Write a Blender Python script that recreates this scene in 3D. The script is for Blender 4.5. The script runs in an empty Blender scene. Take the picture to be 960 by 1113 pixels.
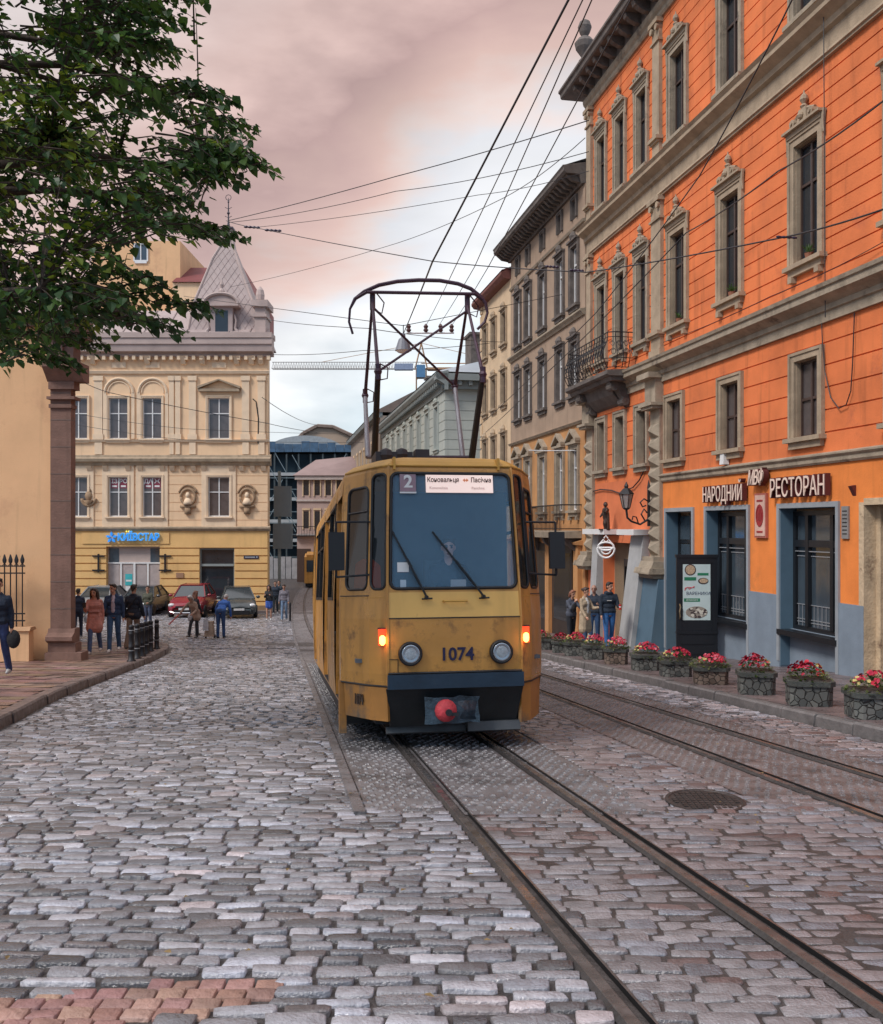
import bpy, math, random
from mathutils import Vector, Matrix
random.seed(7)
R = math.radians
S = bpy.context.scene
COL = S.collection

# ------------------------------------------------------------------ camera
cam = bpy.data.cameras.new('camera'); camo = bpy.data.objects.new('camera', cam); COL.objects.link(camo)
camo.location = (0, 0, 1.55); camo.rotation_euler = (R(90), 0, 0)
cam.sensor_fit = 'VERTICAL'; cam.sensor_height = 36; cam.lens = 32.35; cam.shift_y = 0.0139
cam.clip_start = 0.1; cam.clip_end = 3000
S.camera = camo

# ------------------------------------------------------------------ world
SUN_EL, SUN_AZ = R(46), R(-128)     # azimuth clockwise from +Y: the light comes from behind left of the camera
W = bpy.data.worlds.new("World"); S.world = W; W.use_nodes = True
nt = W.node_tree; nt.nodes.clear(); N = nt.nodes.new; L = nt.links.new
out = N('ShaderNodeOutputWorld'); bg = N('ShaderNodeBackground'); bg.inputs['Strength'].default_value = 0.1
L(bg.outputs[0], out.inputs[0])
sky = N('ShaderNodeTexSky'); sky.sky_type = 'NISHITA'; sky.sun_disc = False
sky.sun_elevation = SUN_EL; sky.sun_rotation = SUN_AZ
tc = N('ShaderNodeTexCoord'); sep = N('ShaderNodeSeparateXYZ'); L(tc.outputs['Generated'], sep.inputs[0])
def ramp(fac, stops, interp='LINEAR'):
    r = N('ShaderNodeValToRGB'); r.color_ramp.interpolation = interp
    el = r.color_ramp.elements
    el[0].position, el[0].color = stops[0][0], (*stops[0][1], 1)
    el[1].position, el[1].color = stops[-1][0], (*stops[-1][1], 1)
    for p, c in stops[1:-1]:
        e = el.new(p); e.color = (*c, 1)
    L(fac, r.inputs[0]); return r.outputs[0]
def wmath(op, a, b=None, clamp=False):
    m = N('ShaderNodeMath'); m.operation = op; m.use_clamp = clamp
    for i, v in enumerate((a, b)):
        if v is None: continue
        if isinstance(v, (int, float)): m.inputs[i].default_value = v
        else: L(v, m.inputs[i])
    return m.outputs[0]
def wmix(f, a, b):
    m = N('ShaderNodeMix'); m.data_type = 'RGBA'
    for k, v in ((0, f), (6, a), (7, b)):
        if isinstance(v, (int, float)): m.inputs[k].default_value = v
        elif isinstance(v, tuple): m.inputs[k].default_value = (*v, 1)
        else: L(v, m.inputs[k])
    return m.outputs[2]
mp = N('ShaderNodeMapping'); mp.inputs['Scale'].default_value = (1.0, 1.0, 2.6); L(tc.outputs['Generated'], mp.inputs[0])
nz = N('ShaderNodeTexNoise'); nz.inputs['Scale'].default_value = 2.3; nz.inputs['Detail'].default_value = 7; nz.inputs['Roughness'].default_value = .5
nz.inputs['Distortion'].default_value = .3
L(mp.outputs[0], nz.inputs['Vector'])
nz2 = N('ShaderNodeTexNoise'); nz2.inputs['Scale'].default_value = 6.5; nz2.inputs['Detail'].default_value = 6; L(mp.outputs[0], nz2.inputs['Vector'])
# cloud deck colour with elevation (wavy by the noise): blue white low, grey white, pink high
wav = wmath('ADD', sep.outputs[2], wmath('MULTIPLY', wmath('SUBTRACT', nz.outputs[0], .5), .30))
wav = wmath('ADD', wav, wmath('MULTIPLY', wmath('SUBTRACT', nz2.outputs[0], .5), .20))
wav = wmath('MAXIMUM', wmath('SUBTRACT', wav, wmath('MULTIPLY', sep.outputs[0], .80)), wmath('SUBTRACT', wav, .03))
front = ramp(wav, [(0.0, (.36, .52, .66)), (.10, (.50, .63, .71)), (.20, (.70, .75, .78)), (.29, (.86, .86, .86)), (.36, (.70, .70, .72)), (.40, (.70, .57, .52)),
                   (.44, (.62, .43, .37)), (.50, (.45, .30, .27)), (.59, (.64, .46, .41)), (.8, (.62, .55, .53)), (1.0, (.64, .62, .64))])
wv2 = wmath('ADD', sep.outputs[2], wmath('MULTIPLY', wmath('SUBTRACT', nz.outputs[0], .5), .3))
back = ramp(wv2, [(0.0, (.30, .42, .55)), (.25, (.26, .40, .58)), (.5, (.36, .46, .58)), (1.0, (.64, .62, .64))])
fb = wmath('MULTIPLY_ADD', sep.outputs[1], 1.6, True); 
for n_ in nt.nodes:
    pass
fbm = N('ShaderNodeMapRange'); fbm.inputs[1].default_value = -.35; fbm.inputs[2].default_value = .35; L(sep.outputs[1], fbm.inputs[0])
cl = wmix(fbm.outputs[0], back, front)
dens = wmath('MULTIPLY_ADD', nz2.outputs[0], .5)
dens = N('ShaderNodeMapRange'); dens.inputs[1].default_value = .3; dens.inputs[2].default_value = .7; dens.inputs[3].default_value = .82; dens.inputs[4].default_value = 1.14
L(nz2.outputs[0], dens.inputs[0])
# an overcast deck is brighter towards the zenith
zen = N('ShaderNodeMapRange'); zen.inputs[1].default_value = .5; zen.inputs[2].default_value = .9; zen.inputs[3].default_value = 1.0; zen.inputs[4].default_value = 1.8
L(sep.outputs[2], zen.inputs[0])
SKYGAIN = 7.6
gain = wmath('MULTIPLY', wmath('MULTIPLY', dens.outputs[0], zen.outputs[0]), SKYGAIN)
vm = N('ShaderNodeVectorMath'); vm.operation = 'SCALE'; L(cl, vm.inputs[0]); L(gain, vm.inputs['Scale'])
L(wmix(.9, sky.outputs[0], vm.outputs[0]), bg.inputs['Color'])

# ------------------------------------------------------------------ sun
sd = bpy.data.lights.new('sun', 'SUN'); sd.energy = 1.5; sd.angle = R(14); sd.color = (1.0, .93, .86)
so = bpy.data.objects.new('sun', sd); COL.objects.link(so)
dv = Vector((math.sin(SUN_AZ) * math.cos(SUN_EL), math.cos(SUN_AZ) * math.cos(SUN_EL), math.sin(SUN_EL)))
so.rotation_euler = dv.to_track_quat('Z', 'Y').to_euler(); so.location = (0, 0, 60)
S.view_settings.view_transform = 'Standard'; S.view_settings.look = 'None'
S.view_settings.exposure = 0.75; S.view_settings.gamma = 1; S.view_settings.use_curve_mapping = False

# ------------------------------------------------------------------ materials
MATS = {}
def mat(name, col, rough=.7, var=.15, vscale=3.0, bump=0.0, bscale=40.0, metal=0.0, spec=.5, emit=None, stain=None, streak=0.0, rvar=0.0, tint=False, backface=None, trans=0.0):
    if name in MATS: return MATS[name]
    m = bpy.data.materials.new(name); m.use_nodes = True
    nt = m.node_tree; b = nt.nodes['Principled BSDF']; N = nt.nodes.new; L = nt.links.new
    b.inputs['Roughness'].default_value = rough; b.inputs['Metallic'].default_value = metal
    b.inputs['Specular IOR Level'].default_value = spec
    b.inputs['Base Color'].default_value = (*col, 1)
    tc = N('ShaderNodeTexCoord')
    cur = None
    if var > 0 or stain or streak:
        n = N('ShaderNodeTexNoise'); n.inputs['Scale'].default_value = vscale; n.inputs['Detail'].default_value = 8; n.inputs['Roughness'].default_value = .6
        L(tc.outputs['Object'], n.inputs['Vector'])
        mr = N('ShaderNodeMapRange'); mr.inputs[1].default_value = .3; mr.inputs[2].default_value = .7
        mr.inputs[3].default_value = 1 - var; mr.inputs[4].default_value = 1 + var; L(n.outputs[0], mr.inputs[0])
        mx = N('ShaderNodeVectorMath'); mx.operation = 'SCALE'; mx.inputs[0].default_value = col; L(mr.outputs[0], mx.inputs['Scale'])
        cur = mx.outputs[0]
        if stain:
            n2 = N('ShaderNodeTexNoise'); n2.inputs['Scale'].default_value = stain[1]; n2.inputs['Detail'].default_value = 9; n2.inputs['Roughness'].default_value = .7
            L(tc.outputs['Object'], n2.inputs['Vector'])
            r = N('ShaderNodeMapRange'); r.inputs[1].default_value = stain[2]; r.inputs[2].default_value = stain[2] + .14; L(n2.outputs[0], r.inputs[0])
            mm = N('ShaderNodeMix'); mm.data_type = 'RGBA'; L(r.outputs[0], mm.inputs[0]); L(cur, mm.inputs[6]); mm.inputs[7].default_value = (*stain[0], 1)
            cur = mm.outputs[2]
        if streak:
            mp = N('ShaderNodeMapping'); mp.inputs['Scale'].default_value = (2.2, 2.2, .22); L(tc.outputs['Object'], mp.inputs[0])
            n3 = N('ShaderNodeTexNoise'); n3.inputs['Scale'].default_value = 1.6; n3.inputs['Detail'].default_value = 6; L(mp.outputs[0], n3.inputs['Vector'])
            r = N('ShaderNodeMapRange'); r.inputs[1].default_value = .55; r.inputs[2].default_value = .78; r.inputs[3].default_value = 1; r.inputs[4].default_value = 1 - streak; L(n3.outputs[0], r.inputs[0])
            s2 = N('ShaderNodeVectorMath'); s2.operation = 'SCALE'; L(cur, s2.inputs[0]); L(r.outputs[0], s2.inputs['Scale']); cur = s2.outputs[0]
    if tint:
        at = N('ShaderNodeAttribute'); at.attribute_name = 'tint'
        mv = N('ShaderNodeVectorMath'); mv.operation = 'MULTIPLY'
        if cur: L(cur, mv.inputs[0])
        else: mv.inputs[0].default_value = col
        L(at.outputs['Vector'], mv.inputs[1]); cur = mv.outputs[0]
    if cur: L(cur, b.inputs['Base Color'])
    if rvar:
        n4 = N('ShaderNodeTexNoise'); n4.inputs['Scale'].default_value = vscale * 1.7; n4.inputs['Detail'].default_value = 6; L(tc.outputs['Object'], n4.inputs['Vector'])
        r = N('ShaderNodeMapRange'); r.inputs[1].default_value = .35; r.inputs[2].default_value = .65; r.inputs[3].default_value = max(.03, rough - rvar); r.inputs[4].default_value = min(1, rough + rvar); L(n4.outputs[0], r.inputs[0])
        L(r.outputs[0], b.inputs['Roughness'])
    if bump:
        n5 = N('ShaderNodeTexNoise'); n5.inputs['Scale'].default_value = bscale; n5.inputs['Detail'].default_value = 6; L(tc.outputs['Object'], n5.inputs['Vector'])
        bp = N('ShaderNodeBump'); bp.inputs['Strength'].default_value = bump; bp.inputs['Distance'].default_value = .02; L(n5.outputs[0], bp.inputs['Height'])
        L(bp.outputs[0], b.inputs['Normal'])
    if emit:
        b.inputs['Emission Color'].default_value = (*emit[0], 1); b.inputs['Emission Strength'].default_value = emit[1]
    MATS[name] = m; return m

def glass(name, tint, refl=.5, trans=(.5, .55, .6), rough=.03, alpha=.5):
    if name in MATS: return MATS[name]
    m = bpy.data.materials.new(name); m.use_nodes = True; nt = m.node_tree; nt.nodes.clear(); N = nt.nodes.new; L = nt.links.new
    o = N('ShaderNodeOutputMaterial'); t = N('ShaderNodeBsdfTransparent'); t.inputs[0].default_value = (*trans, 1)
    d = N('ShaderNodeBsdfPrincipled'); d.inputs['Base Color'].default_value = (*tint, 1); d.inputs['Roughness'].default_value = rough
    d.inputs['Specular IOR Level'].default_value = refl
    mx = N('ShaderNodeMixShader'); mx.inputs[0].default_value = alpha; L(t.outputs[0], mx.inputs[1]); L(d.outputs[0], mx.inputs[2]); L(mx.outputs[0], o.inputs[0])
    MATS[name] = m; return m

M_ORANGE = mat('orange_plaster', (.72, .19, .06), .85, .20, .8, .3, 30, stain=((.50, .13, .055), .9, .55), streak=.50)
M_OCHRE = mat('ochre_orange_plaster', (.80, .235, .05), .85, .14, 1.3, .25, 30, stain=((.62, .20, .05), .9, .57), streak=.25)
M_BLUEGREY = mat('blue_grey_plinth', (.20, .25, .31), .8, .12, 2.0, .2, 30, streak=.12)
M_BLUEPAINT = mat('blue_painted_reveal', (.085, .15, .21), .7, .1, 2)
M_STONE = mat('weathered_stone', (.34, .28, .21), .85, .22, 3, .5, 25, stain=((.10, .08, .065), 1.6, .56), streak=.35)
M_STONEL = mat('pale_stone', (.37, .285, .20), .85, .2, 3, .4, 25, stain=((.2, .15, .11), 1.4, .60), streak=.3)
M_DSTONE = mat('sooty_stone', (.13, .11, .10), .85, .3, 3, .5, 25, stain=((.05, .045, .04), 2, .55))
M_TAUPE = mat('taupe_plaster', (.35, .25, .18), .85, .15, 1.2, .3, 25, stain=((.20, .14, .10), .9, .58), streak=.3)
M_TOCHRE = mat('tan_ochre_plaster', (.50, .25, .10), .85, .15, 1.2, .3, 25, streak=.25)
M_CREAM = mat('cream_plaster', (.62, .46, .30), .85, .1, 1.5, .2, 25, streak=.15)
M_YCREAM = mat('pale_yellow_plaster', (.82, .57, .36), .85, .10, .6, .25, 15, stain=((.62, .40, .22), .7, .62), streak=.18)
M_YTRIM = mat('pale_cream_trim', (.80, .61, .43), .85, .10, 1.2, .2, 20, streak=.12)
M_YELLOW = mat('yellow_rusticated_plaster', (.76, .47, .19), .85, .1, .8, .2, 15, streak=.15)
M_LWALL = mat('peach_plaster', (.76, .46, .25), .9, .08, .8, .3, 30, stain=((.62, .35, .20), .6, .55), streak=.25)
M_PILASTER = mat('brown_sandstone', (.20, .115, .09), .9, .2, 2.5, .5, 20, stain=((.14, .08, .065), 1.2, .58), streak=.3)
M_GREYST = mat('grey_green_plaster', (.42, .45, .42), .85, .1, .5, .2, 15, streak=.2)
M_GREYTR = mat('grey_cornice', (.24, .27, .27), .85, .15, .8, .2, 15)
M_PINK = mat('dusty_pink_plaster', (.42, .31, .28), .85, .12, .4)
M_ROOFPINK = mat('pinkish_slate_roof', (.40, .26, .25), .6, .12, 1.0, .2, 10)
M_ROOFRED = mat('dark_red_tiles', (.17, .035, .035), .7, .2, 1.5)
M_ROOFGREY = mat('grey_tin_roof', (.24, .24, .26), .5, .15, 1.0)
M_DARKWOOD = mat('dark_brown_wood', (.06, .035, .028), .5, .2, 6)
M_BLACK = mat('black_paint', (.012, .014, .018), .35, .1, 5)
M_WHITE = mat('white_paint', (.72, .72, .72), .5, .05, 5)
M_IRON = mat('black_iron', (.02, .02, .024), .5, .2, 6, metal=.3)
M_PANE = mat('dark_window_glass', (.02, .026, .034), .08, .2, 1.5, spec=.8)
M_PANEL = mat('curtained_window_glass', (.10, .085, .085), .12, .35, 1.3, spec=.8)
M_PANEB = mat('bluish_window_glass', (.05, .07, .09), .06, .3, 1.0, spec=1.0)
M_KERB = mat('granite_kerb', (.15, .14, .14), .45, .25, 6, .5, 30, rvar=.15)
M_SWALK = mat('grey_pavement', (.15, .125, .125), .45, .2, 2.0, .4, 25, stain=((.10, .085, .085), 1.2, .55), rvar=.18)
M_STEEL = mat('worn_rail_steel', (.20, .19, .19), .26, .4, 8, metal=.7, rvar=.1)
M_GROOVE = mat('black_rail_groove', (.006, .006, .007), .6, .2, 8)  # near-black colour inside the rail groove
M_RUSTB = mat('brown_rail_bed', (.034, .031, .031), .5, .3, 6, .5, 40, rvar=.15)
M_SLAB = mat('grey_concrete_slab', (.15, .142, .15), .36, .28, 3.5, .6, 45, stain=((.055, .052, .055), 1.7, .52), rvar=.2, spec=.9)
M_SLABR = mat('reddish_concrete_slab', (.15, .125, .125), .36, .30, 3.5, .6, 45, stain=((.06, .048, .048), 1.7, .52), rvar=.2, spec=.9)
M_COBBLE = mat('wet_granite_cobble', (.205, .202, .216), .36, .28, 14, .55, 70, tint=True, spec=1.0)
def stonegloss(m, lo, hi):      # each stone is worn and wetted differently
    nt = m.node_tree; at_ = nt.nodes.new('ShaderNodeAttribute'); at_.attribute_name = 'tint'; w = nt.nodes.new('ShaderNodeTexWhiteNoise'); nt.links.new(at_.outputs['Vector'], w.inputs['Vector'])
    r = nt.nodes.new('ShaderNodeMapRange'); r.inputs[3].default_value = lo; r.inputs[4].default_value = hi; nt.links.new(w.outputs['Value'], r.inputs[0]); nt.links.new(r.outputs[0], nt.nodes['Principled BSDF'].inputs['Roughness'])
stonegloss(M_COBBLE, .12, .40)
M_JOINT = mat('dark_sand_joint', (.052, .045, .044), .5, .45, 7, .7, 60, rvar=.15)
M_BARK = mat('grey_brown_bark', (.07, .05, .04), .9, .3, 8, .8, 20)
M_WIRE = mat('black_cable', (.015, .013, .018), .5, 0)
def leafmat(name, c):
    m = mat(name, c, .45, .25, 5, spec=.4)
    b = m.node_tree.nodes['Principled BSDF']
    nt = m.node_tree; tr = nt.nodes.new('ShaderNodeBsdfTranslucent'); tr.inputs[0].default_value = (c[0]*1.3, c[1]*1.3, c[2]*.8, 1)
    mx = nt.nodes.new('ShaderNodeMixShader'); mx.inputs[0].default_value = .36
    o = [n for n in nt.nodes if n.type == 'OUTPUT_MATERIAL'][0]
    nt.links.new(b.outputs[0], mx.inputs[1]); nt.links.new(tr.outputs[0], mx.inputs[2]); nt.links.new(mx.outputs[0], o.inputs[0])
    return m
M_LEAF = [leafmat('dark_green_leaf', (.038, .086, .034)), leafmat('green_leaf', (.065, .130, .032)), leafmat('lit_yellow_green_leaf', (.14, .19, .030))]

# ------------------------------------------------------------------ mesh builder
class MB:
    def __init__(s): s.v = []; s.f = []; s.m = []; s.T = None; s.mi = 0; s.tint = []; s.t = (1, 1, 1)
    def add(s, vs, fs):
        n = len(s.v)
        s.v += [tuple(s.T @ Vector(p)) if s.T is not None else tuple(p) for p in vs]
        for f in fs: s.f.append(tuple(i + n for i in f)); s.m.append(s.mi); s.tint.append(s.t)
    def quad(s, a, b, c, d): s.add([a, b, c, d], [(0, 1, 2, 3)])
    def box(s, x0, y0, z0, x1, y1, z1):
        x0, x1 = sorted((x0, x1)); y0, y1 = sorted((y0, y1)); z0, z1 = sorted((z0, z1))
        s.add([(x0,y0,z0),(x1,y0,z0),(x1,y1,z0),(x0,y1,z0),(x0,y0,z1),(x1,y0,z1),(x1,y1,z1),(x0,y1,z1)],
              [(0,3,2,1),(4,5,6,7),(0,1,5,4),(1,2,6,5),(2,3,7,6),(3,0,4,7)])
    def prism(s, poly, z0, z1, k=1.0, c=None):   # plan polygon, ccw; k scales the top about c
        n = len(poly); c = c or (sum(p[0] for p in poly)/n, sum(p[1] for p in poly)/n)
        top = [((p[0]-c[0])*k+c[0], (p[1]-c[1])*k+c[1], z1) for p in poly]
        s.add([(p[0], p[1], z0) for p in poly] + top,
              [tuple(range(n-1, -1, -1)), tuple(range(n, 2*n))] + [(i, (i+1) % n, (i+1) % n + n, i+n) for i in range(n)])
    def extr(s, prof, x0, x1):        # (y, z) profile pushed along x
        n = len(prof)
        s.add([(x0, p[0], p[1]) for p in prof] + [(x1, p[0], p[1]) for p in prof],
              [tuple(range(n)), tuple(range(2*n-1, n-1, -1))] + [(i, i+n, (i+1) % n + n, (i+1) % n) for i in range(n)])
    def tube(s, pts, r, seg=6, cap=True):
        pts = [Vector(p) for p in pts]; n = len(pts); rs = r if isinstance(r, (list, tuple)) else [r]*n
        vs = []; up = None
        for i, p in enumerate(pts):
            d = (pts[min(i+1, n-1)] - pts[max(i-1, 0)]).normalized()
            if up is None: up = Vector((0, 0, 1)) if abs(d.z) < .9 else Vector((1, 0, 0))
            a = d.cross(up)
            if a.length < 1e-4: a = d.cross(Vector((1, .3, .1)))
            a.normalize(); b = a.cross(d).normalized(); up = b
            for k in range(seg):
                t = 2*math.pi*k/seg; q = p + (a*math.cos(t) + b*math.sin(t))*rs[i]; vs.append(tuple(q))
        fs = [(i*seg+k, i*seg+(k+1) % seg, (i+1)*seg+(k+1) % seg, (i+1)*seg+k) for i in range(n-1) for k in range(seg)]
        if cap: fs += [tuple(range(seg-1, -1, -1)), tuple(range((n-1)*seg, n*seg))]
        s.add(vs, fs)
    def lathe(s, prof, c=(0, 0, 0), seg=12, sx=1, sy=1):    # prof (r, z) bottom to top
        n = len(prof); vs = []
        for r, z in prof:
            for k in range(seg):
                t = 2*math.pi*k/seg; vs.append((c[0]+r*math.cos(t)*sx, c[1]+r*math.sin(t)*sy, c[2]+z))
        fs = [(i*seg+k, i*seg+(k+1) % seg, (i+1)*seg+(k+1) % seg, (i+1)*seg+k) for i in range(n-1) for k in range(seg)]
        fs += [tuple(range(seg-1, -1, -1)), tuple(range((n-1)*seg, n*seg))]
        s.add(vs, fs)
    def ball(s, c, r, seg=10, sc=(1, 1, 1)):
        h = seg//2; prof = [(max(.0015, r*math.sin(math.pi*i/h)), -r*math.cos(math.pi*i/h)*sc[2]) for i in range(h+1)]
        s.lathe(prof, c, seg, sc[0], sc[1])
    def cyl(s, p, q, r, seg=10): s.tube([p, q], r, seg)
    def build(s, name, mats, parent=None, smooth=False, loc=None, link=True):
        me = bpy.data.meshes.new(name); me.from_pydata(s.v, [], s.f)
        mats = mats if isinstance(mats, (list, tuple)) else [mats]
        for m in mats: me.materials.append(m)
        if len(mats) > 1: me.polygons.foreach_set('material_index', [min(i, len(mats)-1) for i in s.m])
        if any(t != (1, 1, 1) for t in s.tint):
            a = me.attributes.new('tint', 'FLOAT_VECTOR', 'FACE'); a.data.foreach_set('vector', [c for t in s.tint for c in t])
        if smooth: me.polygons.foreach_set('use_smooth', [True]*len(me.polygons))
        me.update()
        o = bpy.data.objects.new(name, me)
        if link: COL.objects.link(o)
        if parent: o.parent = parent
        if loc: o.location = loc
        return o
def tag(o, label=None, cat=None, group=None, kind=None):
    if label: o['label'] = label
    if cat: o['category'] = cat
    if group: o['group'] = group
    if kind: o['kind'] = kind
    return o
def thing(name, label, cat, loc=(0, 0, 0), rz=0, group=None):
    o = bpy.data.objects.new(name, None); COL.objects.link(o); o.location = loc; o.rotation_euler = (0, 0, rz)
    o.empty_display_size = .2
    return tag(o, label, cat, group)
KIDS = {}
def dup(o, parent=None, loc=None, rz=None):
    c = o.copy(); COL.objects.link(c)
    if parent: c.parent = parent
    if loc: c.location = loc
    if rz is not None: c.rotation_euler = (0, 0, rz)
    for ch in [x for x in o.children]: dup(ch, c)
    return c
def struct(o): o['kind'] = 'structure'; return o
FONT = None
def textmesh(txt, size, depth=.0, sx=1.0, shear=0.0, spacing=1.0, bold=0.0, font=None):
    cu = bpy.data.curves.new('txt', 'FONT'); cu.body = txt; cu.size = size; cu.extrude = depth; cu.align_x = 'CENTER'; cu.align_y = 'CENTER'
    cu.shear = shear; cu.space_character = spacing; cu.offset = bold; cu.resolution_u = 3
    ob = bpy.data.objects.new('txt', cu); COL.objects.link(ob)
    bpy.context.view_layer.update()
    me = bpy.data.meshes.new_from_object(ob.evaluated_get(bpy.context.evaluated_depsgraph_get()))
    bpy.data.objects.remove(ob); bpy.data.curves.remove(cu)
    for v in me.vertices: v.co.x *= sx
    me.materials.clear()
    return me
def textobj(name, txt, size, m, parent, Mx, depth=.004, **k):
    me = textmesh(txt, size, depth, **k); me.materials.append(m); me.transform(Mx)
    o = bpy.data.objects.new(name, me); COL.objects.link(o); o.parent = parent; return o
def lettering(mb, txt, size, Mx, depth=.004, **k):
    me = textmesh(txt, size, depth, **k); me.transform(Mx)
    mb.add([tuple(v.co) for v in me.vertices], [tuple(p.vertices) for p in me.polygons]); bpy.data.meshes.remove(me)
# text lies in XY facing +Z; STAND turns it to face local +y with text running along -x (read from +y)
STANDY = Matrix(((-1, 0, 0, 0), (0, 0, 1, 0), (0, 1, 0, 0), (0, 0, 0, 1)))
STANDN = Matrix(((1, 0, 0, 0), (0, 0, -1, 0), (0, 1, 0, 0), (0, 0, 0, 1)))   # faces -y, read from -y

PROF = [(-200, 0), (0, 0), (30, -2.32), (40, -2.83), (52, -3.33), (88, -4.3), (150, -5.3), (400, -6), (2000, -6)]
def zg(Y):
    if Y < 0: return -.078*Y if Y > -30 else 2.34
    if Y <= 28: return -.078*Y
    for (a, za), (b, zb) in zip(PROF, PROF[1:]):
        if a <= Y <= b: return za + (zb-za)*(Y-a)/(b-a)
    return -6
def at(px, py, Y): return Vector(((px-480)*Y/1000, Y, 1.55+(572-py)*Y/1000))
# ------------------------------------------------------------------ ground, street, tracks, pavements
mb = MB()
Ys = [-60, -30, -20, -10, -5, 0, 3, 5] + list(range(8, 60, 3)) + [60, 70, 80, 88, 100, 125, 150, 250, 400, 900, 2000]
Xs = [-1500, -300, -80, -30, -12, -6, -3, 0, 3, 6, 12, 30, 80, 300, 1500]
n = len(Xs)
mb.add([(x, y, zg(y)-.022) for y in Ys for x in Xs], [(j*n+i, j*n+i+1, (j+1)*n+i+1, (j+1)*n+i) for j in range(len(Ys)-1) for i in range(n-1)])
struct(mb.build('ground', M_JOINT))

LK = [(-30, 3.3), (0, -2.95), (10.9, -5.24), (14.35, -5.97), (19.9, -6.72), (22.5, -7.10), (26, -7.75), (28.3, -8.35), (29.4, -8.9)]
LK = [(-12, -.4)] + LK[1:]
def lkerb(Y):
    for (a, xa), (b, xb) in zip(LK, LK[1:]):
        if Y <= b: return xa + (xb-xa)*(Y-a)/(b-a)
    return -60
def rkerb(Y): return 6.32 - .154*Y if Y < 30 else 1.70 - .19*(Y-30)
def c1(Y): return 1.78 - .177*Y + (.0006*(Y-36)**2 if Y > 36 else 0)
def railL1(Y): return c1(Y) - .49
def railR1(Y): return c1(Y) + .49
def railL2(Y): return 4.12 - .162*Y if Y < 30 else 4.12-.162*30 - .177*(Y-30)
def railR2(Y): return railL2(Y) + .96 - .003*Y
YS = 6.65   # slabs from here on
def blocked(Y):     # x intervals that carry no cobbles
    rw = .042
    b = []
    if Y < YS+.75:
        for r in (railL1, railR1, railL2, railR2): b.append((r(Y)-rw, r(Y)+rw+.045))
    else:
        b.append((c1(Y)-1.14, c1(Y)+1.02))
        b.append((railL2(Y)-.55, railR2(Y)+.50))
    return sorted(b)
def inslab(x, Y): return c1(Y)-1.14 < x < c1(Y)+1.02 or railL2(Y)-.55 < x < railR2(Y)+.50
BRK = [(-2.6, 3.53), (-1.71, 3.60), (-1.2, 3.72), (-.87, 3.80), (-.60, 3.70), (-.62, 3.58), (-.85, 3.47), (-1.3, 3.32), (-1.7, 3.15), (-2.6, 3.1)]
def inpoly(x, y, P):
    c = False
    for (x0, y0), (x1, y1) in zip(P, P[1:]+P[:1]):
        if (y0 > y) != (y1 > y) and x < (x1-x0)*(y-y0)/(y1-y0)+x0: c = not c
    return c
rnd = random.Random(3)
def stone(mb, x0, x1, y0, y1, zb, lod, h, pw=.30):
    cx, cy = (x0+x1)/2, (y0+y1)/2; a, b = (x1-x0)/2, (y1-y0)/2
    tx, ty = rnd.uniform(-.05, .05), rnd.gauss(0, .07)
    def ring(k, z, kk, n, p):
        o = []
        for i in range(n):
            t = 2*math.pi*(i+.5)/n; c, s_ = math.cos(t), math.sin(t)
            ux = math.copysign(abs(c)**p, c); uy = math.copysign(abs(s_)**p, s_)
            jx = jit[i]; 
            X = cx + ux*a*k*(1+jx[0]); Yy = cy + uy*b*kk*(1+jx[1])
            o.append((X, Yy, zb + z + (tx*(X-cx) + ty*(Yy-cy))*(z > 0)))
        return o
    n = 8 if lod == 0 else 4
    p = pw if lod == 0 else .25
    js = .35 if pw < .2 else 1; jit = [(rnd.uniform(-.10, .05)*js, rnd.uniform(-.24, .12)*js) for _ in range(n)]
    if lod == 0:
        v = ring(1, -.02, 1, n, p) + ring(.995, h*.78, .985, n, p) + ring(.93, h*.98, .89, n, p) + [(cx, cy, zb+h*1.0)]
        f = [(r*n+i, r*n+(i+1) % n, (r+1)*n+(i+1) % n, (r+1)*n+i) for r in (0, 1) for i in range(n)] + [(2*n+i, 2*n+(i+1) % n, 3*n) for i in range(n)]
    else:
        v = ring(1.0, -.02, 1.0, n, p) + ring(.86, h, .80, n, p)
        f = [(i, (i+1) % n, n+(i+1) % n, n+i) for i in range(n)] + [tuple(range(n, 2*n))]
    mb.add(v, f)
near = MB(); far = MB()
Y = 2.3
def tintfor(x, Y, inside):
    g = rnd.choice([.45, .65, .85, 1.0, 1.1, 1.35, 1.6, 1.9]) * rnd.uniform(.85, 1.15)
    red = 0
    # right part between and beyond the rails is laid in darker reddish stones
    if x > railR1(Y)-.2 and Y < 12:
        g = .45 + .42*g**.6; red = .12 + (.30 if rnd.random() < .12 else 0)
        if red > .3: g *= .5
    elif x > railL1(Y) and Y < 8:
        g = .5 + .42*g**.6; red = .05 + (.35 if rnd.random() < .05 else 0)
        if red > .3: g *= .5
    elif rnd.random() < .10: red = .12
    if rnd.random() < .1: g *= .6
    if rnd.random() < .25: return (g*1.0, g*1.04, g*1.12)
    return (g*(1+red), g, g*(1-.15*red+ (.03 if red == 0 else 0)))
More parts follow.
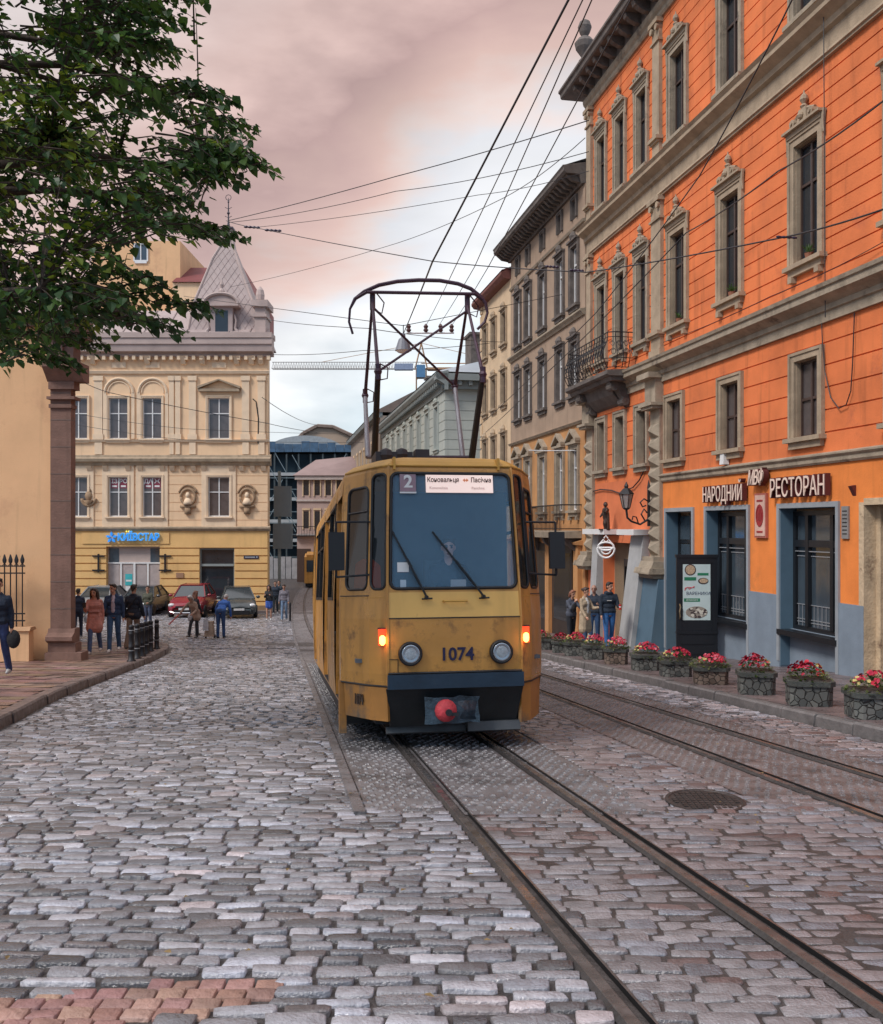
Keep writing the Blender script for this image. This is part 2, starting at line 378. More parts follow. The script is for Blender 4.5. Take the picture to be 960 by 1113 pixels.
while Y < 60:
    lod = 0 if Y < 11 else 1
    dy = rnd.uniform(.082, .116) * (1 if Y < 24 else 1.3)
    xl = max(lkerb(Y)+.03, -5.2 - Y*.62) if Y < 29 else -Y*.42
    xr = min(rkerb(Y)-.03, 5.6 + Y*.5)
    ivs = []; cur = xl
    for a, b in blocked(Y+dy/2):
        if b < cur: continue
        if a > cur: ivs.append((cur, min(a, xr)))
        cur = max(cur, b)
        if cur > xr: break
    if cur < xr: ivs.append((cur, xr))
    ph = rnd.uniform(0, 6)
    for a, b in ivs:
        x = a - rnd.uniform(0, .1)
        while x < b - .05:
            w = rnd.uniform(.14, .27) * (1 if rnd.random() > .08 else 1.35) * (1 if Y < 24 else 1.2)
            x1 = min(x + w, b)
            if x1 > b-.07: x1 = b
            xx0 = max(x, a)
            if x1 - xx0 < .045: x = x1; continue
            wv = .035*math.sin(xx0*1.1 + Y*.35) + .02*math.sin(xx0*3.1 + 1.7*Y) + rnd.uniform(-.008, .008)
            tilt = -.05*(xx0) if xx0 > 1.2 and Y < YS else 0
            yc = Y + wv
            rag = Y > YS and YS + .30 + .28*math.sin(xx0*5.3+1)+.12*math.sin(xx0*17) < Y and inslab((xx0+x1)/2, Y)
            if not (inpoly((xx0+x1)/2, yc+dy/2, BRK) or rag):
                m_ = near if lod == 0 else far
                m_.t = tintfor(xx0, Y, 0)
                g = rnd.uniform(.002, .006)
                z = zg(Y+dy/2) - .022 + .012*math.sin(xx0*.9+Y*.7)*.5
                inr = (xx0+x1)/2 > railL1(Y)
                h = rnd.uniform(.007, .013) if inr else rnd.uniform(.011, .018)
                if (xx0+x1)/2 > rkerb(Y) - .6 and Y > 5: q_ = rnd.uniform(1.0, 1.6); m_.t = tuple(c*q_*k for c, k in zip(m_.t, (1.05, 1.0, .97)))
                stone(m_, xx0+g*1.3, x1-g*1.3, yc+g, yc+dy*(rnd.uniform(.92, 1.04) if inr or Y > 8 else rnd.uniform(.70, .98))-g, z, lod, h)
            x = x1
    Y += dy
struct(near.build('cobbled_street', M_COBBLE, smooth=True))
struct(far.build('cobbled_street', M_COBBLE))
# red brick patch in the near street
mb = MB(); M_BRICK = mat('worn_red_brick', (.30, .165, .14), .5, .3, 7, .6, 50, rvar=.15, tint=True)
Y = 3.05; row = 0
while Y < 3.85:
    x = -2.7 + (row % 2)*.06
    while x < -.4:
        w = rnd.uniform(.10, .125); bend = .05*math.sin((x+2.6)*1.3)
        if inpoly(x+w/2, Y+.05, BRK):
            g = rnd.uniform(.8, 1.25); mb.t = (g, g*rnd.uniform(.95, 1.15), g*rnd.uniform(.95, 1.15))
            stone(mb, x+.004, x+w-.004, Y+.004, Y+.084, zg(Y)-.022, 0, .014, .10)
        x += w
    Y += .088; row += 1
struct(mb.build('red_brick_paving', M_BRICK, smooth=True))
# concrete track slabs with studs
def slabs(name, xa, xb, m, y0, y1, studs, gaps):
    mb = MB(); y = y0
    while y < y1:
        yb = min(y + 1.45, y1)
        K = 6
        for k in range(K):
            ya, yc = y+(yb-.012-y)*k/K, y+(yb-.012-y)*(k+1)/K
            segs = []; 
            for (ea, eb) in gaps: segs.append((ea, eb))
            for ea, eb in segs:
                mb.quad((ea(ya), ya, zg(ya)-.016), (eb(ya), ya, zg(ya)-.016), (eb(yc), yc, zg(yc)-.016), (ea(yc), yc, zg(yc)-.016))
        y = yb
    if studs:
        y = y0 + .05
        k = 0
        while y < min(y1, studs):
            for ea, eb in gaps:
                x = ea(y) + .05 + (k % 2)*.045
                while x < eb(y) - .03:
                    x += rnd.uniform(-.006, .006)
                    if rnd.random() < .84:
                        s_ = rnd.uniform(.018, .026); z = zg(y) - .015; q = rnd.uniform(.8, 1.5)
                        mb.add([(x-s_, y-s_*.8, z), (x+s_, y-s_*.8, z), (x+s_, y+s_*.8, z), (x-s_, y+s_*.8, z), (x-s_*.5, y-s_*.4, z+.012), (x+s_*.5, y-s_*.4, z+.012), (x+s_*.5, y+s_*.4, z+.012), (x-s_*.5, y+s_*.4, z+.012)],
                               [(0,1,5,4),(1,2,6,5),(2,3,7,6),(3,0,4,7),(4,5,6,7)])
                    x += .09
            y += .085; k += 1
    return struct(mb.build(name, m))
rw = .055
slabs('track_slabs', None, None, M_SLAB, YS, 88, 22, [(lambda y: c1(y)-1.13, lambda y: railL1(y)-rw), (lambda y: railL1(y)+rw, lambda y: railR1(y)-rw), (lambda y: railR1(y)+rw, lambda y: c1(y)+1.01)])
slabs('track_slabs', None, None, M_SLABR, YS, 60, 30, [(lambda y: railL2(y)-.54, lambda y: railL2(y)-rw), (lambda y: railL2(y)+rw, lambda y: railR2(y)-rw), (lambda y: railR2(y)+rw, lambda y: railR2(y)+.49)])
# kerb line beside the slabs of the first track
mb = MB()
for k in range(120):
    ya = YS + k*.7; yb = ya+.69
    mb.add([(c1(ya)-1.24, ya, zg(ya)-.05), (c1(ya)-1.15, ya, zg(ya)-.05), (c1(yb)-1.15, yb, zg(yb)-.05), (c1(yb)-1.24, yb, zg(yb)-.05),
            (c1(ya)-1.235, ya, zg(ya)+.008), (c1(ya)-1.15, ya, zg(ya)+.008), (c1(yb)-1.15, yb, zg(yb)+.008), (c1(yb)-1.235, yb, zg(yb)+.008)],
           [(4,5,6,7), (0,4,7,3), (0,1,5,4), (1,2,6,5), (2,3,7,6)])
struct(mb.build('slab_edge', M_SLAB))
def rail(fx, y0, y1):
    mb = MB(); y = y0
    def strip(dx0, dx1, z0, z1=None, mi=0):
        z1 = z0 if z1 is None else z1
        mb.mi = mi; ys = []; yy = y0
        while yy < y1: ys.append(yy); yy += .6 if yy < 20 else 2
        ys.append(y1)
        for a, b in zip(ys, ys[1:]):
            mb.quad((fx(a)+dx0, a, zg(a)+z0), (fx(a)+dx1, a, zg(a)+z1), (fx(b)+dx1, b, zg(b)+z1), (fx(b)+dx0, b, zg(b)+z0))
    strip(-.046, -.024, -.014, .002, 2)
    strip(-.024, -.021, .000, .006, 0); strip(-.021, .028, .006, .006, 0); strip(.028, .029, .006, -.05, 1)
    strip(.029, .080, -.05, -.05, 1); strip(.080, .081, -.05, .004, 1); strip(.081, .093, .004, .004, 0); strip(.093, .095, .004, -.004, 0)
    strip(.095, .110, -.004, -.014, 2)
    return struct(mb.build('tram_rail', [M_STEEL, M_GROOVE, M_RUSTB]))
for f_, e in ((railL1, 88), (railR1, 88), (railL2, 60), (railR2, 60)): rail(f_, 1.2, e)

# kerbs and pavements
def kerb(fx, ys, side, w=.16, h=.125, seg=.9):
    mb = MB(); y = ys[0]
    while y < ys[1]:
        b = min(y+seg*rnd.uniform(.85, 1.1), ys[1]); d = .008
        x0, x1 = fx(y+d), fx(b-d); j = rnd.uniform(-.012, .012); jz = rnd.uniform(-.008, .008)
        P = []
        for (x, yy) in ((x0+j, y+d), (x1+j, b-d)):
            s_ = side
            P.append([(x, yy, zg(yy)-.06), (x+.012*s_, yy, zg(yy)+h-.025+jz), (x+.035*s_, yy, zg(yy)+h+jz), (x+w*s_, yy, zg(yy)+h+jz), (x+w*s_, yy, zg(yy)-.06)])
        v = P[0]+P[1]
        mb.add(v, [(0,1,6,5),(1,2,7,6),(2,3,8,7),(3,4,9,8),(0,1,2,3,4),(9,8,7,6,5)])
        y = b
    return mb
struct(kerb(rkerb, (1.0, 58), 1).build('kerb', M_KERB))
struct(kerb(lkerb, (1.0, 29.3), -1, w=.2, h=.13, seg=.7).build('kerb', mat('brown_kerb', (.14, .10, .09), .5, .3, 5, .7, 25, rvar=.15)))
# corner end of the left kerb
mb = MB(); y = 29.4; x = lkerb(29.3)
for k in range(30):
    xx = x - k*.8
    mb.box(xx-.79, y-.12+.02*min(k, 3), zg(y)-.06, xx, y+.06+.02*min(k, 3), zg(y)+.125)
struct(mb.build('kerb', M_KERB))
# right pavement : slabs
mb = MB()
Y = 1.0
while Y < 58:
    yb = Y + .62
    xa = rkerb(Y)+.165; x = xa; k = 0
    while x < 10.9 - .19*Y + .5:
        w = .62; g = .006
        mb.t = (rnd.uniform(.8, 1.2),)*3
        off = rkerb(yb)-rkerb(Y); z0, z1 = zg(Y)+.118+rnd.uniform(0, .004), zg(yb)+.118+rnd.uniform(0, .004)
        mb.quad((x+g, Y+g, z0), (x+w-g, Y+g, z0), (x+w-g+off, yb-g, z1), (x+g+off, yb-g, z1))
        x += w
    Y = yb
M_SWT = mat('wet_pavement_slabs', (.15, .115, .115), .4, .25, 3.0, .4, 30, stain=((.08, .065, .065), 1.2, .56), rvar=.18, tint=True)
struct(mb.build('pavement', M_SWT))
mb = MB()
for a, b in ((0, 30), (30, 58)):
    K = 12
    for k in range(K):
        ya, yb = a+(b-a)*k/K, a+(b-a)*(k+1)/K
        mb.quad((rkerb(ya)+.1, ya, zg(ya)+.105), (12-.19*ya+2, ya, zg(ya)+.105), (12-.19*yb+2, yb, zg(yb)+.105), (rkerb(yb)+.1, yb, zg(yb)+.105))
struct(mb.build('pavement', M_JOINT))
# left pavement : reddish worn slabs
mb = MB(); M_LP = mat('worn_reddish_paving', (.22, .14, .115), .45, .3, 2.5, .5, 30, stain=((.12, .075, .065), 1.1, .55), rvar=.18, tint=True)
Y = -2.0
while Y < 29.3:
    dy = rnd.uniform(.3, .42); yb = min(Y+dy, 29.3); x = lkerb((Y+yb)/2) - .21 - rnd.uniform(0, .02)
    while x > -17:
        w = rnd.uniform(.4, .8); g = .007; t = rnd.uniform(.65, 1.4); mb.t = (t, t*rnd.uniform(.85, 1.15), t*rnd.uniform(.8, 1.2))
        j = rnd.uniform(0, .012); j2 = rnd.uniform(0, .012)
        mb.quad((x-w+g, Y+g, zg(Y)+.112+j), (x-g, Y+g, zg(Y)+.112+j2), (x-g, yb-g, zg(yb)+.112+j2), (x-w+g, yb-g, zg(yb)+.112+j))
        x -= w
    Y = yb
struct(mb.build('pavement', M_LP))
mb = MB()
pts = [y for y in (-12, 0, 3, 6, 8, 10.9, 14.35, 17, 19.9, 22.5, 26, 28.3, 29.35)]
for a, b in zip(pts, pts[1:]):
    mb.quad((-30, a, zg(a)+.106), (lkerb(a)-.1, a, zg(a)+.106), (lkerb(b)-.1, b, zg(b)+.106), (-30, b, zg(b)+.106))
struct(mb.build('pavement', M_JOINT))
# asphalt apron of the side street in front of the yellow house
mb = MB(); M_SIDE = mat('reddish_wet_setts', (.19, .125, .10), .45, .25, 2, .7, 18, rvar=.15)
mb2 = MB()
for k in range(8):
    a, b = 51.25 + k*.1, 51.35+k*.1
    mb2.quad((-28, a, zg(a)+.14), (-8.6, a, zg(a)+.14), (-8.6, b, zg(b)+.14), (-28, b, zg(b)+.14))
mb2.box(-28, 51.1, zg(50)-.2, -8.6, 51.25, zg(51)+.137)
struct(mb2.build('pavement', M_SWALK))
# iron manhole cover between the tracks
t = thing('manhole_cover', 'round rusty manhole cover set among the dark cobbles between the two tram tracks', 'manhole cover', (2.02, 7.05, zg(7.05)))
mb = MB(); mb.lathe([(.30, -.03), (.30, .002), (.275, .004), (.27, -.002), (.001, -.001)], seg=28)
mb.build('cover_ring', mat('rusty_cast_iron', (.060, .052, .050), .5, .3, 8, .5, 40, metal=.5), t)
mb = MB()
for i in range(-5, 6):
    for j in range(-5, 6):
        if i*i+j*j < 27: mb.box(i*.046-.016, j*.046-.016, -.002, i*.046+.016, j*.046+.016, .005)
mb.build('raised_pattern', MATS['rusty_cast_iron'], t)
# ------------------------------------------------------------------ buildings
class Bld:
    """local x runs along the facade, local y is its outward normal, z is world height"""
    def __init__(s, name, label, cat, O, n, sref, group=None):
        u = Vector((n[1], -n[0], 0)).normalized(); n = Vector((n[0], n[1], 0)).normalized()
        s.O = Vector((O[0], O[1], 0)); s.u = u; s.n = n
        p = s.O + u*sref; s.sref = sref; s.zr = zg(p.y)
        s.rz = math.atan2(u.y, u.x)
        s.root = thing(name, label, cat, (p.x, p.y, s.zr), s.rz, group)
        s.off = Vector((-sref, 0, -s.zr)); s.cache = {}
    def part(s, name, mb, mats, smooth=False, parent=None):
        return mb.build(name, mats, parent or s.root, smooth, None if parent else s.off)
    def world(s, x, y, z): return s.O + s.u*x + s.n*y + Vector((0, 0, z))
    def window(s, key, x, z, fn, name='window'):
        if key not in s.cache: s.cache[key] = fn(s.root, s.off + Vector((x, 0, z)), name)
        else: dup(s.cache[key], s.root, s.off + Vector((x, 0, z)))
def relief(mb, sb, zb, fn, back=-.36, ends=True):
    """a wall as a grid of cells; fn(s, z) gives each cell's height over the wall plane and its material, None is an opening"""
    sb = sorted(set(round(a, 4) for a in sb)); zb = sorted(set(round(a, 4) for a in zb))
    G = [[fn((a+b)/2, (c+d)/2) for c, d in zip(zb, zb[1:])] for a, b in zip(sb, sb[1:])]
    dep = lambda c: back if c is None else c[0]
    for i, (a, b) in enumerate(zip(sb, sb[1:])):
        j = 0
        while j < len(zb)-1:
            c = G[i][j]
            if c is not None:
                mb.mi = c[1]; mb.quad((a, c[0], zb[j]), (a, c[0], zb[j+1]), (b, c[0], zb[j+1]), (b, c[0], zb[j]))
                mb.f[-1] = mb.f[-1]
            j += 1
    for i in range(len(sb)-1):
        for j in range(len(zb)-1):
            d = dep(G[i][j]); c = G[i][j]
            if i+1 < len(sb)-1:
                e = dep(G[i+1][j])
                if abs(e-d) > 1e-5:
                    mb.mi = (c or G[i+1][j] or (0, 0))[1]; x = sb[i+1]; mb.quad((x, d, zb[j]), (x, e, zb[j]), (x, e, zb[j+1]), (x, d, zb[j+1]))
            if j+1 < len(zb)-1:
                e = dep(G[i][j+1])
                if abs(e-d) > 1e-5:
                    mb.mi = (c or G[i][j+1] or (0, 0))[1]; z = zb[j+1]; mb.quad((sb[i], d, z), (sb[i+1], d, z), (sb[i+1], e, z), (sb[i], e, z))
    if ends:
        for i, x in ((0, sb[0]), (len(sb)-2, sb[-1])):
            for j in range(len(zb)-1):
                c = G[i][j]
                if c: mb.mi = c[1]; mb.quad((x, back, zb[j]), (x, c[0], zb[j]), (x, c[0], zb[j+1]), (x, back, zb[j+1]))
def frange(a, b, d):
    o = []; 
    while a < b: o.append(a); a += d
    return o
def grooves(z0, z1, step, g=.028):
    o = []; z = z0 + step
    while z < z1 - .05: o += [z-g/2, z+g/2]; z += step
    return o
def ingroove(z, z0, step, g=.028):
    k = (z-z0)/step; return abs(k-round(k))*step < g/2+.001 and round(k) > 0

def make_window(w, h, sur=.16, style='plain', m_sur=None, m_frame=None, m_pane=None, rec=.20, mull=1, transom=.62, sill=True, proud=.06):
    def fn(parent, loc, name):
        if style != 'bare':
            mb = MB(); a, b = w/2, w/2+sur
            mb.box(-a, -rec-.06, 0, -a+.014, 0, h); mb.box(a-.014, -rec-.06, 0, a, 0, h); mb.box(-a+.014, -rec-.06, h-.014, a-.014, 0, h)
            mb.box(-b, .001, 0, -a, proud, h); mb.box(a, .001, 0, b, proud, h); mb.box(-b, .001, h, b, proud, h+sur)
            mb.box(-b-.03, .002, 0, -b+.04, proud+.025, h+sur+.03); mb.box(b-.04, .002, 0, b+.03, proud+.025, h+sur+.03)
            mb.box(-b+.04, .002, h+sur-.03, b-.04, proud+.025, h+sur+.03)
            if style == 'crest':
                t = h+sur+.03
                mb.box(-b-.02, 0, t+.002, b+.02, proud+.05, t+.10); mb.box(-b-.07, 0, t+.10, b+.07, proud+.13, t+.15)
                for sx in (-1, 1):
                    mb.cyl((sx*b*.55, 0, t+.23), (sx*b*.55, proud+.10, t+.23), .085, 10)
                    mb.cyl((sx*b*.55, 0, t+.23), (sx*b*.55, proud+.13, t+.23), .04, 8)
                    mb.tube([(sx*b*.6, proud, t+.30), (sx*b*.3, proud+.02, t+.36), (0, proud+.02, t+.40)], .045, 6)
                    mb.tube([(sx*(b+.05), proud, t+.15), (sx*(b+.03), proud, t-.1), (sx*(b+.06), proud, t-.3)], [.05, .04, .02], 6)
                mb.prism([(-.16, 0), (.16, 0), (.16, proud+.08), (-.16, proud+.08)], t+.15, t+.42, .8)
                mb.lathe([(.05, 0), (.08, .04), (.035, .09), (.085, .17), (.07, .24), (.02, .30), (.012, .36)], (0, proud+.02, t+.42), 8)
                mb.ball((0, proud+.10, t+.27), .07, 8)
            if style == 'pediment':
                t = h+sur+.03
                mb.box(-b-.06, 0, t, b+.06, proud+.12, t+.08)
                mb.extr([(0, t), (0, t)], 0, 0) if 0 else None
                for sx in (-1, 1):
                    mb.add([(sx*(b+.08), 0, t+.08), (sx*(b+.08), proud+.14, t+.08), (0, proud+.14, t+.42), (0, 0, t+.42), (sx*(b+.08), 0, t+.18), (sx*(b+.08), proud+.14, t+.18), (0, proud+.14, t+.53), (0, 0, t+.53)],
                           [(0,1,2,3), (4,5,6,7), (0,1,5,4), (1,2,6,5), (2,3,7,6)])
                mb.box(-b*.7, 0, t+.08, b*.7, proud, t+.2)
            if style == 'hood':
                t = h+sur+.03
                mb.box(-b-.05, 0, t, b+.05, proud+.10, t+.07); mb.lathe([(.13, 0), (.16, .1), (.1, .2), (.03, .28)], (0, proud, t+.07), 8)
            root = mb.build(name, m_sur, parent, loc=loc)
        else:
            mb = MB(); mb.box(-w/2-.02, -rec-.1, -.02, w/2+.02, -rec-.06, h+.02); root = mb.build(name, m_frame, parent, loc=loc)
        f = .055; mb = MB(); y0, y1 = -rec-.02, -rec+.035
        mb.box(-w/2, y0, 0, -w/2+f, y1, h); mb.box(w/2-f, y0, 0, w/2, y1, h); mb.box(-w/2+f, y0, 0, w/2-f, y1, f); mb.box(-w/2+f, y0, h-f, w/2-f, y1, h)
        for k in range(1, mull+1):
            x = -w/2 + w*k/(mull+1); mb.box(x-f*.55, y0, f, x+f*.55, y1+.01, h-f)
        for tr in (transom if isinstance(transom, (list, tuple)) else [transom]):
            if tr: mb.box(-w/2+f, y0, h*tr-f*.5, w/2-f, y1+.006, h*tr+f*.5)
        mb.build('window_frame', m_frame, root)
        mb = MB(); mb.quad((-w/2, -rec, 0), (w/2, -rec, 0), (w/2, -rec, h), (-w/2, -rec, h)); mb.build('pane', m_pane, root)
        if sill:
            mb = MB(); b = w/2+sur; mb.box(-b-.08, -rec, -.09, b+.08, proud+.11, -.002); mb.box(-b, 0, -.22, b, proud+.03, -.09)
            if style in ('crest', 'pediment'):
                for sx in (-1, 1): mb.prism([(sx*b*.8-.07, 0), (sx*b*.8+.07, 0), (sx*b*.8+.07, .12), (sx*b*.8-.07, .12)], -.34, -.22)
            mb.build('sill', m_sur or m_frame, root)
        return root
    return fn
def cornice(mb, prof, a, b):      # prof [(y, z)] from the wall out and back
    mb.extr(prof, a, b)

# ================= orange building on the right
K_ = 1.0179
OR = Bld('orange_building', 'long orange plastered building with stone window surrounds and a restaurant at street level', 'building', (10.7, 0), (-1, -.19), 20*K_)
sY = lambda Y: Y*K_
S0, S1 = sY(5.0), sY(30.6)
f1 = [(29.36, .62), (27.8, .62), (26.2, .62), (24.1, .80), (21.2, .80), (18.2, .80), (15.3, .80), (12.4, .80), (9.5, .80), (6.7, .80)]
f2 = [(29.36, .66), (27.8, .66), (26.2, .66), (23.9, .82), (21.2, .82), (18.2, .82), (15.3, .82), (12.4, .82), (9.5, .82), (6.7, .82)]
def orwall(z0, z1, wins, wz0, wz1, step, mi=0, s0=S0, s1=S1, base=0.0):
    mb = MB(); sb = [s0, s1]; zb = [z0, z1, wz0, wz1] + (grooves(z0, z1, step) if step else [])
    for Y_, w in wins: sb += [sY(Y_)-w/2, sY(Y_)+w/2]
    def fn(s, z):
        if wz0 < z < wz1:
            for Y_, w in wins:
                if abs(s-sY(Y_)) < w/2: return None
        if step and ingroove(z, z0, step): return (base-.030, mi)
        return (base, mi)
    sb = [s for s in sb if s0 <= s <= s1]
    relief(mb, sb, zb, fn); return mb
OR.part('upper_wall', orwall(2.92, 5.48, f1, 3.32, 4.86, .43), M_ORANGE)
OR.part('upper_wall', orwall(6.1, 10.5, f2, 6.80, 9.20, .315), M_ORANGE)
OR.part('upper_wall', orwall(11.4, 15.5, f2, 11.72, 13.95, .315), M_ORANGE)
# cornices and belts
def orcorn(prof, m, name='cornice', s0=S0, s1=S1+.05):
    mb = MB(); mb.extr(prof, s0, s1); return OR.part(name, mb, m)
orcorn([(-.1, 5.44), (.07, 5.44), (.07, 5.62), (.12, 5.64), (.12, 5.74), (.22, 5.80), (.34, 5.86), (.34, 5.98), (.38, 6.0), (.40, 6.07), (.05, 6.15), (-.1, 6.15)], M_STONE)
orcorn([(-.1, 10.46), (.08, 10.46), (.08, 10.50), (.12, 10.52), (.10, 10.58), (.05, 10.60), (.05, 10.93), (.14, 10.97), (.16, 11.08), (.26, 11.14), (.36, 11.2), (.36, 11.29), (.42, 11.36), (.05, 11.44), (-.1, 11.44)], M_STONEL)
orcorn([(-.1, 2.74), (.04, 2.74), (.07, 2.78), (.07, 2.85), (.12, 2.90), (.12, 2.93), (.02, 2.965), (-.1, 2.965)], M_STONE, 'string_course', s1=sY(25.0))
orcorn([(-.1, 15.30), (.06, 15.30), (.10, 15.36), (.10, 15.45), (.16, 15.52), (.18, 15.60), (.18, 15.66), (-.1, 15.66)], M_STONE)
mb = MB(); mb.extr([(-.3, 15.98), (.70, 15.98), (.74, 16.02), (.76, 16.14), (.82, 16.18), (.82, 16.25), (-.3, 16.55)], S0-.5, S1+.7); 
mb.box(S0, -.3, 15.64, S1+.1, .16, 15.99)
OR.part('eave', mb, M_DSTONE)
s = S0+.3
while s < S1+.2:
    mb = MB()
    mb.extr([(.12, 15.70), (.30, 15.70), (.48, 15.78), (.62, 15.90), (.66, 15.985), (.12, 15.985)], s-.09, s+.09)
    mb.cyl((s-.10, .56, 15.90), (s+.10, .56, 15.90), .06, 8); s += .62
    OR.part('bracket', mb, M_DSTONE)
mb = MB(); mb.add([(S0-.5, .7, 16.3), (S1+.7, .7, 16.3), (S1+.7, -8, 20), (S0-.5, -8, 20), (S1+.7, -14, 16.3), (S0-.5, -14, 16.3)], [(0,1,2,3), (3,2,4,5), (1,4,2), (0,3,5)]); OR.part('roof', mb, M_ROOFGREY)
mb = MB(); mb.box(S0, -13, -3.6, S1, -.36, 16.0); OR.part('side_wall', mb, M_CREAM)
# roof urn
t = thing('roof_urn', 'dark stone urn standing on the roof edge at the far corner of the orange building', 'urn', tuple(OR.world(S1-.2, .2, 16.33)))
mb = MB(); mb.box(-.22, -.22, 0, .22, .22, .5); mb.lathe([(.12, .5), (.2, .58), (.1, .68), (.3, .98), (.34, 1.15), (.22, 1.3), (.10, 1.38), (.17, 1.5), (.23, 1.68), (.17, 1.85), (.03, 1.95)], seg=14); o = mb.build('urn_body', M_DSTONE, t)
# windows
wp = make_window(.80, 1.54, .15, 'plain', M_STONEL, M_DARKWOOD, M_PANEL, rec=.13, mull=1, transom=[.5])
wpn = make_window(.62, 1.54, .15, 'plain', M_STONE, M_DARKWOOD, M_PANE, mull=1, transom=[.5])
wcn = make_window(.66, 2.40, .15, 'crest', M_STONE, M_DARKWOOD, M_PANE, rec=.12, mull=1, transom=[.66])
wc = make_window(.82, 2.40, .16, 'crest', M_STONEL, M_DARKWOOD, M_PANE, rec=.13, mull=1, transom=[.66])
wd = make_window(.82, 2.23, .15, 'crest', M_STONE, M_DARKWOOD, M_PANE, rec=.13, mull=1, transom=[.66])
wdn = make_window(.66, 2.23, .13, 'crest', M_STONE, M_DARKWOOD, M_PANE, rec=.12, mull=1, transom=[.66])
for i, (Y_, w) in enumerate(f1): OR.window('a' if i > 2 else 'an', sY(Y_), 3.32, wp if i > 2 else wpn)
for i, (Y_, w) in enumerate(f2):
    OR.window('b' if i > 2 else 'bn', sY(Y_), 6.80, wc if i > 2 else wcn)
    OR.window('c' if i > 2 else 'cn', sY(Y_), 11.72, wd if i > 2 else wdn)
# pilasters
def pil(s, w, z0, z1, m, d=.10):
    mb = MB(); mb.box(s-w/2, -.05, z0, s+w/2, d, z1)
    mb.box(s-w/2-.05, -.05, z0, s+w/2+.05, d+.05, z0+.18); mb.box(s-w/2-.02, -.05, z0+.5, s+w/2+.02, d+.06, z0+.56); mb.box(s-w/2-.06, -.05, z0+.56, s+w/2+.06, d+.12, z0+.66)
    mb.box(s-w/2-.04, -.05, z1-.6, s+w/2+.04, d+.05, z1-.54); mb.box(s-w/2-.07, -.05, z1-.12, s+w/2+.07, d+.10, z1)
    for sx in (-1, 1): mb.cyl((s+sx*w*.36, 0, z1-.22), (s+sx*w*.36, d+.08, z1-.22), .09, 8)
    mb.box(s-w/2-.10, -.05, z0-.38, s+w/2+.10, d+.32, z0-.02) if 0 else None
    return mb
for (Y_, w, z0, z1) in ((25.1, .62, 6.17, 10.46), (25.1, .45, 11.46, 15.3), (30.35, .40, 6.17, 10.46), (30.35, .40, 11.46, 15.3)):
    OR.part('pilaster', pil(sY(Y_), w, z0, z1, 0), M_STONEL)
def diamond(s, w, z0, z1):
    mb = MB(); mb.box(s-w/2, -.05, z0, s+w/2, .10, z1)
    z = z0+.05; h = .40
    while z + h < z1 + .01:
        a, b = s-w*.46, s+w*.46
        mb.add([(a, .101, z), (b, .101, z), (b, .101, z+h*.92), (a, .101, z+h*.92), (s, .30, z+h*.46)], [(0,1,4), (1,2,4), (2,3,4), (3,0,4)]); z += h
    mb.box(s-w/2-.06, -.05, z1-.02, s+w/2+.06, .34, z1+.06); mb.box(s-w/2-.12, -.05, z1+.06, s+w/2+.12, .40, z1+.14)
    mb.box(s-w/2-.06, -.05, z0-.12, s+w/2+.06, .30, z0); mb.extr([(-.05, z0-.12), (.32, z0-.12), (.40, z0-.30), (-.05, z0-.30)], s-w/2-.12, s+w/2+.12)
    mb.extr([(-.05, z0-.30), (.46, z0-.30), (.5, z0-.42), (.50, z0-.46), (-.05, z0-.46)], s-w/2-.2, s+w/2+.2)
    mb.extr([(-.05, z0-.46), (.42, z0-.46), (.34, z0-.58), (-.05, z0-.58)], s-w/2-.12, s+w/2+.12)
    mb.box(s-w/2-.04, -.05, z1+.14, s+w/2+.04, .24, z1+.8)
    mb.box(s-w/2-.10, -.05, z1+.8, s+w/2+.10, .46, z1+.95)
    return mb
OR.part('pilaster', diamond(sY(25.15), .62, .72, 4.75), M_STONE)
OR.part('pilaster', diamond(sY(30.25), .55, .72, 4.75), M_STONE)
# street level wall
opens = [(16.45, 14.2, 1.93, -9), (19.15, 17.25, 1.92, -.58), (22.35, 20.45, 1.93, -.62), (24.6, 23.1, 1.93, -9), (11.9, 10.0, 1.92, -.2)]
mb = MB(); ZB = -3.4
sb = [S0, sY(25.55)]; zb = [ZB, .12, 2.78]
for a, b, zt, zs in opens: sb += [sY(a), sY(b)]; zb += [zt] + ([zs] if zs > -5 else [])
zb = sorted(set(zb))
def gf(s, z):
    for a, b, zt, zs in opens:
        if sY(b) < s < sY(a) and z < zt:
            return None if z > zs else (-.20, 2)
    if z < .12: return (.035, 1)
    return (0, 0)
relief(mb, sb, zb, gf, back=-.42); OR.part('street_wall', mb, [M_OCHRE, M_BLUEGREY, M_BLUEGREY])
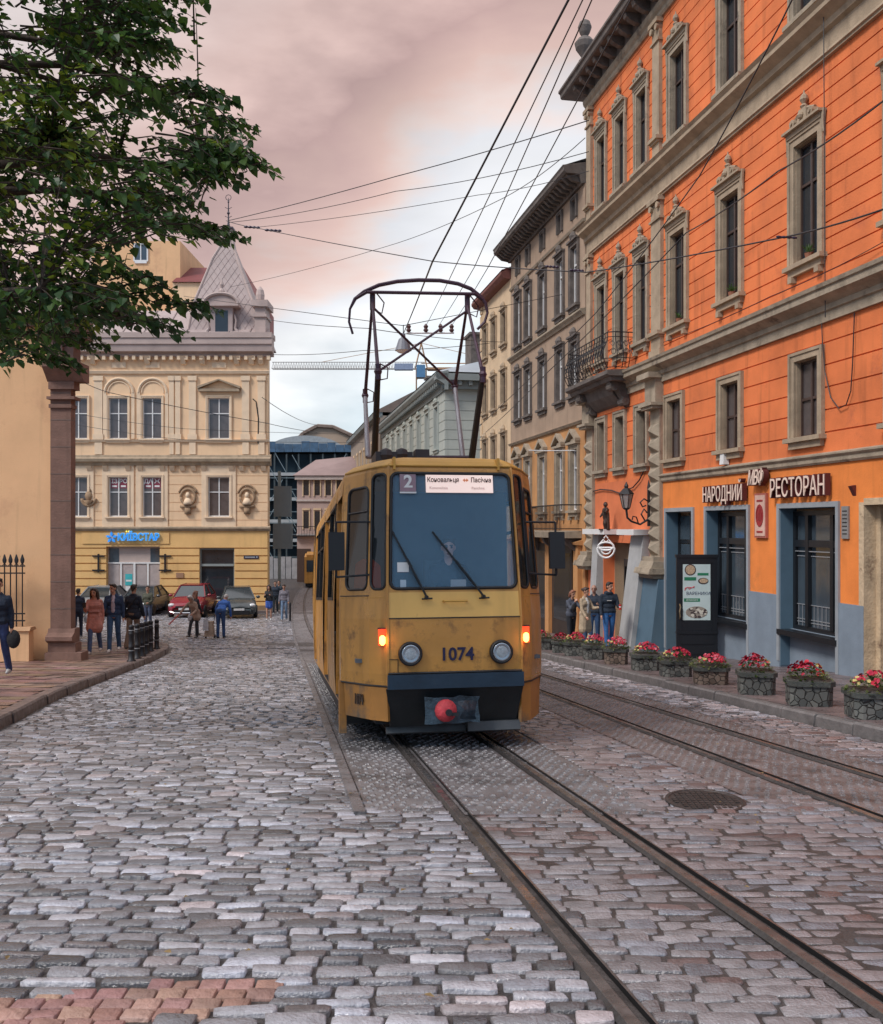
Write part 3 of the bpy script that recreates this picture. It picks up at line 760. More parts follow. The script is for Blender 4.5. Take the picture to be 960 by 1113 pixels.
# blue painted reveals round the niches, with white painted frames
for (a, b, zt, zs) in opens[1:]:
    A, B = sorted((sY(a), sY(b))); zb_ = zg(b)-.0
    mb = MB(); mb.box(A, -.40, zb_, A+.012, .012, zt); mb.box(B-.012, -.40, zb_, B, .012, zt); mb.box(A+.012, -.40, zt-.012, B-.012, .012, zt); OR.part('reveal', mb, M_BLUEPAINT)
    mb = MB(); mb.box(A-.09, .002, zb_+.1, A, .05, zt+.10); mb.box(B, .002, zb_+.1, B+.09, .05, zt+.10); mb.box(A, .002, zt, B, .05, zt+.10); OR.part('architrave', mb, mat('grey_painted_wood', (.30, .33, .36), .6, .1, 3, streak=.2))
def shopwin(w, h):
    def fn(parent, loc, name):
        mb = MB(); y0, y1 = -.36, -.27; f = .09
        mb.box(-w/2, y0, 0, -w/2+f, y1, h); mb.box(w/2-f, y0, 0, w/2, y1, h); mb.box(-w/2+f, y0, h-f, w/2-f, y1, h); mb.box(-w/2+f, y0, 0, w/2-f, y1, f)
        mb.box(-w/2+f, y0, h*.70, w/2-f, y1+.02, h*.70+.14)
        for x in (-w*.22, w*.22): mb.box(x-.05, y0, f, x+.05, y1+.03, h-f)
        root = mb.build(name, M_BLACK, parent, loc=loc)
        mb = MB(); mb.quad((-w/2, -.33, 0), (w/2, -.33, 0), (w/2, -.33, h), (-w/2, -.33, h)); mb.build('pane', M_PANEB, root)
        mb = MB(); g = M_WHITE
        for z in (.16, .22, .52, h*.62, h*.66, h*.70+.07): mb.box(-w/2+f, -.325, z, w/2-f, -.262 if z > h*.65 else -.31, z+.016)
        for k in range(1, 14): mb.box(-w/2+w*k/14-.005, -.325, f, -w/2+w*k/14+.005, -.312, .52)
        mb.build('window_trim', mat('grey_metal_trim', (.35, .37, .40), .35, .1, 5, metal=.3), root)
        mb = MB(); mb.box(-w/2-.06, -.36, -.11, w/2+.06, .075, -.004); mb.build('sill', M_BLACK, root)
        return root
    return fn
OR.window('s1', sY(18.2), -.58, shopwin(1.90*K_-.03, 2.44)); OR.window('s2', sY(21.4), -.62, shopwin(1.90*K_-.03, 2.50)); OR.window('s3', sY(10.95), -.2, shopwin(1.9*K_-.03, 2.08))
# door bay behind the open leaf, and the old brown doorway at the right
mb = MB(); A, B = sY(23.1), sY(24.6); z0 = zg(23.8)+.1
mb.box(A+.012, -.40, z0, B-.012, -.36, 1.9); mb.box(A+.1, -.36, 1.1, B-.1, -.33, 1.18)
for x in (A+.06, B-.06, (A+B)/2): mb.box(x-.05, -.36, z0, x+.05, -.31, 1.9)
dr = OR.part('door', mb, M_BLACK)
mb = MB(); mb.box(A+.12, -.35, 1.2, B-.12, -.325, 1.82); mb.box(A+.12, -.352, z0+1.0, B-.12, -.34, 1.08); o = mb.build('pane', M_PANEB, dr)
mb = MB(); A, B = sY(14.2), sY(16.45); M_OLDD = mat('flaking_brown_door', (.16, .10, .075), .8, .3, 3, .7, 20, stain=((.40, .36, .32), 2.2, .60), streak=.2)
mb.box(A, -.5, -1.3, B, -.36, 1.93); o = OR.part('door', mb, M_OLDD)
for x in (A+.6, A+1.2, A+1.8):
    pass
mb = MB(); mb.tube([(B-.62, -.36, -.1), (B-.62, -.29, -.1), (B-.62, -.29, .12), (B-.62, -.36, .12)], .022, 8); mb.lathe([(.05, 0), (.06, .01)], (B-.62, -.3, .3), 8); mb.build('handle', M_WHITE, o)
mb = MB(); M_FLAKE = mat('flaking_cream_paint', (.55, .42, .28), .8, .2, 4, .6, 20, stain=((.16, .09, .06), 3.0, .56))
mb.box(B-.001, -.36, -1.3, B+.14, .03, 1.98); mb.box(A, -.36, 1.93, B, .03, 2.05); mb.box(B-.12, -.30, -1.3, B-.001, -.22, 1.93)
OR.part('door_frame', mb, M_FLAKE)
# white pipe stub and drain under a window
mb = MB(); mb.prism([(sY(21.35)-.10, .02), (sY(21.35)+.10, .02), (sY(21.35)+.10, .16), (sY(21.35)-.10, .16)], 2.98, 3.3, .8); OR.part('vent_box', mb, M_WHITE)
# left bay street level : orange wall over white battered buttresses and a dark doorway
bs = [(30.62, 25.55)]
mb = MB(); A, B = sY(25.55), sY(30.6)
dA, dB = sY(26.6), sY(29.2)
def lb(s, z):
    if dA < s < dB and z < 1.05: return None
    return (0, 0)
relief(mb, [A, dA, dB, B], [ZB, 1.05, 2.92], lb, back=-.42); OR.part('street_wall', mb, mat('red_orange_plaster', (.66, .18, .07), .85, .12, 1.4, .2, 30, stain=((.52, .12, .05), 1.0, .6), streak=.1))
M_WWASH = mat('whitewashed_plaster', (.38, .385, .39), .85, .10, 2, .3, 20, stain=((.30, .33, .38), 1.5, .6), streak=.15)
def butt(s0, s1, zt, d0, d1, m):
    mb = MB(); mb.extr([(-.1, zt), (d0, zt), (d1, -3.2), (-.1, -3.2)], s0, s1); return OR.part('buttress', mb, m)
butt(sY(25.7), sY(26.6), 1.28, .18, .75, M_WWASH)
butt(sY(29.25), sY(29.75), 1.28, .16, .40, M_WWASH)
butt(sY(24.68), sY(25.68), .12, .20, .62, M_BLUEPAINT)
mb = MB(); mb.box(sY(27.9), -.02, 1.30, sY(29.8), .5, 1.46); OR.part('white_lintel', mb, M_WHITE)
mb = MB(); mb.box(sY(25.66), -.02, 1.30, sY(26.9), .5, 1.46); OR.part('white_lintel', mb, M_WHITE)
mb = MB(); mb.box(dA+.02, -.41, ZB, dB-.02, -.36, 1.03)
dd = OR.part('doorway', mb, mat('beige_door_recess', (.42, .33, .26), .8, .1, 2))
mb = MB(); z0 = zg(27.9)+.1; mb.box(dA+.3, -.36, z0, dA+.38, -.26, .55); mb.box(dB-1.1, -.36, z0, dB-1.02, -.26, .55); mb.box(dA+.38, -.36, .32, dB-1.1, -.26, .55); mb.box(dA+.95, -.36, z0, dA+1.02, -.28, .32)
mb.build('door_frame', M_BLACK, dd)
mb = MB(); mb.quad((dA+.38, -.35, z0), (dB-1.1, -.35, z0), (dB-1.1, -.35, .32), (dA+.38, -.35, .32)); mb.build('pane', M_PANE, dd)
# balcony
A, B = sY(26.75), sY(30.5); W_ = .78
mb = MB(); mb.extr([(0, 5.92), (W_, 5.92), (W_+.06, 5.97), (W_+.06, 6.08), (0, 6.14)], A, B)
mb.extr([(0, 5.80), (W_-.12, 5.80), (W_-.06, 5.92), (0, 5.92)], A+.08, B-.08)
bal = OR.part('balcony', mb, M_DSTONE)
for s in (A+.55, B-.55):
    mb = MB(); P = [(0, 5.80), (W_-.16, 5.80), (W_-.20, 5.68), (W_-.42, 5.60), (.22, 5.38), (.10, 5.15), (0, 5.08)]
    mb.extr(P, s-.16, s+.16); mb.cyl((s-.20, W_-.30, 5.67), (s+.20, W_-.30, 5.67), .13, 12); mb.cyl((s-.20, .13, 5.24), (s+.20, .13, 5.24), .12, 12); mb.cyl((s-.22, W_-.30, 5.67), (s+.22, W_-.30, 5.67), .05, 8); mb.build('bracket', M_DSTONE, bal)
mb = MB(); mb.extr([(0, 5.80), (.45, 5.80), (.35, 5.5), (.1, 5.25), (0, 5.2)], A+.8, B-.8); mb.build('soffit', M_DSTONE, bal)
mb = MB()
path = [(A+.02, 0)] + [(A+.02, W_*k/4) for k in range(1, 4)] + [(A+.02+.1, W_)] + [(A+.12+(B-A-.24)*k/16, W_) for k in range(1, 16)] + [(B-.12, W_), (B-.02, W_*.75), (B-.02, W_*.5), (B-.02, W_*.25), (B-.02, 0)]
def bulge(p, z):
    t = (z-6.14)/1.05; k = .16*math.sin(min(1, t*1.25)*math.pi)*(1-t*.3)
    x, y = p; ox = -1 if x < A+.1 else (1 if x > B-.1 else 0); oy = 1 if y > W_-.01 else 0
    return (x+ox*k, y+oy*k, z)
for p in path: mb.tube([bulge(p, 6.14+1.05*i/8) for i in range(9)], .013, 5)
for z in (6.17, 6.42, 7.05, 7.19): mb.tube([bulge(p, z) for p in path], .018 if z > 7.1 else .012, 5)
for p, q in zip(path, path[1:]):
    m = ((p[0]+q[0])/2, (p[1]+q[1])/2); dx, dy = q[0]-p[0], q[1]-p[1]; l = math.hypot(dx, dy)
    for zc, r in ((6.6, .085), (6.85, .075)):
        ring = []
        for i in range(13):
            a = i*math.pi*2*1.3/12; rr = r*(1-.45*i/12)
            b = bulge((m[0]+dx/l*rr*math.cos(a)*1.0, m[1]+dy/l*rr*math.cos(a)), zc+rr*math.sin(a)*1.25); ring.append(b)
        mb.tube(ring, .010, 4)
mb.build('railing', M_IRON, bal)
for p in (path[0], path[4], path[12], path[20]):
    pass
# plants on two sills
def sillplant(Y_, z, label, n=26, seed=1):
    rr = random.Random(seed); p = OR.world(sY(Y_), .04, z)
    t = thing('potted_plant', label, 'plant', tuple(p), OR.rz)
    mb = MB(); mb.lathe([(.06, 0), (.085, .12), (.09, .12), (.07, .11)], seg=10); mb.build('pot', mat('terracotta', (.3, .12, .07), .8), t)
    mb = MB()
    for k in range(n):
        a = rr.uniform(0, 6.28); l = rr.uniform(.10, .24); e = rr.uniform(.4, 1.3); w = .012
        q = Vector((math.cos(a)*math.cos(e)*l, math.sin(a)*math.cos(e)*l, .12+math.sin(e)*l)); sd_ = Vector((-math.sin(a)*w, math.cos(a)*w, 0)); m_ = q*.55+Vector((0, 0, .07))
        mb.add([(0, 0, .11), tuple(m_+sd_), tuple(q), tuple(m_-sd_)], [(0, 1, 2, 3)])
    mb.build('leaves', M_LEAF[1], t)
sillplant(18.1, 6.80, 'small green plant on the sill of the second floor window above the word РЕСТОРАН', seed=3)
sillplant(21.1, 6.80, 'bushy green plant on the sill of the second floor window above the word НАРОДНИЙ', 40, 4)
sillplant(23.8, 6.80, 'spiky houseplant on the second floor sill just right of the pale pilaster', 22, 5)

# ---- shop signs on the orange wall
M_SIGNRED = mat('dark_red_sign_side', (.10, .02, .02), .6, .1, 5)
M_SIGNW = mat('cream_sign_face', (.80, .62, .52), .6, .05, 5)
def ORM(s, y, z): return Matrix.Translation(Vector((s-20*K_, y, z-OR.zr))) @ STANDY
def wallthing(name, label, cat, s, y, z, group=None):
    return thing(name, label, cat, tuple(OR.world(s, y, z)), OR.rz, group)
def lettersign(label, txt, Yc, zc, size, sx, **k):
    t = wallthing('shop_sign', label, 'sign', sY(Yc), 0, zc)
    mb = MB(); lettering(mb, txt, size, STANDY, depth=.055, sx=sx, bold=.014, **k); mb.v = [(x, y+.10, z) for x, y, z in mb.v]; mb.build('letter_block', M_SIGNRED, t)
    mb = MB(); lettering(mb, txt, size*.985, STANDY, depth=.006, sx=sx, bold=.0, **k); mb.v = [(x, y+.163, z) for x, y, z in mb.v]; mb.build('letter_face', M_SIGNW, t)
    mb = MB(); w = max(abs(x) for x, y, z in mb.v) if mb.v else 1.0
    for z in (-.08, .10): mb.box(-w*.9, 0.0, z-.012, w*.9, .05, z+.012)
    mb.build('mounting_rail', M_SIGNRED, t)
    return t
lettersign('raised red edged letters НАРОДНИЙ on the orange wall above the open black door', 'НАРОДНИЙ', 21.35, 2.28, .50, .66)
lettersign('raised red edged letters РЕСТОРАН on the orange wall above the widest shop window', 'РЕСТОРАН', 18.35, 2.31, .54, .68)
t = wallthing('shop_sign', 'raised monogram МВФ between the two words of the restaurant sign', 'sign', sY(19.85), 0, 2.58)
mb = MB(); lettering(mb, 'МВФ', .44, STANDY, depth=.06, sx=.66, shear=.3, bold=.015, spacing=.85); mb.v = [(x, y+.12, z) for x, y, z in mb.v]; mb.build('letter_block', M_SIGNRED, t)
mb = MB(); lettering(mb, 'МВФ', .44, STANDY, depth=.006, sx=.66, shear=.3, bold=.004, spacing=.85); mb.v = [(x, y+.188, z) for x, y, z in mb.v]; mb.build('letter_face', M_SIGNW, t)
t = wallthing('wall_plate', 'tall pinkish plate with a red oval emblem under the restaurant monogram', 'sign', sY(19.85), 0, 1.78)
mb = MB(); mb.box(-.24, .005, -.48, .24, .06, .48); mb.build('plate', mat('dusty_red_plate', (.40, .12, .09), .6), t)
mb = MB(); mb.box(-.20, .061, -.44, .20, .07, .44); mb.build('plate_face', mat('pale_pink_plate', (.62, .40, .33), .6), t)
mb = MB(); mb.T = Matrix.Translation((0, .072, 0)) @ Matrix.Rotation(R(-90), 4, 'X')
mb.lathe([(.001, 0), (.15, 0), (.15, .012), (.12, .012), (.12, .004), (.001, .004)], (0, 0, 0), 20, 1, 1.6); mb.T = None
for x, h in ((-.06, .10), (0, .15), (.06, .10)): mb.box(x-.022, .073, -.10, x+.022, .086, -.10+h*1.6)
mb.box(-.12, .071, .30, .12, .078, .34); mb.box(-.12, .071, -.37, .12, .078, -.33)
mb.build('emblem', mat('dark_red_enamel', (.30, .025, .03), .4), t)
t = wallthing('wall_plate', 'narrow grey plaque right of the word РЕСТОРАН beside the old brown door', 'sign', sY(16.98), 0, 1.62)
mb = MB(); mb.box(-.10, .005, -.30, .10, .04, .30); mb.build('plate', mat('grey_plate', (.22, .22, .22), .5), t)
mb = MB()
for k in range(7): mb.box(-.07, .041, -.22+k*.07, .07, .044, -.20+k*.07)
mb.build('engraving', M_BLACK, t)
t = wallthing('small_pennant', 'small dark red triangular bracket on the orange wall right of РЕСТОРАН', 'bracket', sY(16.75), 0, 2.1)
mb = MB(); mb.extr([(0, 0), (.10, .18), (0, .2)], -.05, .05); mb.build('bracket_body', M_SIGNRED, t)

# open black door leaf with the menu poster
p = OR.world(sY(21.7)+.5, .03, 0); zd = zg(21.9)+.12
t = thing('open_door', 'tall black door leaf standing open with a food poster on it', 'door', (6.52, 21.75, zd))
w, h = -.97, 2.42
mb = MB(); mb.box(w, -.03, .02, 0, .03, .62); mb.box(w, -.03, .62, w+.12, .03, h); mb.box(-.12, -.03, .62, 0, .03, h); mb.box(w+.12, -.03, h-.16, -.12, .03, h); mb.box(w+.12, -.012, .62, -.12, .012, h-.16)
mb.box(w+.10, -.045, .12, -.10, -.03, .30); mb.box(w+.10, -.045, .36, -.10, -.03, .56); mb.box(w-.01, -.05, .60, .01, .05, .66); mb.box(w-.02, -.05, h-.02, .02, .05, h+.05)
mb.build('door_leaf', M_BLACK, t)
mb = MB(); mb.tube([(w+.07, -.03, .95), (w+.07, -.08, 1.0), (w+.055, -.09, 1.12), (w+.08, -.08, 1.24), (w+.07, -.03, 1.3)], .016, 6); mb.build('handle', mat('brass', (.5, .4, .25), .35, metal=.9), t)
X0, X1, Z0, Z1 = w+.15, w+.80, .92, 2.24
mb = MB(); mb.box(X0, -.022, Z0, X1, -.0125, Z1); po = mb.build('poster', mat('pale_blue_poster_paper', (.55, .66, .66), .5, .08, 3), t)
px = lambda u: X0+(X1-X0)*u
pz = lambda v: Z1-(Z1-Z0)*v
M_PG = mat('poster_green', (.02, .20, .10), .5); M_PT = mat('poster_dark_text', (.03, .04, .10), .5); M_PF = mat('poster_dumpling', (.50, .36, .24), .6, .4, 30); M_PD = mat('poster_dark_bowl', (.07, .05, .05), .5); M_PR = mat('poster_red', (.55, .08, .10), .5)
def disc(mb, u, v, r, y, sc=1): mb.T = Matrix.Translation((px(u), y, pz(v))) @ Matrix.Rotation(R(90), 4, 'X'); mb.lathe([(r, 0), (r*.98, .002)], (0, 0, 0), 18, 1, sc); mb.T = None
mb = MB(); disc(mb, .27, .10, .135, -.024); mb.build('printed_bowl', M_PD, po); mb = MB(); disc(mb, .27, .10, .11, -.027); mb.build('printed_food', M_PF, po)
mb = MB(); disc(mb, .74, .30, .125, -.024, .62); mb.build('printed_bowl', M_PD, po); mb = MB(); disc(mb, .75, .295, .10, -.027, .55); mb.build('printed_food', M_PF, po)
mb = MB(); mb.box(px(.05), -.025, pz(.29), px(.48), -.022, pz(.23)); mb.box(px(.53), -.025, pz(.20), px(.93), -.022, pz(.155)); mb.box(px(.04), -.025, pz(.67), px(.62), -.022, pz(.61)); mb.build('printed_label', M_PG, po)
mb = MB(); 
for k in range(3): mb.tube([(px(.06), -.025, pz(.47-.02*k)), (px(.15), -.025, pz(.41)), (px(.22), -.025, pz(.45-.02*k)), (px(.42), -.025, pz(.39+.015*k))], .006, 4)
mb.build('printed_scribble', M_PR, po)
mb = MB(); lettering(mb, 'ВАРЕНИКИ', .105, Matrix.Translation((px(.56), -.025, pz(.525))) @ STANDN, depth=.001); mb.build('poster_text', M_PT, po)
mb = MB(); lettering(mb, 'ДОМАШНІ', .055, Matrix.Translation((px(.33), -.0265, pz(.64))) @ STANDN, depth=.001); mb.build('poster_text', M_WHITE, po)
rr = random.Random(5)
mb = MB(); disc(mb, .5, .86, .26, -.0235, .55); mb.build('printed_bowl', mat('poster_plate', (.30, .26, .22), .5, .3, 20), po)
mb = MB(); mb2 = MB()
for k in range(26):
    a, q = rr.uniform(0, 6.28), math.sqrt(rr.random())
    disc(mb if k % 2 else mb2, .5+.34*q*math.cos(a), .86+.085*q*math.sin(a), rr.uniform(.03, .05), -.026-.0002*k, .7)
mb.build('printed_food', mat('poster_pale_food', (.62, .58, .50), .5), po); mb2.build('printed_food', M_PD, po)

# lantern on a scroll bracket
t = wallthing('wall_lantern', 'black cast iron lantern on a scroll arm beside the diamond pointed pilaster', 'lantern', sY(25.2), .25, 2.0)
mb = MB()
mb.box(-.04, -.02, -.45, .04, .03, .60); mb.tube([(0, 0, -.25), (0, .25, -.40), (0, .5, -.32), (0, .62, -.22), (0, .65, -.0), (0, .65, .02)], .03, 6)
mb.tube([(0, .0, .22), (0, .14, .30), (0, .25, .2), (0, .18, .08), (0, .08, .12)], .022, 6); mb.tube([(0, .1, -.32), (0, .22, -.12), (0, .14, .02), (0, .05, -.08)], .022, 6); mb.tube([(0, .3, -.38), (0, .36, -.2), (0, .46, -.18), (0, .48, -.28)], .02, 6); mb.lathe([(.05, 0), (.03, .1), (.008, .22)], (0, 0, .6), 6)
mb.build('scroll_arm', M_IRON, t)
mb = MB(); mb.lathe([(.04, -.03), (.09, 0), (.10, .03)], (0, .65, .02), 6); mb.lathe([(.21, 0), (.20, .03), (.08, .16), (.05, .17), (.06, .22), (.01, .34)], (0, .65, .42), 6)
for k in range(6):
    a = k*math.pi/3; mb.tube([(.1*math.cos(a), .65+.1*math.sin(a), .05), (.185*math.cos(a), .65+.185*math.sin(a), .43)], .012, 4)
mb.build('lantern_cage', M_IRON, t)
mb = MB(); mb.lathe([(.09, .05), (.175, .42)], (0, .65, 0), 6); mb.build('lantern_glass', glass('milky_lantern_glass', (.4, .42, .42), .5, (.8, .8, .8), .2, .6), t)

# round white cafe sign with a bronze figure over it
t = wallthing('cafe_sign', 'white ring shaped cup and moustache sign hanging over the doorway', 'sign', sY(27.6), .55, .93)
mb = MB(); mb.T = Matrix.Rotation(R(60), 4, 'Z')
def ringpts(cx, cz, rx, rz, a0, a1, n=20): return [(cx+rx*math.cos(R(a0+(a1-a0)*i/n)), 0, cz+rz*math.sin(R(a0+(a1-a0)*i/n))) for i in range(n+1)]
mb.tube(ringpts(0, .02, .23, .12, 0, 360), .03, 6); mb.tube(ringpts(0, -.02, .26, .30, 180, 360), .03, 6); mb.tube([(-.26, 0, -.02), (.26, 0, -.02)], .03, 6)
mb.tube(ringpts(0, -.08, .14, .13, 180, 360)+[(-.14, 0, -.08)], .022, 6); mb.tube([(-.18, 0, .10), (-.08, 0, .22), (0, 0, .14), (.08, 0, .22), (.18, 0, .10)], .024, 6); mb.tube([(-.06, 0, .26), (0, 0, .34), (.06, 0, .26)], .022, 6)
mb.build('ring_outline', mat('white_enamel', (.85, .85, .85), .4, 0), t)
mb = MB(); mb.tube([(0, -.55, .36), (0, 0, .36)], .018, 6); mb.build('arm', M_IRON, t)
t = wallthing('bronze_figure', 'small dark bronze figure mounted on the wall above the round cafe sign', 'statue', sY(28.1), .36, 1.47)
mb = MB()
mb.tube([(.06, 0, 0), (.07, .02, .16), (.03, 0, .34)], [.04, .05, .06], 7); mb.tube([(-.08, .03, 0), (-.09, .05, .16), (-.03, 0, .34)], [.04, .05, .06], 7)
mb.tube([(0, 0, .30), (0, .02, .45), (0, 0, .60), (0, 0, .66)], [.09, .10, .11, .05], 8); mb.ball((0, .01, .74), .075, 8, (1, 1, 1.15)); mb.tube([(.1, 0, .58), (.18, .05, .45), (.14, .13, .36)], [.04, .035, .025], 6); mb.tube([(-.1, 0, .58), (-.17, .07, .50), (-.10, .15, .55)], [.04, .035, .025], 6)
mb.tube([(-.16, -.02, 0), (-.16, -.02, .45), (-.22, 0, .5)], [.05, .035, .02], 6)
mb.lathe([(.22, -.04), (.22, 0)], seg=12)
mb.build('figure', mat('dark_bronze', (.09, .065, .055), .45, .3, 8, metal=.7), t)

# ================= taupe building beyond
B2 = Bld('taupe_building', 'grey brown house with a deep black bracketed eave next to the orange building', 'building', (10.62, 0), (-1, -.19), 35*K_)
a2, b2 = sY(30.68), sY(40.0)
w2 = [38.8, 37.3, 35.35, 33.25, 31.7]
mb = MB(); sb = [a2, b2]; zb = [-3.6, 5.0, 8.7, 13.2, 9.15, 11.2, 6.05, 7.9, 2.1, 4.2, 12.15, 12.8, 1.4]
for Y_ in w2: sb += [sY(Y_)-.34, sY(Y_)+.34, sY(Y_)-.2, sY(Y_)+.2]
def f2w(s, z):
    for Y_ in w2:
        d = abs(s-sY(Y_))
        if d < .34 and (9.15 < z < 11.2 or 6.05 < z < 7.9 or 2.1 < z < 4.2): return None
        if d < .2 and 12.15 < z < 12.8: return None
    return (0, 0 if z > 5.0 else 1)
relief(mb, sb, zb, f2w, back=-.3); B2.part('wall', mb, [M_TAUPE, M_TOCHRE])
wa = make_window(.68, 2.05, .13, 'hood', M_DSTONE, M_WHITE, M_PANEL, rec=.12, mull=1, transom=[.7])
wb = make_window(.68, 1.85, .13, 'hood', M_DSTONE, M_WHITE, M_PANEL, rec=.12, mull=1, transom=[.7])
wc_ = make_window(.68, 2.10, .14, 'pediment', M_STONE, M_WHITE, M_PANEL, rec=.12, mull=1, transom=[.7])
ws = make_window(.40, .65, .08, 'plain', M_DSTONE, M_DARKWOOD, M_PANE, rec=.15, mull=0, transom=None, sill=False)
for Y_ in w2:
    B2.window('a', sY(Y_), 9.15, wa); B2.window('b', sY(Y_), 6.05, wb); B2.window('c', sY(Y_), 2.1, wc_); B2.window('s', sY(Y_), 12.15, ws)
mb = MB(); mb.extr([(-.1, 8.62), (.06, 8.62), (.10, 8.68), (.18, 8.76), (.18, 8.82), (-.1, 8.86)], a2, b2); mb.extr([(-.1, 11.72), (.06, 11.74), (.10, 11.82), (-.1, 11.86)], a2, b2); mb.extr([(-.1, 5.0), (.08, 5.02), (.14, 5.1), (-.1, 5.16)], a2, b2); B2.part('string_course', mb, M_STONE)
mb = MB(); mb.extr([(-.3, 13.28), (.66, 13.30), (.74, 13.38), (.74, 13.48), (.78, 13.55), (-.3, 13.75)], a2, b2+.15); mb.extr([(-.1, 13.0), (.1, 13.0), (.2, 13.29), (-.1, 13.29)], a2, b2+.1)
s = a2+.2
while s < b2+.2: mb.extr([(.1, 13.05), (.4, 13.1), (.62, 13.285), (.1, 13.285)], s-.07, s+.07); s += .36
B2.part('eave', mb, M_DSTONE)
mb = MB(); mb.box(a2, -12, -3.8, b2, -.3, 13.3); B2.part('side_wall', mb, M_TAUPE)
mb = MB(); mb.add([(a2, .7, 13.56), (b2+.15, .7, 13.56), (b2+.15, -6, 16), (a2, -6, 16)], [(0,1,2,3)]); mb.add([(a2, -12, 13.6), (b2+.15, -12, 13.6), (b2+.15, -6, 16), (a2, -6, 16)], [(3,2,1,0)]); B2.part('roof', mb, M_ROOFGREY)
# first floor balcony and shop front of the taupe building
A, B = sY(31.0), sY(36.2); mb = MB(); mb.extr([(0, 1.15), (.75, 1.15), (.8, 1.35), (0, 1.4)], A, B); bl = B2.part('balcony', mb, M_STONE)
mb = MB()
for k in range(34): x = A+.03+(B-A-.06)*k/33; mb.box(x-.01, .72, 1.4, x+.01, .74, 2.25)
mb.box(A, .71, 2.25, B, .76, 2.29); mb.box(A, .71, 1.45, B, .75, 1.48)
for x in (A+.02, B-.02): mb.box(x-.015, 0, 2.25, x+.015, .72, 2.29); mb.box(x-.015, 0, 1.45, x+.015, .72, 1.48)
mb.build('railing', M_IRON, bl)
for s in (A+.3, (A+B)/2, B-.3):
    mb = MB(); mb.extr([(0, 1.15), (.6, 1.15), (.5, .95), (.15, .7), (0, .5)], s-.1, s+.1); mb.build('bracket', M_DSTONE, bl)
M_SHOPB = mat('dark_brown_shop_front', (.035, .025, .022), .5, .2, 4)
for (ya, yb, nm) in ((31.9, 34.1, 0), (34.7, 36.6, 1), (37.2, 39.4, 2)):
    mb = MB(); z0 = zg(ya); mb.box(sY(ya), -.05, z0, sY(yb), .05, .95)
    o = B2.part('shop_front', mb, M_SHOPB); mb = MB(); mb.box(sY(ya)+.15, .051, z0+.6, sY(yb)-.15, .06, .6); mb.build('pane', M_PANE, o)
for Y_ in (31.2, 34.4, 36.9, 39.7):
    mb = MB(); mb.box(sY(Y_)-.22, -.02, -3.4, sY(Y_)+.22, .16, .9); mb.extr([(-.05, .9), (.26, .92), (.3, 1.0), (-.05, 1.1)], sY(Y_)-.3, sY(Y_)+.3); B2.part('pilaster', mb, M_TOCHRE)
t = thing('flag_holder', 'white horizontal pole sticking out over the taupe house windows', 'pole', tuple(B2.world(sY(31.6), 0, 4.15)), B2.rz)
mb = MB(); mb.tube([(0, 0, 0), (.3, 1.0, 0), (.45, 1.55, .02)], .02, 6); mb.build('pole_rod', M_WHITE, t)

# ================= cream house further on
B3 = Bld('cream_building', 'narrow cream house with a red eave beyond the taupe one', 'building', (10.62, 0), (-1, -.19), 42*K_)
a3, b3 = sY(40.05), sY(45.6)
w3 = [44.6, 42.9, 41.1]
mb = MB(); sb = [a3, b3]; zb = [-3.8, 12.5, 9.7, 11.1, 7.0, 8.4, 4.0, 5.6, .8, 2.6]
for Y_ in w3: sb += [sY(Y_)-.35, sY(Y_)+.35]
relief(mb, sb, zb, lambda s, z: None if any(abs(s-sY(Y_)) < .35 for Y_ in w3) and (9.7 < z < 11.1 or 7.0 < z < 8.4 or 4.0 < z < 5.6 or .8 < z < 2.6) else (0, 0), back=-.25)
for k in range(26): mb.mi = 0; mb.box(b3-.42 if k % 2 else b3-.3, -.05, -3+k*.6, b3+.02, .05, -3+k*.6+.5)
B3.part('wall', mb, M_CREAM)
wx = make_window(.7, 1.4, .10, 'hood', M_STONEL, M_DARKWOOD, M_PANEL, rec=.10, mull=1, transom=[.6]); wy = make_window(.7, 1.6, .10, 'hood', M_STONEL, M_DARKWOOD, M_PANEL, rec=.10, mull=1, transom=[.6]); wz = make_window(.7, 1.8, .10, 'plain', M_STONEL, M_DARKWOOD, M_PANE, rec=.10, mull=1, transom=[.6])
for Y_ in w3: B3.window('x', sY(Y_), 9.7, wx); B3.window('x', sY(Y_), 7.0, wx); B3.window('y', sY(Y_), 4.0, wy); B3.window('z', sY(Y_), .8, wz)
mb = MB(); mb.extr([(-.1, 12.3), (.3, 12.35), (.42, 12.5), (.42, 12.62), (-.1, 12.8)], a3, b3+.3); B3.part('eave', mb, mat('red_brown_eave', (.17, .06, .05), .7))
mb = MB(); mb.box(a3, -10, -4, b3, -.25, 12.4); B3.part('side_wall', mb, M_CREAM)
mb = MB(); mb.add([(a3, .4, 12.7), (b3+.3, .4, 12.7), (b3+.3, -5, 14.8), (a3, -5, 14.8), (b3+.3, -10, 12.7), (a3, -10, 12.7)], [(0,1,2,3), (3,2,4,5), (1,4,2), (0,3,5)]); B3.part('roof', mb, M_ROOFRED)

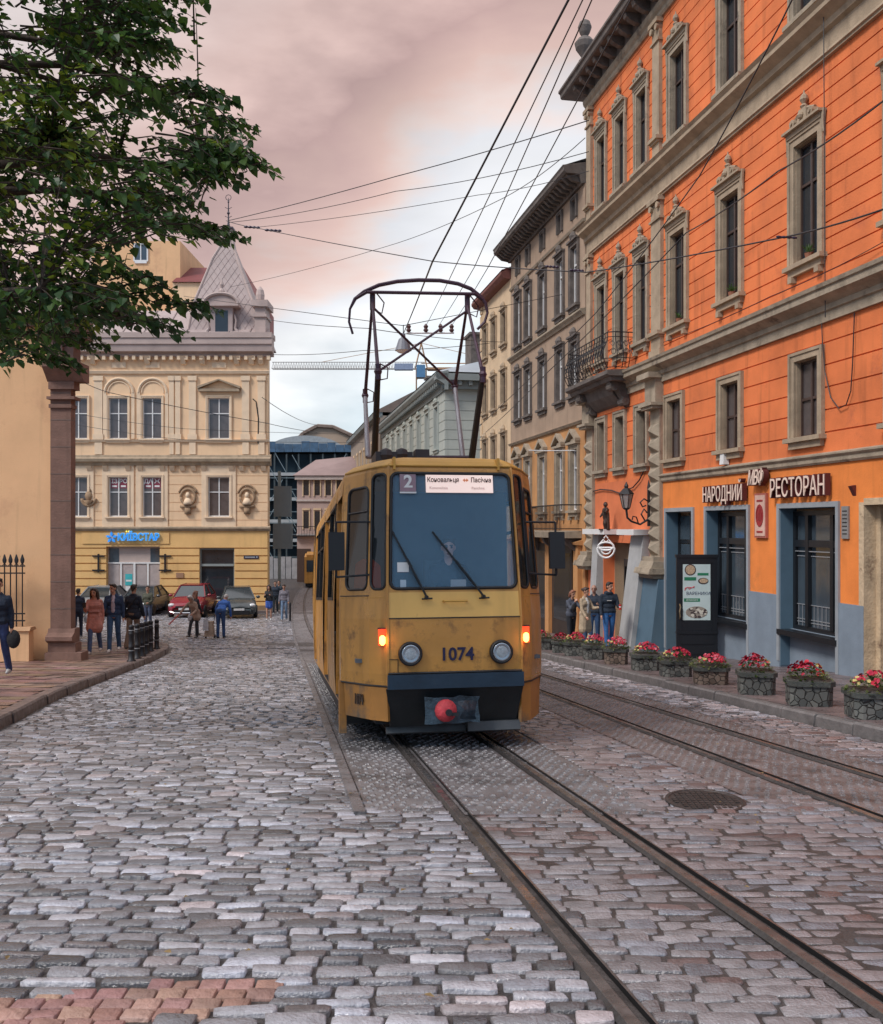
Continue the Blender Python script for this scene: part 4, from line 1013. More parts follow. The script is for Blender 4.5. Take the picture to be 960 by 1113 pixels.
# ================= grey green corner house past the side street
B4 = Bld('grey_green_building', 'pale grey green corner house with heavy cornices behind the tram pantograph', 'building', (10.06, 0), (-1, -.19), 60*K_)
a4, b4 = sY(52), sY(80)
w4 = [54.5+3.1*k for k in range(8)]
mb = MB(); sb = [a4, b4]; zb = [-4.5, 10.2, 6.1, 8.6, 1.0, 3.6] + grooves(-4, 10, .55, .04)
for Y_ in w4: sb += [sY(Y_)-.55, sY(Y_)+.55]
relief(mb, sb, zb, lambda s, z: None if any(abs(s-sY(Y_)) < .55 for Y_ in w4) and (6.1 < z < 8.6 or 1.0 < z < 3.6) else ((-.04, 0) if ingroove(z, -4, .55, .04) else (0, 0)), back=-.3)
B4.part('wall', mb, M_GREYST)
g1 = make_window(1.1, 2.5, .18, 'hood', M_GREYST, M_WHITE, M_PANE, rec=.18, mull=1, transom=[.66])
for Y_ in w4: B4.window('a', sY(Y_), 6.1, g1); B4.window('a', sY(Y_), 1.0, g1)
mb = MB(); mb.extr([(-.1, 9.2), (.08, 9.2), (.12, 9.5), (.5, 9.75), (.62, 9.95), (.62, 10.1), (-.1, 10.3)], a4-.6, b4)
mb.extr([(-.1, 4.8), (.2, 4.9), (.3, 5.1), (-.1, 5.3)], a4, b4)
for k in range(46): s = a4+.1+k*.6; mb.box(s, .08, 9.5, s+.2, .45, 9.74)
B4.part('cornice', mb, M_GREYTR)
# end wall facing the side street
mb = MB(); mb.T = Matrix.Identity(4)
L4 = 12
for k in range(26):
    z = -4+k*.55; mb.box(a4-.02, -L4, z+.02, a4+.35, -.02 if k % 2 else -.04, z+.53)
mb.box(a4+.01, -L4, -4.5, a4+.5, -.1, 10.2); B4.part('side_wall', mb, M_GREYST)
mb = MB()
for y in (-3.0, -6.4, -9.8):
    for z in (6.1, 1.0):
        mb.box(a4-.05, y-.55, z, a4-.025, y+.55, z+2.4)
wi = B4.part('window', mb, M_PANE)
mb = MB()
for y in (-3.0, -6.4, -9.8):
    for z in (6.1, 1.0):
        mb.box(a4-.12, y-.72, z-.15, a4-.022, y-.55, z+2.55); mb.box(a4-.12, y+.55, z-.15, a4-.022, y+.72, z+2.55); mb.box(a4-.18, y-.8, z+2.42, a4-.022, y+.8, z+2.7)
        for q in range(1, 5): mb.box(a4-.10, y-.55+q*.22-.02, z, a4-.055, y-.55+q*.22+.02, z+2.4)
mb.build('window_frame', M_GREYTR, wi)
mb = MB(); mb.box(a4-.6, -L4, 9.75, a4+.01, .62, 10.12); mb.box(a4-.3, -L4, 9.3, a4+.01, .2, 9.75)
for k in range(20): mb.box(a4-.5, -L4+.3+k*.6, 9.5, a4-.02, -L4+.5+k*.6, 9.74)
B4.part('cornice', mb, M_GREYTR)
mb = MB(); mb.add([(a4-.6, .6, 10.2), (b4, .6, 10.2), (b4-2, -6, 12.3), (a4+3, -6, 12.3), (a4-.6, -12, 10.2), (b4, -12, 10.2)], [(0,1,2,3), (0,3,4), (4,3,2,5), (1,5,2)]); B4.part('roof', mb, mat('pale_metal_roof', (.30, .34, .38), .4, .1, 1))
for (s, y, w_, h_) in ((a4+2.6, -3.0, 1.6, 2.4), (a4+14, -2.4, 1.2, 1.6)):
    mb = MB(); mb.box(s, y-.9, 10.3, s+w_, y+.9, 10.6+h_); mb.box(s-.1, y-1.0, 10.6+h_, s+w_+.1, y+1.0, 10.75+h_); B4.part('chimney', mb, M_DSTONE)
mb = MB(); mb.box(a4+.4, -8, 10.2, a4+3.0, -4.0, 13.9); B4.part('chimney', mb, mat('pinkish_grey_brick', (.30, .24, .23), .9, .25, 2))
# ================= brownish house beyond it
B5 = Bld('brown_gabled_building', 'small brown house with a sloping gable behind the grey green one', 'building', (9.9, 0), (-1, -.19), 90*K_)
a5, b5 = sY(80.2), sY(108)
mb = MB(); mb.box(a5, -12, -5, b5, 0, 11.2)
B5.part('wall', mb, mat('brown_grey_plaster', (.27, .22, .18), .9, .15, .5))
mb = MB(); mb.extr([(-.2, 11.0), (.5, 11.1), (.6, 11.4), (-.2, 11.6)], a5, b5); B5.part('cornice', mb, M_GREYTR)
mb = MB(); mb.add([(a5-.1, .6, 11.5), (b5, .6, 11.5), (b5, -6, 15), (a5-.1, -6, 15), (a5-.1, -12, 11.5), (b5, -12, 11.5)], [(0,1,2,3), (3,2,5,4), (0,3,4), (1,5,2)]); B5.part('roof', mb, mat('brown_roof', (.16, .12, .10), .8))
for k in range(7):
    mb = MB(); s = a5+2+k*3.6; mb.box(s-.5, .005, 6.5, s+.5, .03, 9.2); w = B5.part('window', mb, M_PANE); mb = MB(); mb.box(s-.65, .004, 6.3, s-.5, .10, 9.35); mb.box(s+.5, .004, 6.3, s+.65, .10, 9.35); mb.box(s-.65, .004, 9.2, s+.65, .14, 9.45); mb.build('window_frame', M_CREAM, w)
from mathutils import noise as mnoise
# ================= yellow corner house facing us
YB = Bld('yellow_corner_building', 'pale yellow three storey corner house with a pointed slate turret and parked cars in front', 'building', (0, 52), (0, -1), 15.0)
fs = lambda px: (480-px)*.052
fz = lambda py: 1.55+(572-py)*.052
a, b = fs(291), fs(291)+17.5
up = [(129.7, 9.9), (166.3, 10.2), (238.5, 11.5), (92, 10)]
mb = MB(); zb = [fz(575), fz(386), fz(477), fz(432.5), fz(561.5), fz(518.5)] + grooves(fz(575), fz(506), .50, .035)
sb = [a, b]
lowx = [(127.7, .60*2), (164.5, .60*2), (237, .66*2), (92, 1.1)]
for (px, w) in [(129.7, 1.08), (166.3, 1.1), (238.5, 1.24), (90, 1.1)]: sb += [fs(px)-w/2, fs(px)+w/2]
YW = [(128.7, 1.08), (165.5, 1.08), (238, 1.22), (85, 1.08), (48, 1.08), (10, 1.08)]
for px, w in YW: sb += [fs(px)-w/2, fs(px)+w/2, fs(px)-w/2-.36, fs(px)+w/2+.36]
sb = [s for s in sb if a <= s <= b]
def yw(s, z):
    for px, w in YW:
        if abs(s-fs(px)) < w/2 and (fz(477) < z < fz(432.5) or fz(561.5) < z < fz(518.5)): return None
        if abs(s-fs(px)) < w/2+.36 and z < fz(506): return (.06, 1)
    if z < fz(506) and ingroove(z, fz(575), .50, .035): return (-.03, 0)
    return (0, 0)
relief(mb, sb, zb+[fz(506)], yw, back=-.25); YB.part('upper_wall', mb, [M_YCREAM, M_YTRIM])
gd = [(174, 115.8, fz(594), -9), (255, 217, fz(596), fz(653))]
mb = MB(); zb = [-4.6, fz(575), fz(594), fz(596), fz(653), fz(658)] + grooves(fz(662), fz(592), .43, .07)
sb = [a, b]
for r, l, zt, zs in gd: sb += [fs(r), fs(l)]
def yg(s, z):
    for r, l, zt, zs in gd:
        if fs(r) < s < fs(l) and z < zt and z > zs: return None
    if z < fz(658): return (.10, 1)
    if z < fz(592) and ingroove(z, fz(662), .43, .07): return (-.06, 0)
    return (.04, 0)
relief(mb, sb, zb, yg, back=-.35); YB.part('ground_floor_wall', mb, [M_YELLOW, mat('brown_plinth', (.25, .16, .09), .8)])
def ywin(w, h, tr): return make_window(w, h, .10, 'plain', M_YTRIM, M_WHITE, M_PANEL, rec=.12, mull=1, transom=[tr], proud=.075)
hu, hl = fz(432.5)-fz(477), fz(518.5)-fz(561.5)
for px, w in YW:
    YB.window('u%.2f' % w, fs(px), fz(477), ywin(w, hu, .62)); YB.window('l%.2f' % w, fs(px), fz(561.5), ywin(w, hl, .62))
# notices in two first floor windows
M_NOTR = mat('dark_red_notice', (.22, .03, .06), .5); 
for px, tx in ((128.7, ('ІЗ', 'РО')), (165.5, ('ДА', 'Ж'))):
    mb = MB(); c = fs(px); z = fz(525.5)
    for dx in (-.25, .25): mb.box(c+dx-.20, -.118, z-.27, c+dx+.20, -.112, z+.30)
    o = YB.part('window_notice', mb, M_NOTR)
    mb = MB()
    for dx, t_ in zip((.25, -.25), tx): lettering(mb, t_, .33, Matrix.Translation((c+dx, -.108, z+.12)) @ STANDY, depth=.002, bold=.01); mb.box(c+dx-.14, -.109, z-.2, c+dx+.14, -.106, z-.10)
    mb.build('notice_text', M_WHITE, o)
# cornice, belts
def yext(name, prof, m, a_=a-.0, b_=b, d=.35):
    mb = MB(); mb.extr(prof, a_-d, b_); return YB.part(name, mb, m)
M_YCOR = mat('dusty_pink_cornice', (.46, .36, .33), .8, .12, 1.2, .2, 15)
yext('cornice', [(-.1, fz(388)), (.12, fz(388)), (.16, fz(385)), (.50, fz(383.5)), (.55, fz(377)), (.62, fz(376)), (.62, fz(369.5)), (-.1, fz(368))], M_YCOR)
mb = MB(); s = a-.1
while s < b: mb.box(s-.09, .0, fz(392), s+.09, .34, fz(388)+.02); s += .42
YB.part('dentils', mb, M_YTRIM)
for px in (102, 161, 200, 221, 258, 274, 284):
    mb = MB(); mb.extr([(0, fz(397)), (.15, fz(396)), (.42, fz(388)), (0, fz(388))], fs(px)-.14, fs(px)+.14); YB.part('bracket', mb, M_YTRIM)
for px in (129.7, 166.3, 238.5): 
    mb = MB(); mb.box(fs(px)-.4, .0, fz(400), fs(px)+.4, .05, fz(394)); YB.part('frieze_panel', mb, M_YTRIM)
yext('string_course', [(-.1, fz(407)), (.10, fz(406.5)), (.16, fz(403.5)), (-.1, fz(402))], M_YTRIM, d=.1)
yext('string_course', [(-.1, fz(481)), (.10, fz(480.5)), (.16, fz(478)), (-.1, fz(477.5))], M_YTRIM, d=.1)
yext('string_course', [(-.1, fz(506.5)), (.10, fz(506)), (.16, fz(503.5)), (.30, fz(502)), (.34, fz(499)), (.12, fz(497)), (.10, fz(495)), (-.1, fz(494))], M_STONEL, d=.2)
yext('string_course', [(-.1, fz(577.5)), (.12, fz(577)), (.22, fz(574.5)), (.22, fz(573)), (-.1, fz(571.5))], M_STONEL, d=.15)
for px in (98, 115, 140, 153, 177, 188, 199, 211, 222, 252, 263, 275, 287):
    mb = MB(); mb.extr([(0, fz(512)), (.08, fz(512)), (.24, fz(506.5)), (0, fz(506.5))], fs(px)-.13, fs(px)+.13); YB.part('bracket', mb, M_YTRIM)
for x0, x1 in ((103, 112), (184.3, 189.6), (191, 196.5), (205.8, 213.5), (263.3, 271.3), (280.5, 288.3)):
    mb = MB(); A, B = fs(x1), fs(x0); mb.box(A, .0, fz(478), B, .10, fz(409)); mb.box(A-.05, .0, fz(414), B+.05, .15, fz(409)); mb.box(A-.06, 0, fz(477.9), B+.06, .14, fz(472)); mb.box(A+.02, 0, fz(494), B-.02, .08, fz(481)); YB.part('pilaster', mb, M_YTRIM)
for px in (129.7, 166.3):
    mb = MB(); c = fs(px)
    mb.tube([(c+.80*math.cos(R(t)), .03, fz(427)+.80*math.sin(R(t))) for t in range(0, 181, 15)], .085, 6); mb.tube([(c+.62*math.cos(R(t)), .02, fz(427)+.62*math.sin(R(t))) for t in range(0, 181, 15)], .04, 6)
    for sx in (-1, 1): mb.box(c+sx*.80-.09, 0, fz(477), c+sx*.80+.09, .08, fz(427))
    YB.part('window_arch', mb, M_YTRIM)
mb = MB(); c = fs(239)
mb.box(c-1.15, 0, fz(426), c+1.15, .25, fz(423)); mb.add([(c-1.2, 0, fz(423)), (c+1.2, 0, fz(423)), (c, 0, fz(414)), (c-1.2, .3, fz(423)), (c+1.2, .3, fz(423)), (c, .3, fz(414)), (c-1.2, .3, fz(420.5)), (c+1.2, .3, fz(420.5)), (c, .3, fz(412.5)), (c-1.2, 0, fz(420.5)), (c+1.2, 0, fz(420.5)), (c, 0, fz(412.5))],
   [(3,5,8,6), (4,7,8,5), (6,8,11,9), (7,10,11,8), (0,3,6,9), (1,10,7,4), (3,0,2,5), (1,4,5,2)])
YB.part('pediment', mb, M_STONEL)
# medallions
def medal(px, py, full=True):
    mb = MB(); c, z = fs(px), fz(py)
    mb.tube([(c+.40*math.cos(R(t)), .06, z+.44*math.sin(R(t))) for t in range(0, 361, 20)], .085, 7); mb.tube([(c+.52*math.cos(R(t)), .05, z+.08+.58*math.sin(R(t))) for t in range(15, 166, 15)], .06, 6)
    mb.box(c-.42, 0, z-.62, c+.42, .18, z-.48); mb.prism([(c-.16, 0), (c+.16, 0), (c+.16, .18), (c-.16, .18)], z-.98, z-.62)
    o = YB.part('medallion', mb, mat('dirty_relief_stone', (.36, .24, .15), .9, .2, 5), True)
    mb = MB(); mb.ball((c, .10, z+.08), .16, 10, (.85, .9, 1.15)); mb.tube([(c, .05, z-.42), (c, .07, z-.22), (c, .07, z-.02)], [.30, .22, .09], 8); mb.build('bust', M_YTRIM, o, True)
medal(204.8, 540); medal(269, 540)
mb = MB(); c, z = fs(97), fz(540)
mb.tube([(c+.38*math.cos(R(t)), .06, z-.1+.40*math.sin(R(t))) for t in range(180, 361, 20)], .09, 7); mb.ball((c, .08, z+.05), .22, 8, (1, .5, 1.3)); mb.tube([(c-.1, .05, z+.3), (c-.05, .05, z+.55)], [.08, .02], 6); mb.tube([(c, .05, z-.2), (c, .05, z-.55)], [.3, .05], 6)
YB.part('relief_ornament', mb, MATS['dirty_relief_stone'], True)
# shop sign band and letters
mb = MB(); mb.box(fs(184.5), .04, fz(591), fs(90), .09, fz(579)); YB.part('sign_board', mb, M_YELLOW)
p = YB.world(fs(146), .10, fz(584.2))
t = thing('shop_sign', 'glowing blue letters КИЇВСТАР with a blue star over the pale shop door', 'sign', tuple(p), YB.rz)
M_BLUEL = mat('lit_blue_letters', (.02, .25, .75), .5, 0, emit=((.03, .33, .95), .25))
M_BLUEG = mat('lit_pale_blue_edge', (.3, .7, .9), .5, 0, emit=((.25, .6, .9), .12))
mb = MB(); lettering(mb, 'КИЇВСТАР', .56, STANDY, depth=.05, bold=.022, sx=.82); mb.v = [(x-.30, y+.06, z) for x, y, z in mb.v]; mb.build('letter_glow', M_BLUEG, t)
mb = MB(); lettering(mb, 'КИЇВСТАР', .56, STANDY, depth=.02, bold=.004, sx=.82); mb.v = [(x-.30, y+.125, z) for x, y, z in mb.v]; mb.build('letters', M_BLUEL, t)
mb = MB()
for k in range(5):
    q = R(90+72*k); c0 = (1.22, 0); dx, dz = math.cos(q), math.sin(q)
    mb.add([(1.22+dx*.05, .13, dz*.05), (1.22+dx*.19-dz*.075, .13, dz*.19+dx*.075), (1.22+dx*.33, .13, dz*.33), (1.22+dx*.19+dz*.075, .13, dz*.19-dx*.075)]+[(1.22+dx*.05, .02, dz*.05), (1.22+dx*.19-dz*.075, .02, dz*.19+dx*.075), (1.22+dx*.33, .02, dz*.33), (1.22+dx*.19+dz*.075, .02, dz*.19-dx*.075)], [(0,1,2,3), (0,4,5,1), (1,5,6,2), (2,6,7,3), (3,7,4,0)])
mb.build('star', M_BLUEL, t)
# yellow dots of the letter Ї
mb = MB(); mb.ball((.365, .1, .34), .045, 8); mb.ball((.235, .1, .34), .045, 8); mb.build('letter_dots', mat('lit_yellow_dots', (.9, .7, .1), .5, 0, emit=((1, .8, .1), .6)), t)
# shop door
A, B = fs(174), fs(115.8); zt = fz(594); zb_ = zg(51.5)+.1
M_DOORP = mat('pale_pinkish_door', (.50, .40, .36), .6, .08, 2)
mb = MB(); mb.box(A, -.34, zb_, B, -.28, zt); door = YB.part('door', mb, M_DOORP)
mb = MB()
for x0, x1, z0, z1 in ((A+.06, A+.62, zb_+.1, zt-1.0), (B-.62, B-.06, zb_+.1, zt-1.0)): mb.box(x0, -.28, z0, x1, -.262, z1)
mb.box(A+.86, -.28, zb_+.3, A+1.40, -.262, zt-1.1); mb.box(B-1.42, -.28, zb_+.3, B-.88, -.262, zt-1.1); mb.build('pane', mat('frosted_pane', (.42, .36, .35), .35, .15, 3), door)
mb = MB(); mb.box(A+.06, -.28, zt-.9, A+.62, -.26, zt-.1); mb.box(B-.62, -.28, zt-.9, B-.06, -.26, zt-.1); mb.build('transom_pane', M_PANEB, door)
mb = MB(); mb.box(A+.70, -.28, zb_, A+.80, -.22, zt-.98); mb.box(B-.80, -.28, zb_, B-.70, -.22, zt-.98); mb.box(A, -.28, zt-.98, B, -.22, zt-.90); mb.box((A+B)/2-.06, -.28, zb_, (A+B)/2+.06, -.20, zt-.98); mb.build('door_frame', M_WHITE, door)
mb = MB(); mb.box(B-1.38, -.26, zb_+1.4, B-.98, -.25, zb_+2.05); mb.build('notice', mat('turquoise_notice', (.05, .42, .45), .5), door)
mb = MB(); mb.box(B-1.34, -.25, zb_+1.62, B-1.02, -.245, zb_+1.72); mb.box(B-1.34, -.26, zb_+1.0, B-1.0, -.252, zb_+1.35); mb.build('notice', M_WHITE, door)
# dark shop window
A, B = fs(255), fs(217); zt, zs = fz(596), fz(653)
mb = MB(); mb.quad((A, -.2, zs), (B, -.2, zs), (B, -.2, zt), (A, -.2, zt)); w_ = YB.part('shop_window', mb, M_PANE)
mb = MB(); mb.box(A, -.2, zt-.08, B, -.12, zt); mb.box(A, -.2, zs, B, -.12, zs+.08); mb.box(A, -.2, zs+.08, A+.07, -.12, zt-.08); mb.box(B-.07, -.2, zs+.08, B, -.12, zt-.08); mb.box(A+.07, -.2, fz(615.5), B-.07, -.10, fz(613)); mb.build('window_frame', M_GREYTR, w_)
# street name plate, anchors, small plate
p = YB.world(fs(273.5), .05, fz(605.5)); t = thing('street_name_plate', 'small dark blue street name plate at the corner of the yellow house', 'sign', tuple(p), YB.rz)
mb = MB(); mb.box(-.42, 0, -.09, .42, .03, .09); mb.build('plate', mat('dark_blue_enamel', (.012, .02, .06), .3), t)
mb = MB(); mb.box(-.22, .031, -.035, .36, .034, .03); mb.box(-.36, .031, -.04, -.28, .034, .05); mb.build('plate_text', mat('worn_white_text', (.35, .36, .38), .5), t)
for px in (107.7, 180):
    mb = MB(); c = fs(px); mb.box(c-.04, .05, fz(622), c+.04, .12, fz(602)); mb.box(c-.34, .06, fz(605), c+.34, .13, fz(603.6)); mb.box(c-.34, .06, fz(620.5), c+.34, .13, fz(619)); YB.part('wall_anchor', mb, M_IRON)
mb = MB(); mb.box(fs(200), .05, fz(628), fs(192), .09, fz(622.5)); YB.part('wall_plate', mb, mat('brown_plate', (.36, .2, .12), .6))
mb = MB(); c = fs(281)
mb.tube([(c, .1, fz(482)), (c-.02, .1, fz(455)), (c+.1, .12, fz(437)), (c+.28, .2, fz(434))], .035, 5); YB.part('cable_pipe', mb, M_IRON)
mb = MB(); mb.add([(a, -.25, -4.6), (b, -.25, -4.6), (b, -14, -4.6), (a+3.1, -14, -4.6), (a, -.25, fz(386)), (b, -.25, fz(386)), (b, -14, fz(386)), (a+3.1, -14, fz(386))], [(3,2,6,7), (0,3,7,4), (1,5,6,2), (4,7,6,5)]); YB.part('side_wall', mb, M_YELLOW)
# stone plinth at the foot, roof and turret
M_SLATE = mat('pinkish_slate', (.38, .30, .285), .6, .12, 1.5, .2, 12, stain=((.32, .23, .22), 1.2, .6))
mb = MB(); zr = fz(369); zt = fz(326); mb.add([(a-.3, .55, zr), (b, .55, zr), (b, -2.6, zt), (a+.8, -2.6, zt), (b, -12, zt), (a+3, -12, zt), (a+2.7, -14, zr), (b, -14, zr)], [(0,1,2,3), (3,2,4,5), (0,3,5,6), (4,7,6,5)]); rf = YB.part('roof', mb, M_SLATE)
mb = MB()
for k in range(14): 
    s = a+1+k*1.2; mb.tube([(s, .57, zr+.02), (s, -2.58, zt+.03)], .03, 4)
mb.build('roof_seam', M_SLATE, rf)
mb = MB(); mb.box(a-.35, -.5, fz(369.4), b, .68, fz(368)+.22); YB.part('gutter', mb, M_YCOR)
cx, cy = fs(241), -2.3
def pyr(mb, levels):
    vs = []; 
    for w, z, c_ in levels:
        for dx, dy in ((-1, 1), (1, 1), (1, -1), (-1, -1)): vs.append((c_+dx*w, cy+dy*w*.95, z))
    n = len(levels); fs_ = [(i*4+k, i*4+(k+1) % 4, i*4+4+(k+1) % 4, i*4+4+k) for i in range(n-1) for k in range(4)] + [(4*n-4, 4*n-3, 4*n-2, 4*n-1)]
    mb.add(vs, fs_)
mb = MB(); lv = [(2.2, fz(368), fs(243.3)), (1.97, fz(350), fs(241.5)), (1.74, fz(328), fs(240)), (1.22, fz(300), fs(238.5)), (.72, fz(272), fs(237.2)), (.40, fz(257), fs(238)), (.22, fz(237), fs(238.2))]
pyr(mb, lv); tu = YB.part('turret_roof', mb, M_SLATE)
# diamond slates as raised lozenge ridges on the front face
mb = MB()
def onface(u, z):
    for (w0, z0, c0), (w1, z1, c1_) in zip(lv, lv[1:]):
        if z0 <= z <= z1:
            t_ = (z-z0)/(z1-z0); w = w0+(w1-w0)*t_; c_ = c0+(c1_-c0)*t_; return (c_+u, cy+w*.95+.012, z), w
    return None, 0
for sg in (-1, 1):
    k = -4.0
    while k < 12:
        pts = []; z = fz(368)+.05
        while z < fz(238):
            u = sg*((z-fz(368))*.62 - k); q, w = onface(u, z)
            if q and abs(u) < w-.05: pts.append(q)
            elif len(pts) > 1: mb.tube(pts, .009, 3); pts = []
            else: pts = []
            z += .22
        if len(pts) > 1: mb.tube(pts, .009, 3)
        k += .40
mb.build('slate_pattern', mat('slate_edge', (.32, .235, .23), .7), tu)
mb = MB()
for sg in (-1, 1): mb.tube([(c_+sg*w, cy+w*.95, z) for w, z, c_ in lv], .07, 6)
mb.build('ridge', M_YCOR, tu)
mb = MB(); c_ = fs(238.2); mb.box(c_-.34, cy-.34, fz(236), c_+.34, cy+.34, fz(234)); mb.lathe([(.12, 0), (.05, .4), (.04, .8), (.10, .9), (.04, 1.0), (.03, 1.5), (.06, 1.55), (.02, 1.7), (.015, 1.8)], (c_, cy, fz(234)), 8)
mb.tube([(c_+.16*math.cos(R(t)), cy, fz(199)+.16*math.sin(R(t))) for t in range(0, 361, 30)], .02, 5)
for z in (fz(222), fz(212)): mb.tube([(c_-.2, cy, z+.1), (c_, cy, z), (c_+.2, cy, z+.1)], .018, 5)
mb.build('finial', mat('dark_finial_iron', (.06, .045, .06), .5), tu)
# dormer on the turret
c_ = fs(240.5); y0 = cy+2.18*.95
mb = MB(); mb.box(c_-.62, y0-1.5, fz(367), c_+.62, y0+.12, fz(333)); mb.box(c_-1.0, y0-.6, fz(367), c_-.62, y0+.02, fz(362)); mb.box(c_+.62, y0-.6, fz(367), c_+1.0, y0+.02, fz(362))
for sg in (-1, 1): mb.tube([(c_+sg*.92, y0, fz(361)), (c_+sg*.74, y0, fz(356)), (c_+sg*.80, y0, fz(348)), (c_+sg*.7, y0, fz(341))], [.14, .08, .06, .05], 7)
do = mb.build('dormer', M_SLATE, tu)
mb = MB(); mb.box(c_-.36, y0+.121, fz(362), c_+.36, y0+.13, fz(337)); mb.build('pane', M_PANE, do)
mb = MB(); mb.box(c_-1.0, y0-1.0, fz(333), c_+1.0, y0+.40, fz(331))
arc = [(c_+.98*math.cos(R(t)), fz(331)+.62*math.sin(R(t))) for t in range(0, 181, 12)]
n_ = len(arc); mb.add([(x, y0-1.0, z) for x, z in arc]+[(x, y0+.25, z) for x, z in arc], [tuple(range(n_-1, -1, -1)), tuple(range(n_, 2*n_))]+[(i, i+n_, i+1+n_, i+1) for i in range(n_-1)])
mb.tube([(x, y0+.32, z) for x, z in arc], .09, 6)
mb.lathe([(.14, 0), (.2, .12), (.08, .3), (.13, .5), (.03, .8)], (c_, y0+.1, fz(318.5)), 8); mb.build('hood', M_YCOR, do)
mb = MB(); A, B = fs(290.5), fs(274.5); mb.box(A+.08, -1.3, fz(368), B-.15, .1, fz(345)); mb.box(A, -1.4, fz(345), B-.05, .2, fz(342)); mb.box(A-.08, -1.5, fz(334), B, .28, fz(327)); mb.box(A+.1, -1.3, fz(342), B-.15, .1, fz(334)); ch = YB.part('parapet_pier', mb, M_YCOR)
mb = MB(); mb.lathe([(.14, 0), (.24, .2), (.26, .45), (.20, .75), (.05, .95)], ((A+B)/2+.1, -.6, fz(327)), 10); mb.build('urn', M_YCOR, ch)
# gabled red roof and tall cream house behind
t = thing('rear_house', 'tall cream house with a dark red roof rising behind the yellow corner house', 'building', (-16, 70, zg(70)))
g = lambda px, py, Y=70: ((px-480)*Y/1000+16, 1.55+(572-py)*Y/1000-zg(70))
mb = MB(); x0, zt = g(100, 262); x1, _ = g(196, 262); mb.box(x0, 0, 0, x1, 8, zt); mb.build('wall', M_LWALL, t)
mb = MB(); xa, z0 = g(147, 283); xb, z1 = g(160, 266); mb.box(xa, -.05, z0, xb, -.01, z1); w = mb.build('window', M_PANEB, t)
mb = MB(); mb.box(xa-.1, -.1, z0-.1, xa, -.0, z1+.1); mb.box(xb, -.1, z0-.1, xb+.1, 0, z1+.1); mb.box(xa, -.1, z0-.25, xb, 0, z0); mb.box(xa, -.1, z1, xb, 0, z1+.1); mb.box((xa+xb)/2-.04, -.1, z0, (xa+xb)/2+.04, -.05, z1); mb.build('window_frame', M_WHITE, w)
mb = MB(); xa, z0 = g(192, 311); xb, z1 = g(222, 279); mb.box(xa, -1, 0, xb+3.5, 8, z0); mb.build('wall', M_YCREAM, t)
mb = MB(); mb.add([(xa, -1.2, z0), (xb+1, -1.2, z0), (xb+1, 3, z1), (xa, 3, z1), (xb+1, 8, z0), (xa, 8, z0)], [(0,1,2,3), (3,2,4,5), (0,3,5), (1,4,2)]); mb.build('roof', M_ROOFRED, t)
mb = MB(); xa, z0 = g(250, 345); xb, z1 = g(277, 345); _, z2 = g(255, 278); _, z3 = g(270, 305)
mb.add([(xa-1, -1, z0), (xb, -1, z0), (xb, -1, z3-1), (xb-.6, 1, z3), (xa+.4, 2, z2), (xa-1, 2, z2+.4), (xb, 8, z0), (xb, 8, z3-1), (xa-1, 8, z2+.4)], [(0,1,2,3,4,5), (1,6,7,2), (2,7,8,5,4,3)]); mb.build('roof', mat('red_tile_roof', (.30, .10, .09), .7, .2, 1.5), t)

# ================= left corner with the big brown pilaster
t = thing('portal_building', 'peach walled building with a huge brown sandstone pilaster at the left edge', 'building', (-9.1, 21.4, zg(21.4)+.11))
zb0 = zg(21.4)+.11; H = lambda py, Y=21.4: 1.55+(572-py)*Y/1000-zb0
X = lambda px, Y=21.4: (px-480)*Y/1000+9.1
mb = MB(); mb.prism([(-14, 0), (.5, 0), (.5-4.4, 9), (-14, 9)], -.3, H(352)); mb.build('wall', M_LWALL, t)
mb = MB(); mb.box(-14, -.15, H(356), X(57), .01, H(349)); mb.box(-14, -.3, H(349), X(57), .01, H(343)); mb.build('cornice', M_PILASTER, t)
def SH(mb): mb.v = [(x, min(y+.2, .02), z) for x, y, z in mb.v]
mb = MB(); A, B = .11, .58; mb.box(A, -.45, H(682), B, .6, H(417)); 
k = 0; z = H(682)+.45
SH(mb); pl = mb.build('pilaster', M_PILASTER, t)
mb = MB()
while z < H(420): mb.box(A-.003, -.455, z, B+.003, .3, z+.012); z += .62; k += 1
SH(mb); mb.build('joint', M_DSTONE, pl)
mb = MB()
mb.box(A-.02, -.50, H(445), B+.03, .6, H(441)); mb.box(A-.05, -.55, H(436), B+.12, .6, H(433)); mb.extr([(.6, H(417)), (-.5, H(417)), (-.62, H(411)), (-.80, H(403)), (-.80, H(398)), (.6, H(398))], A-.05, B+.32)
mb.box(A-.02, -.52, H(425), B+.1, .6, H(417)); SH(mb); mb.build('capital', M_PILASTER, pl)
mb = MB(); mb.box(A-.02, -.6, H(398), B+.12, .6, H(372)); mb.extr([(.6, H(372)), (-.7, H(372)), (-.85, H(364)), (-1.05, H(358)), (-1.05, H(351)), (.6, H(351))], A-.1, B+.42)
mb.prism([(A+.1, -.68), (B-.1, -.68), (B-.1, -.58), (A+.1, -.58)], H(396), H(374)); SH(mb); mb.build('entablature', mat('sooty_brown_stone', (.16, .10, .085), .9, .25, 3, .5, 20), pl)
mb = MB(); mb.box(A-.06, -.62, -.3, B+.30, .7, H(707)); mb.box(A-.02, -.54, H(707), B+.14, .65, H(697)); mb.extr([(.6, H(697)), (-.52, H(697)), (-.64, H(694)), (-.64, H(690)), (-.5, H(686)), (-.47, H(682)), (.6, H(682))], A-.04, B+.10); SH(mb); mb.build('plinth', M_PILASTER, pl)
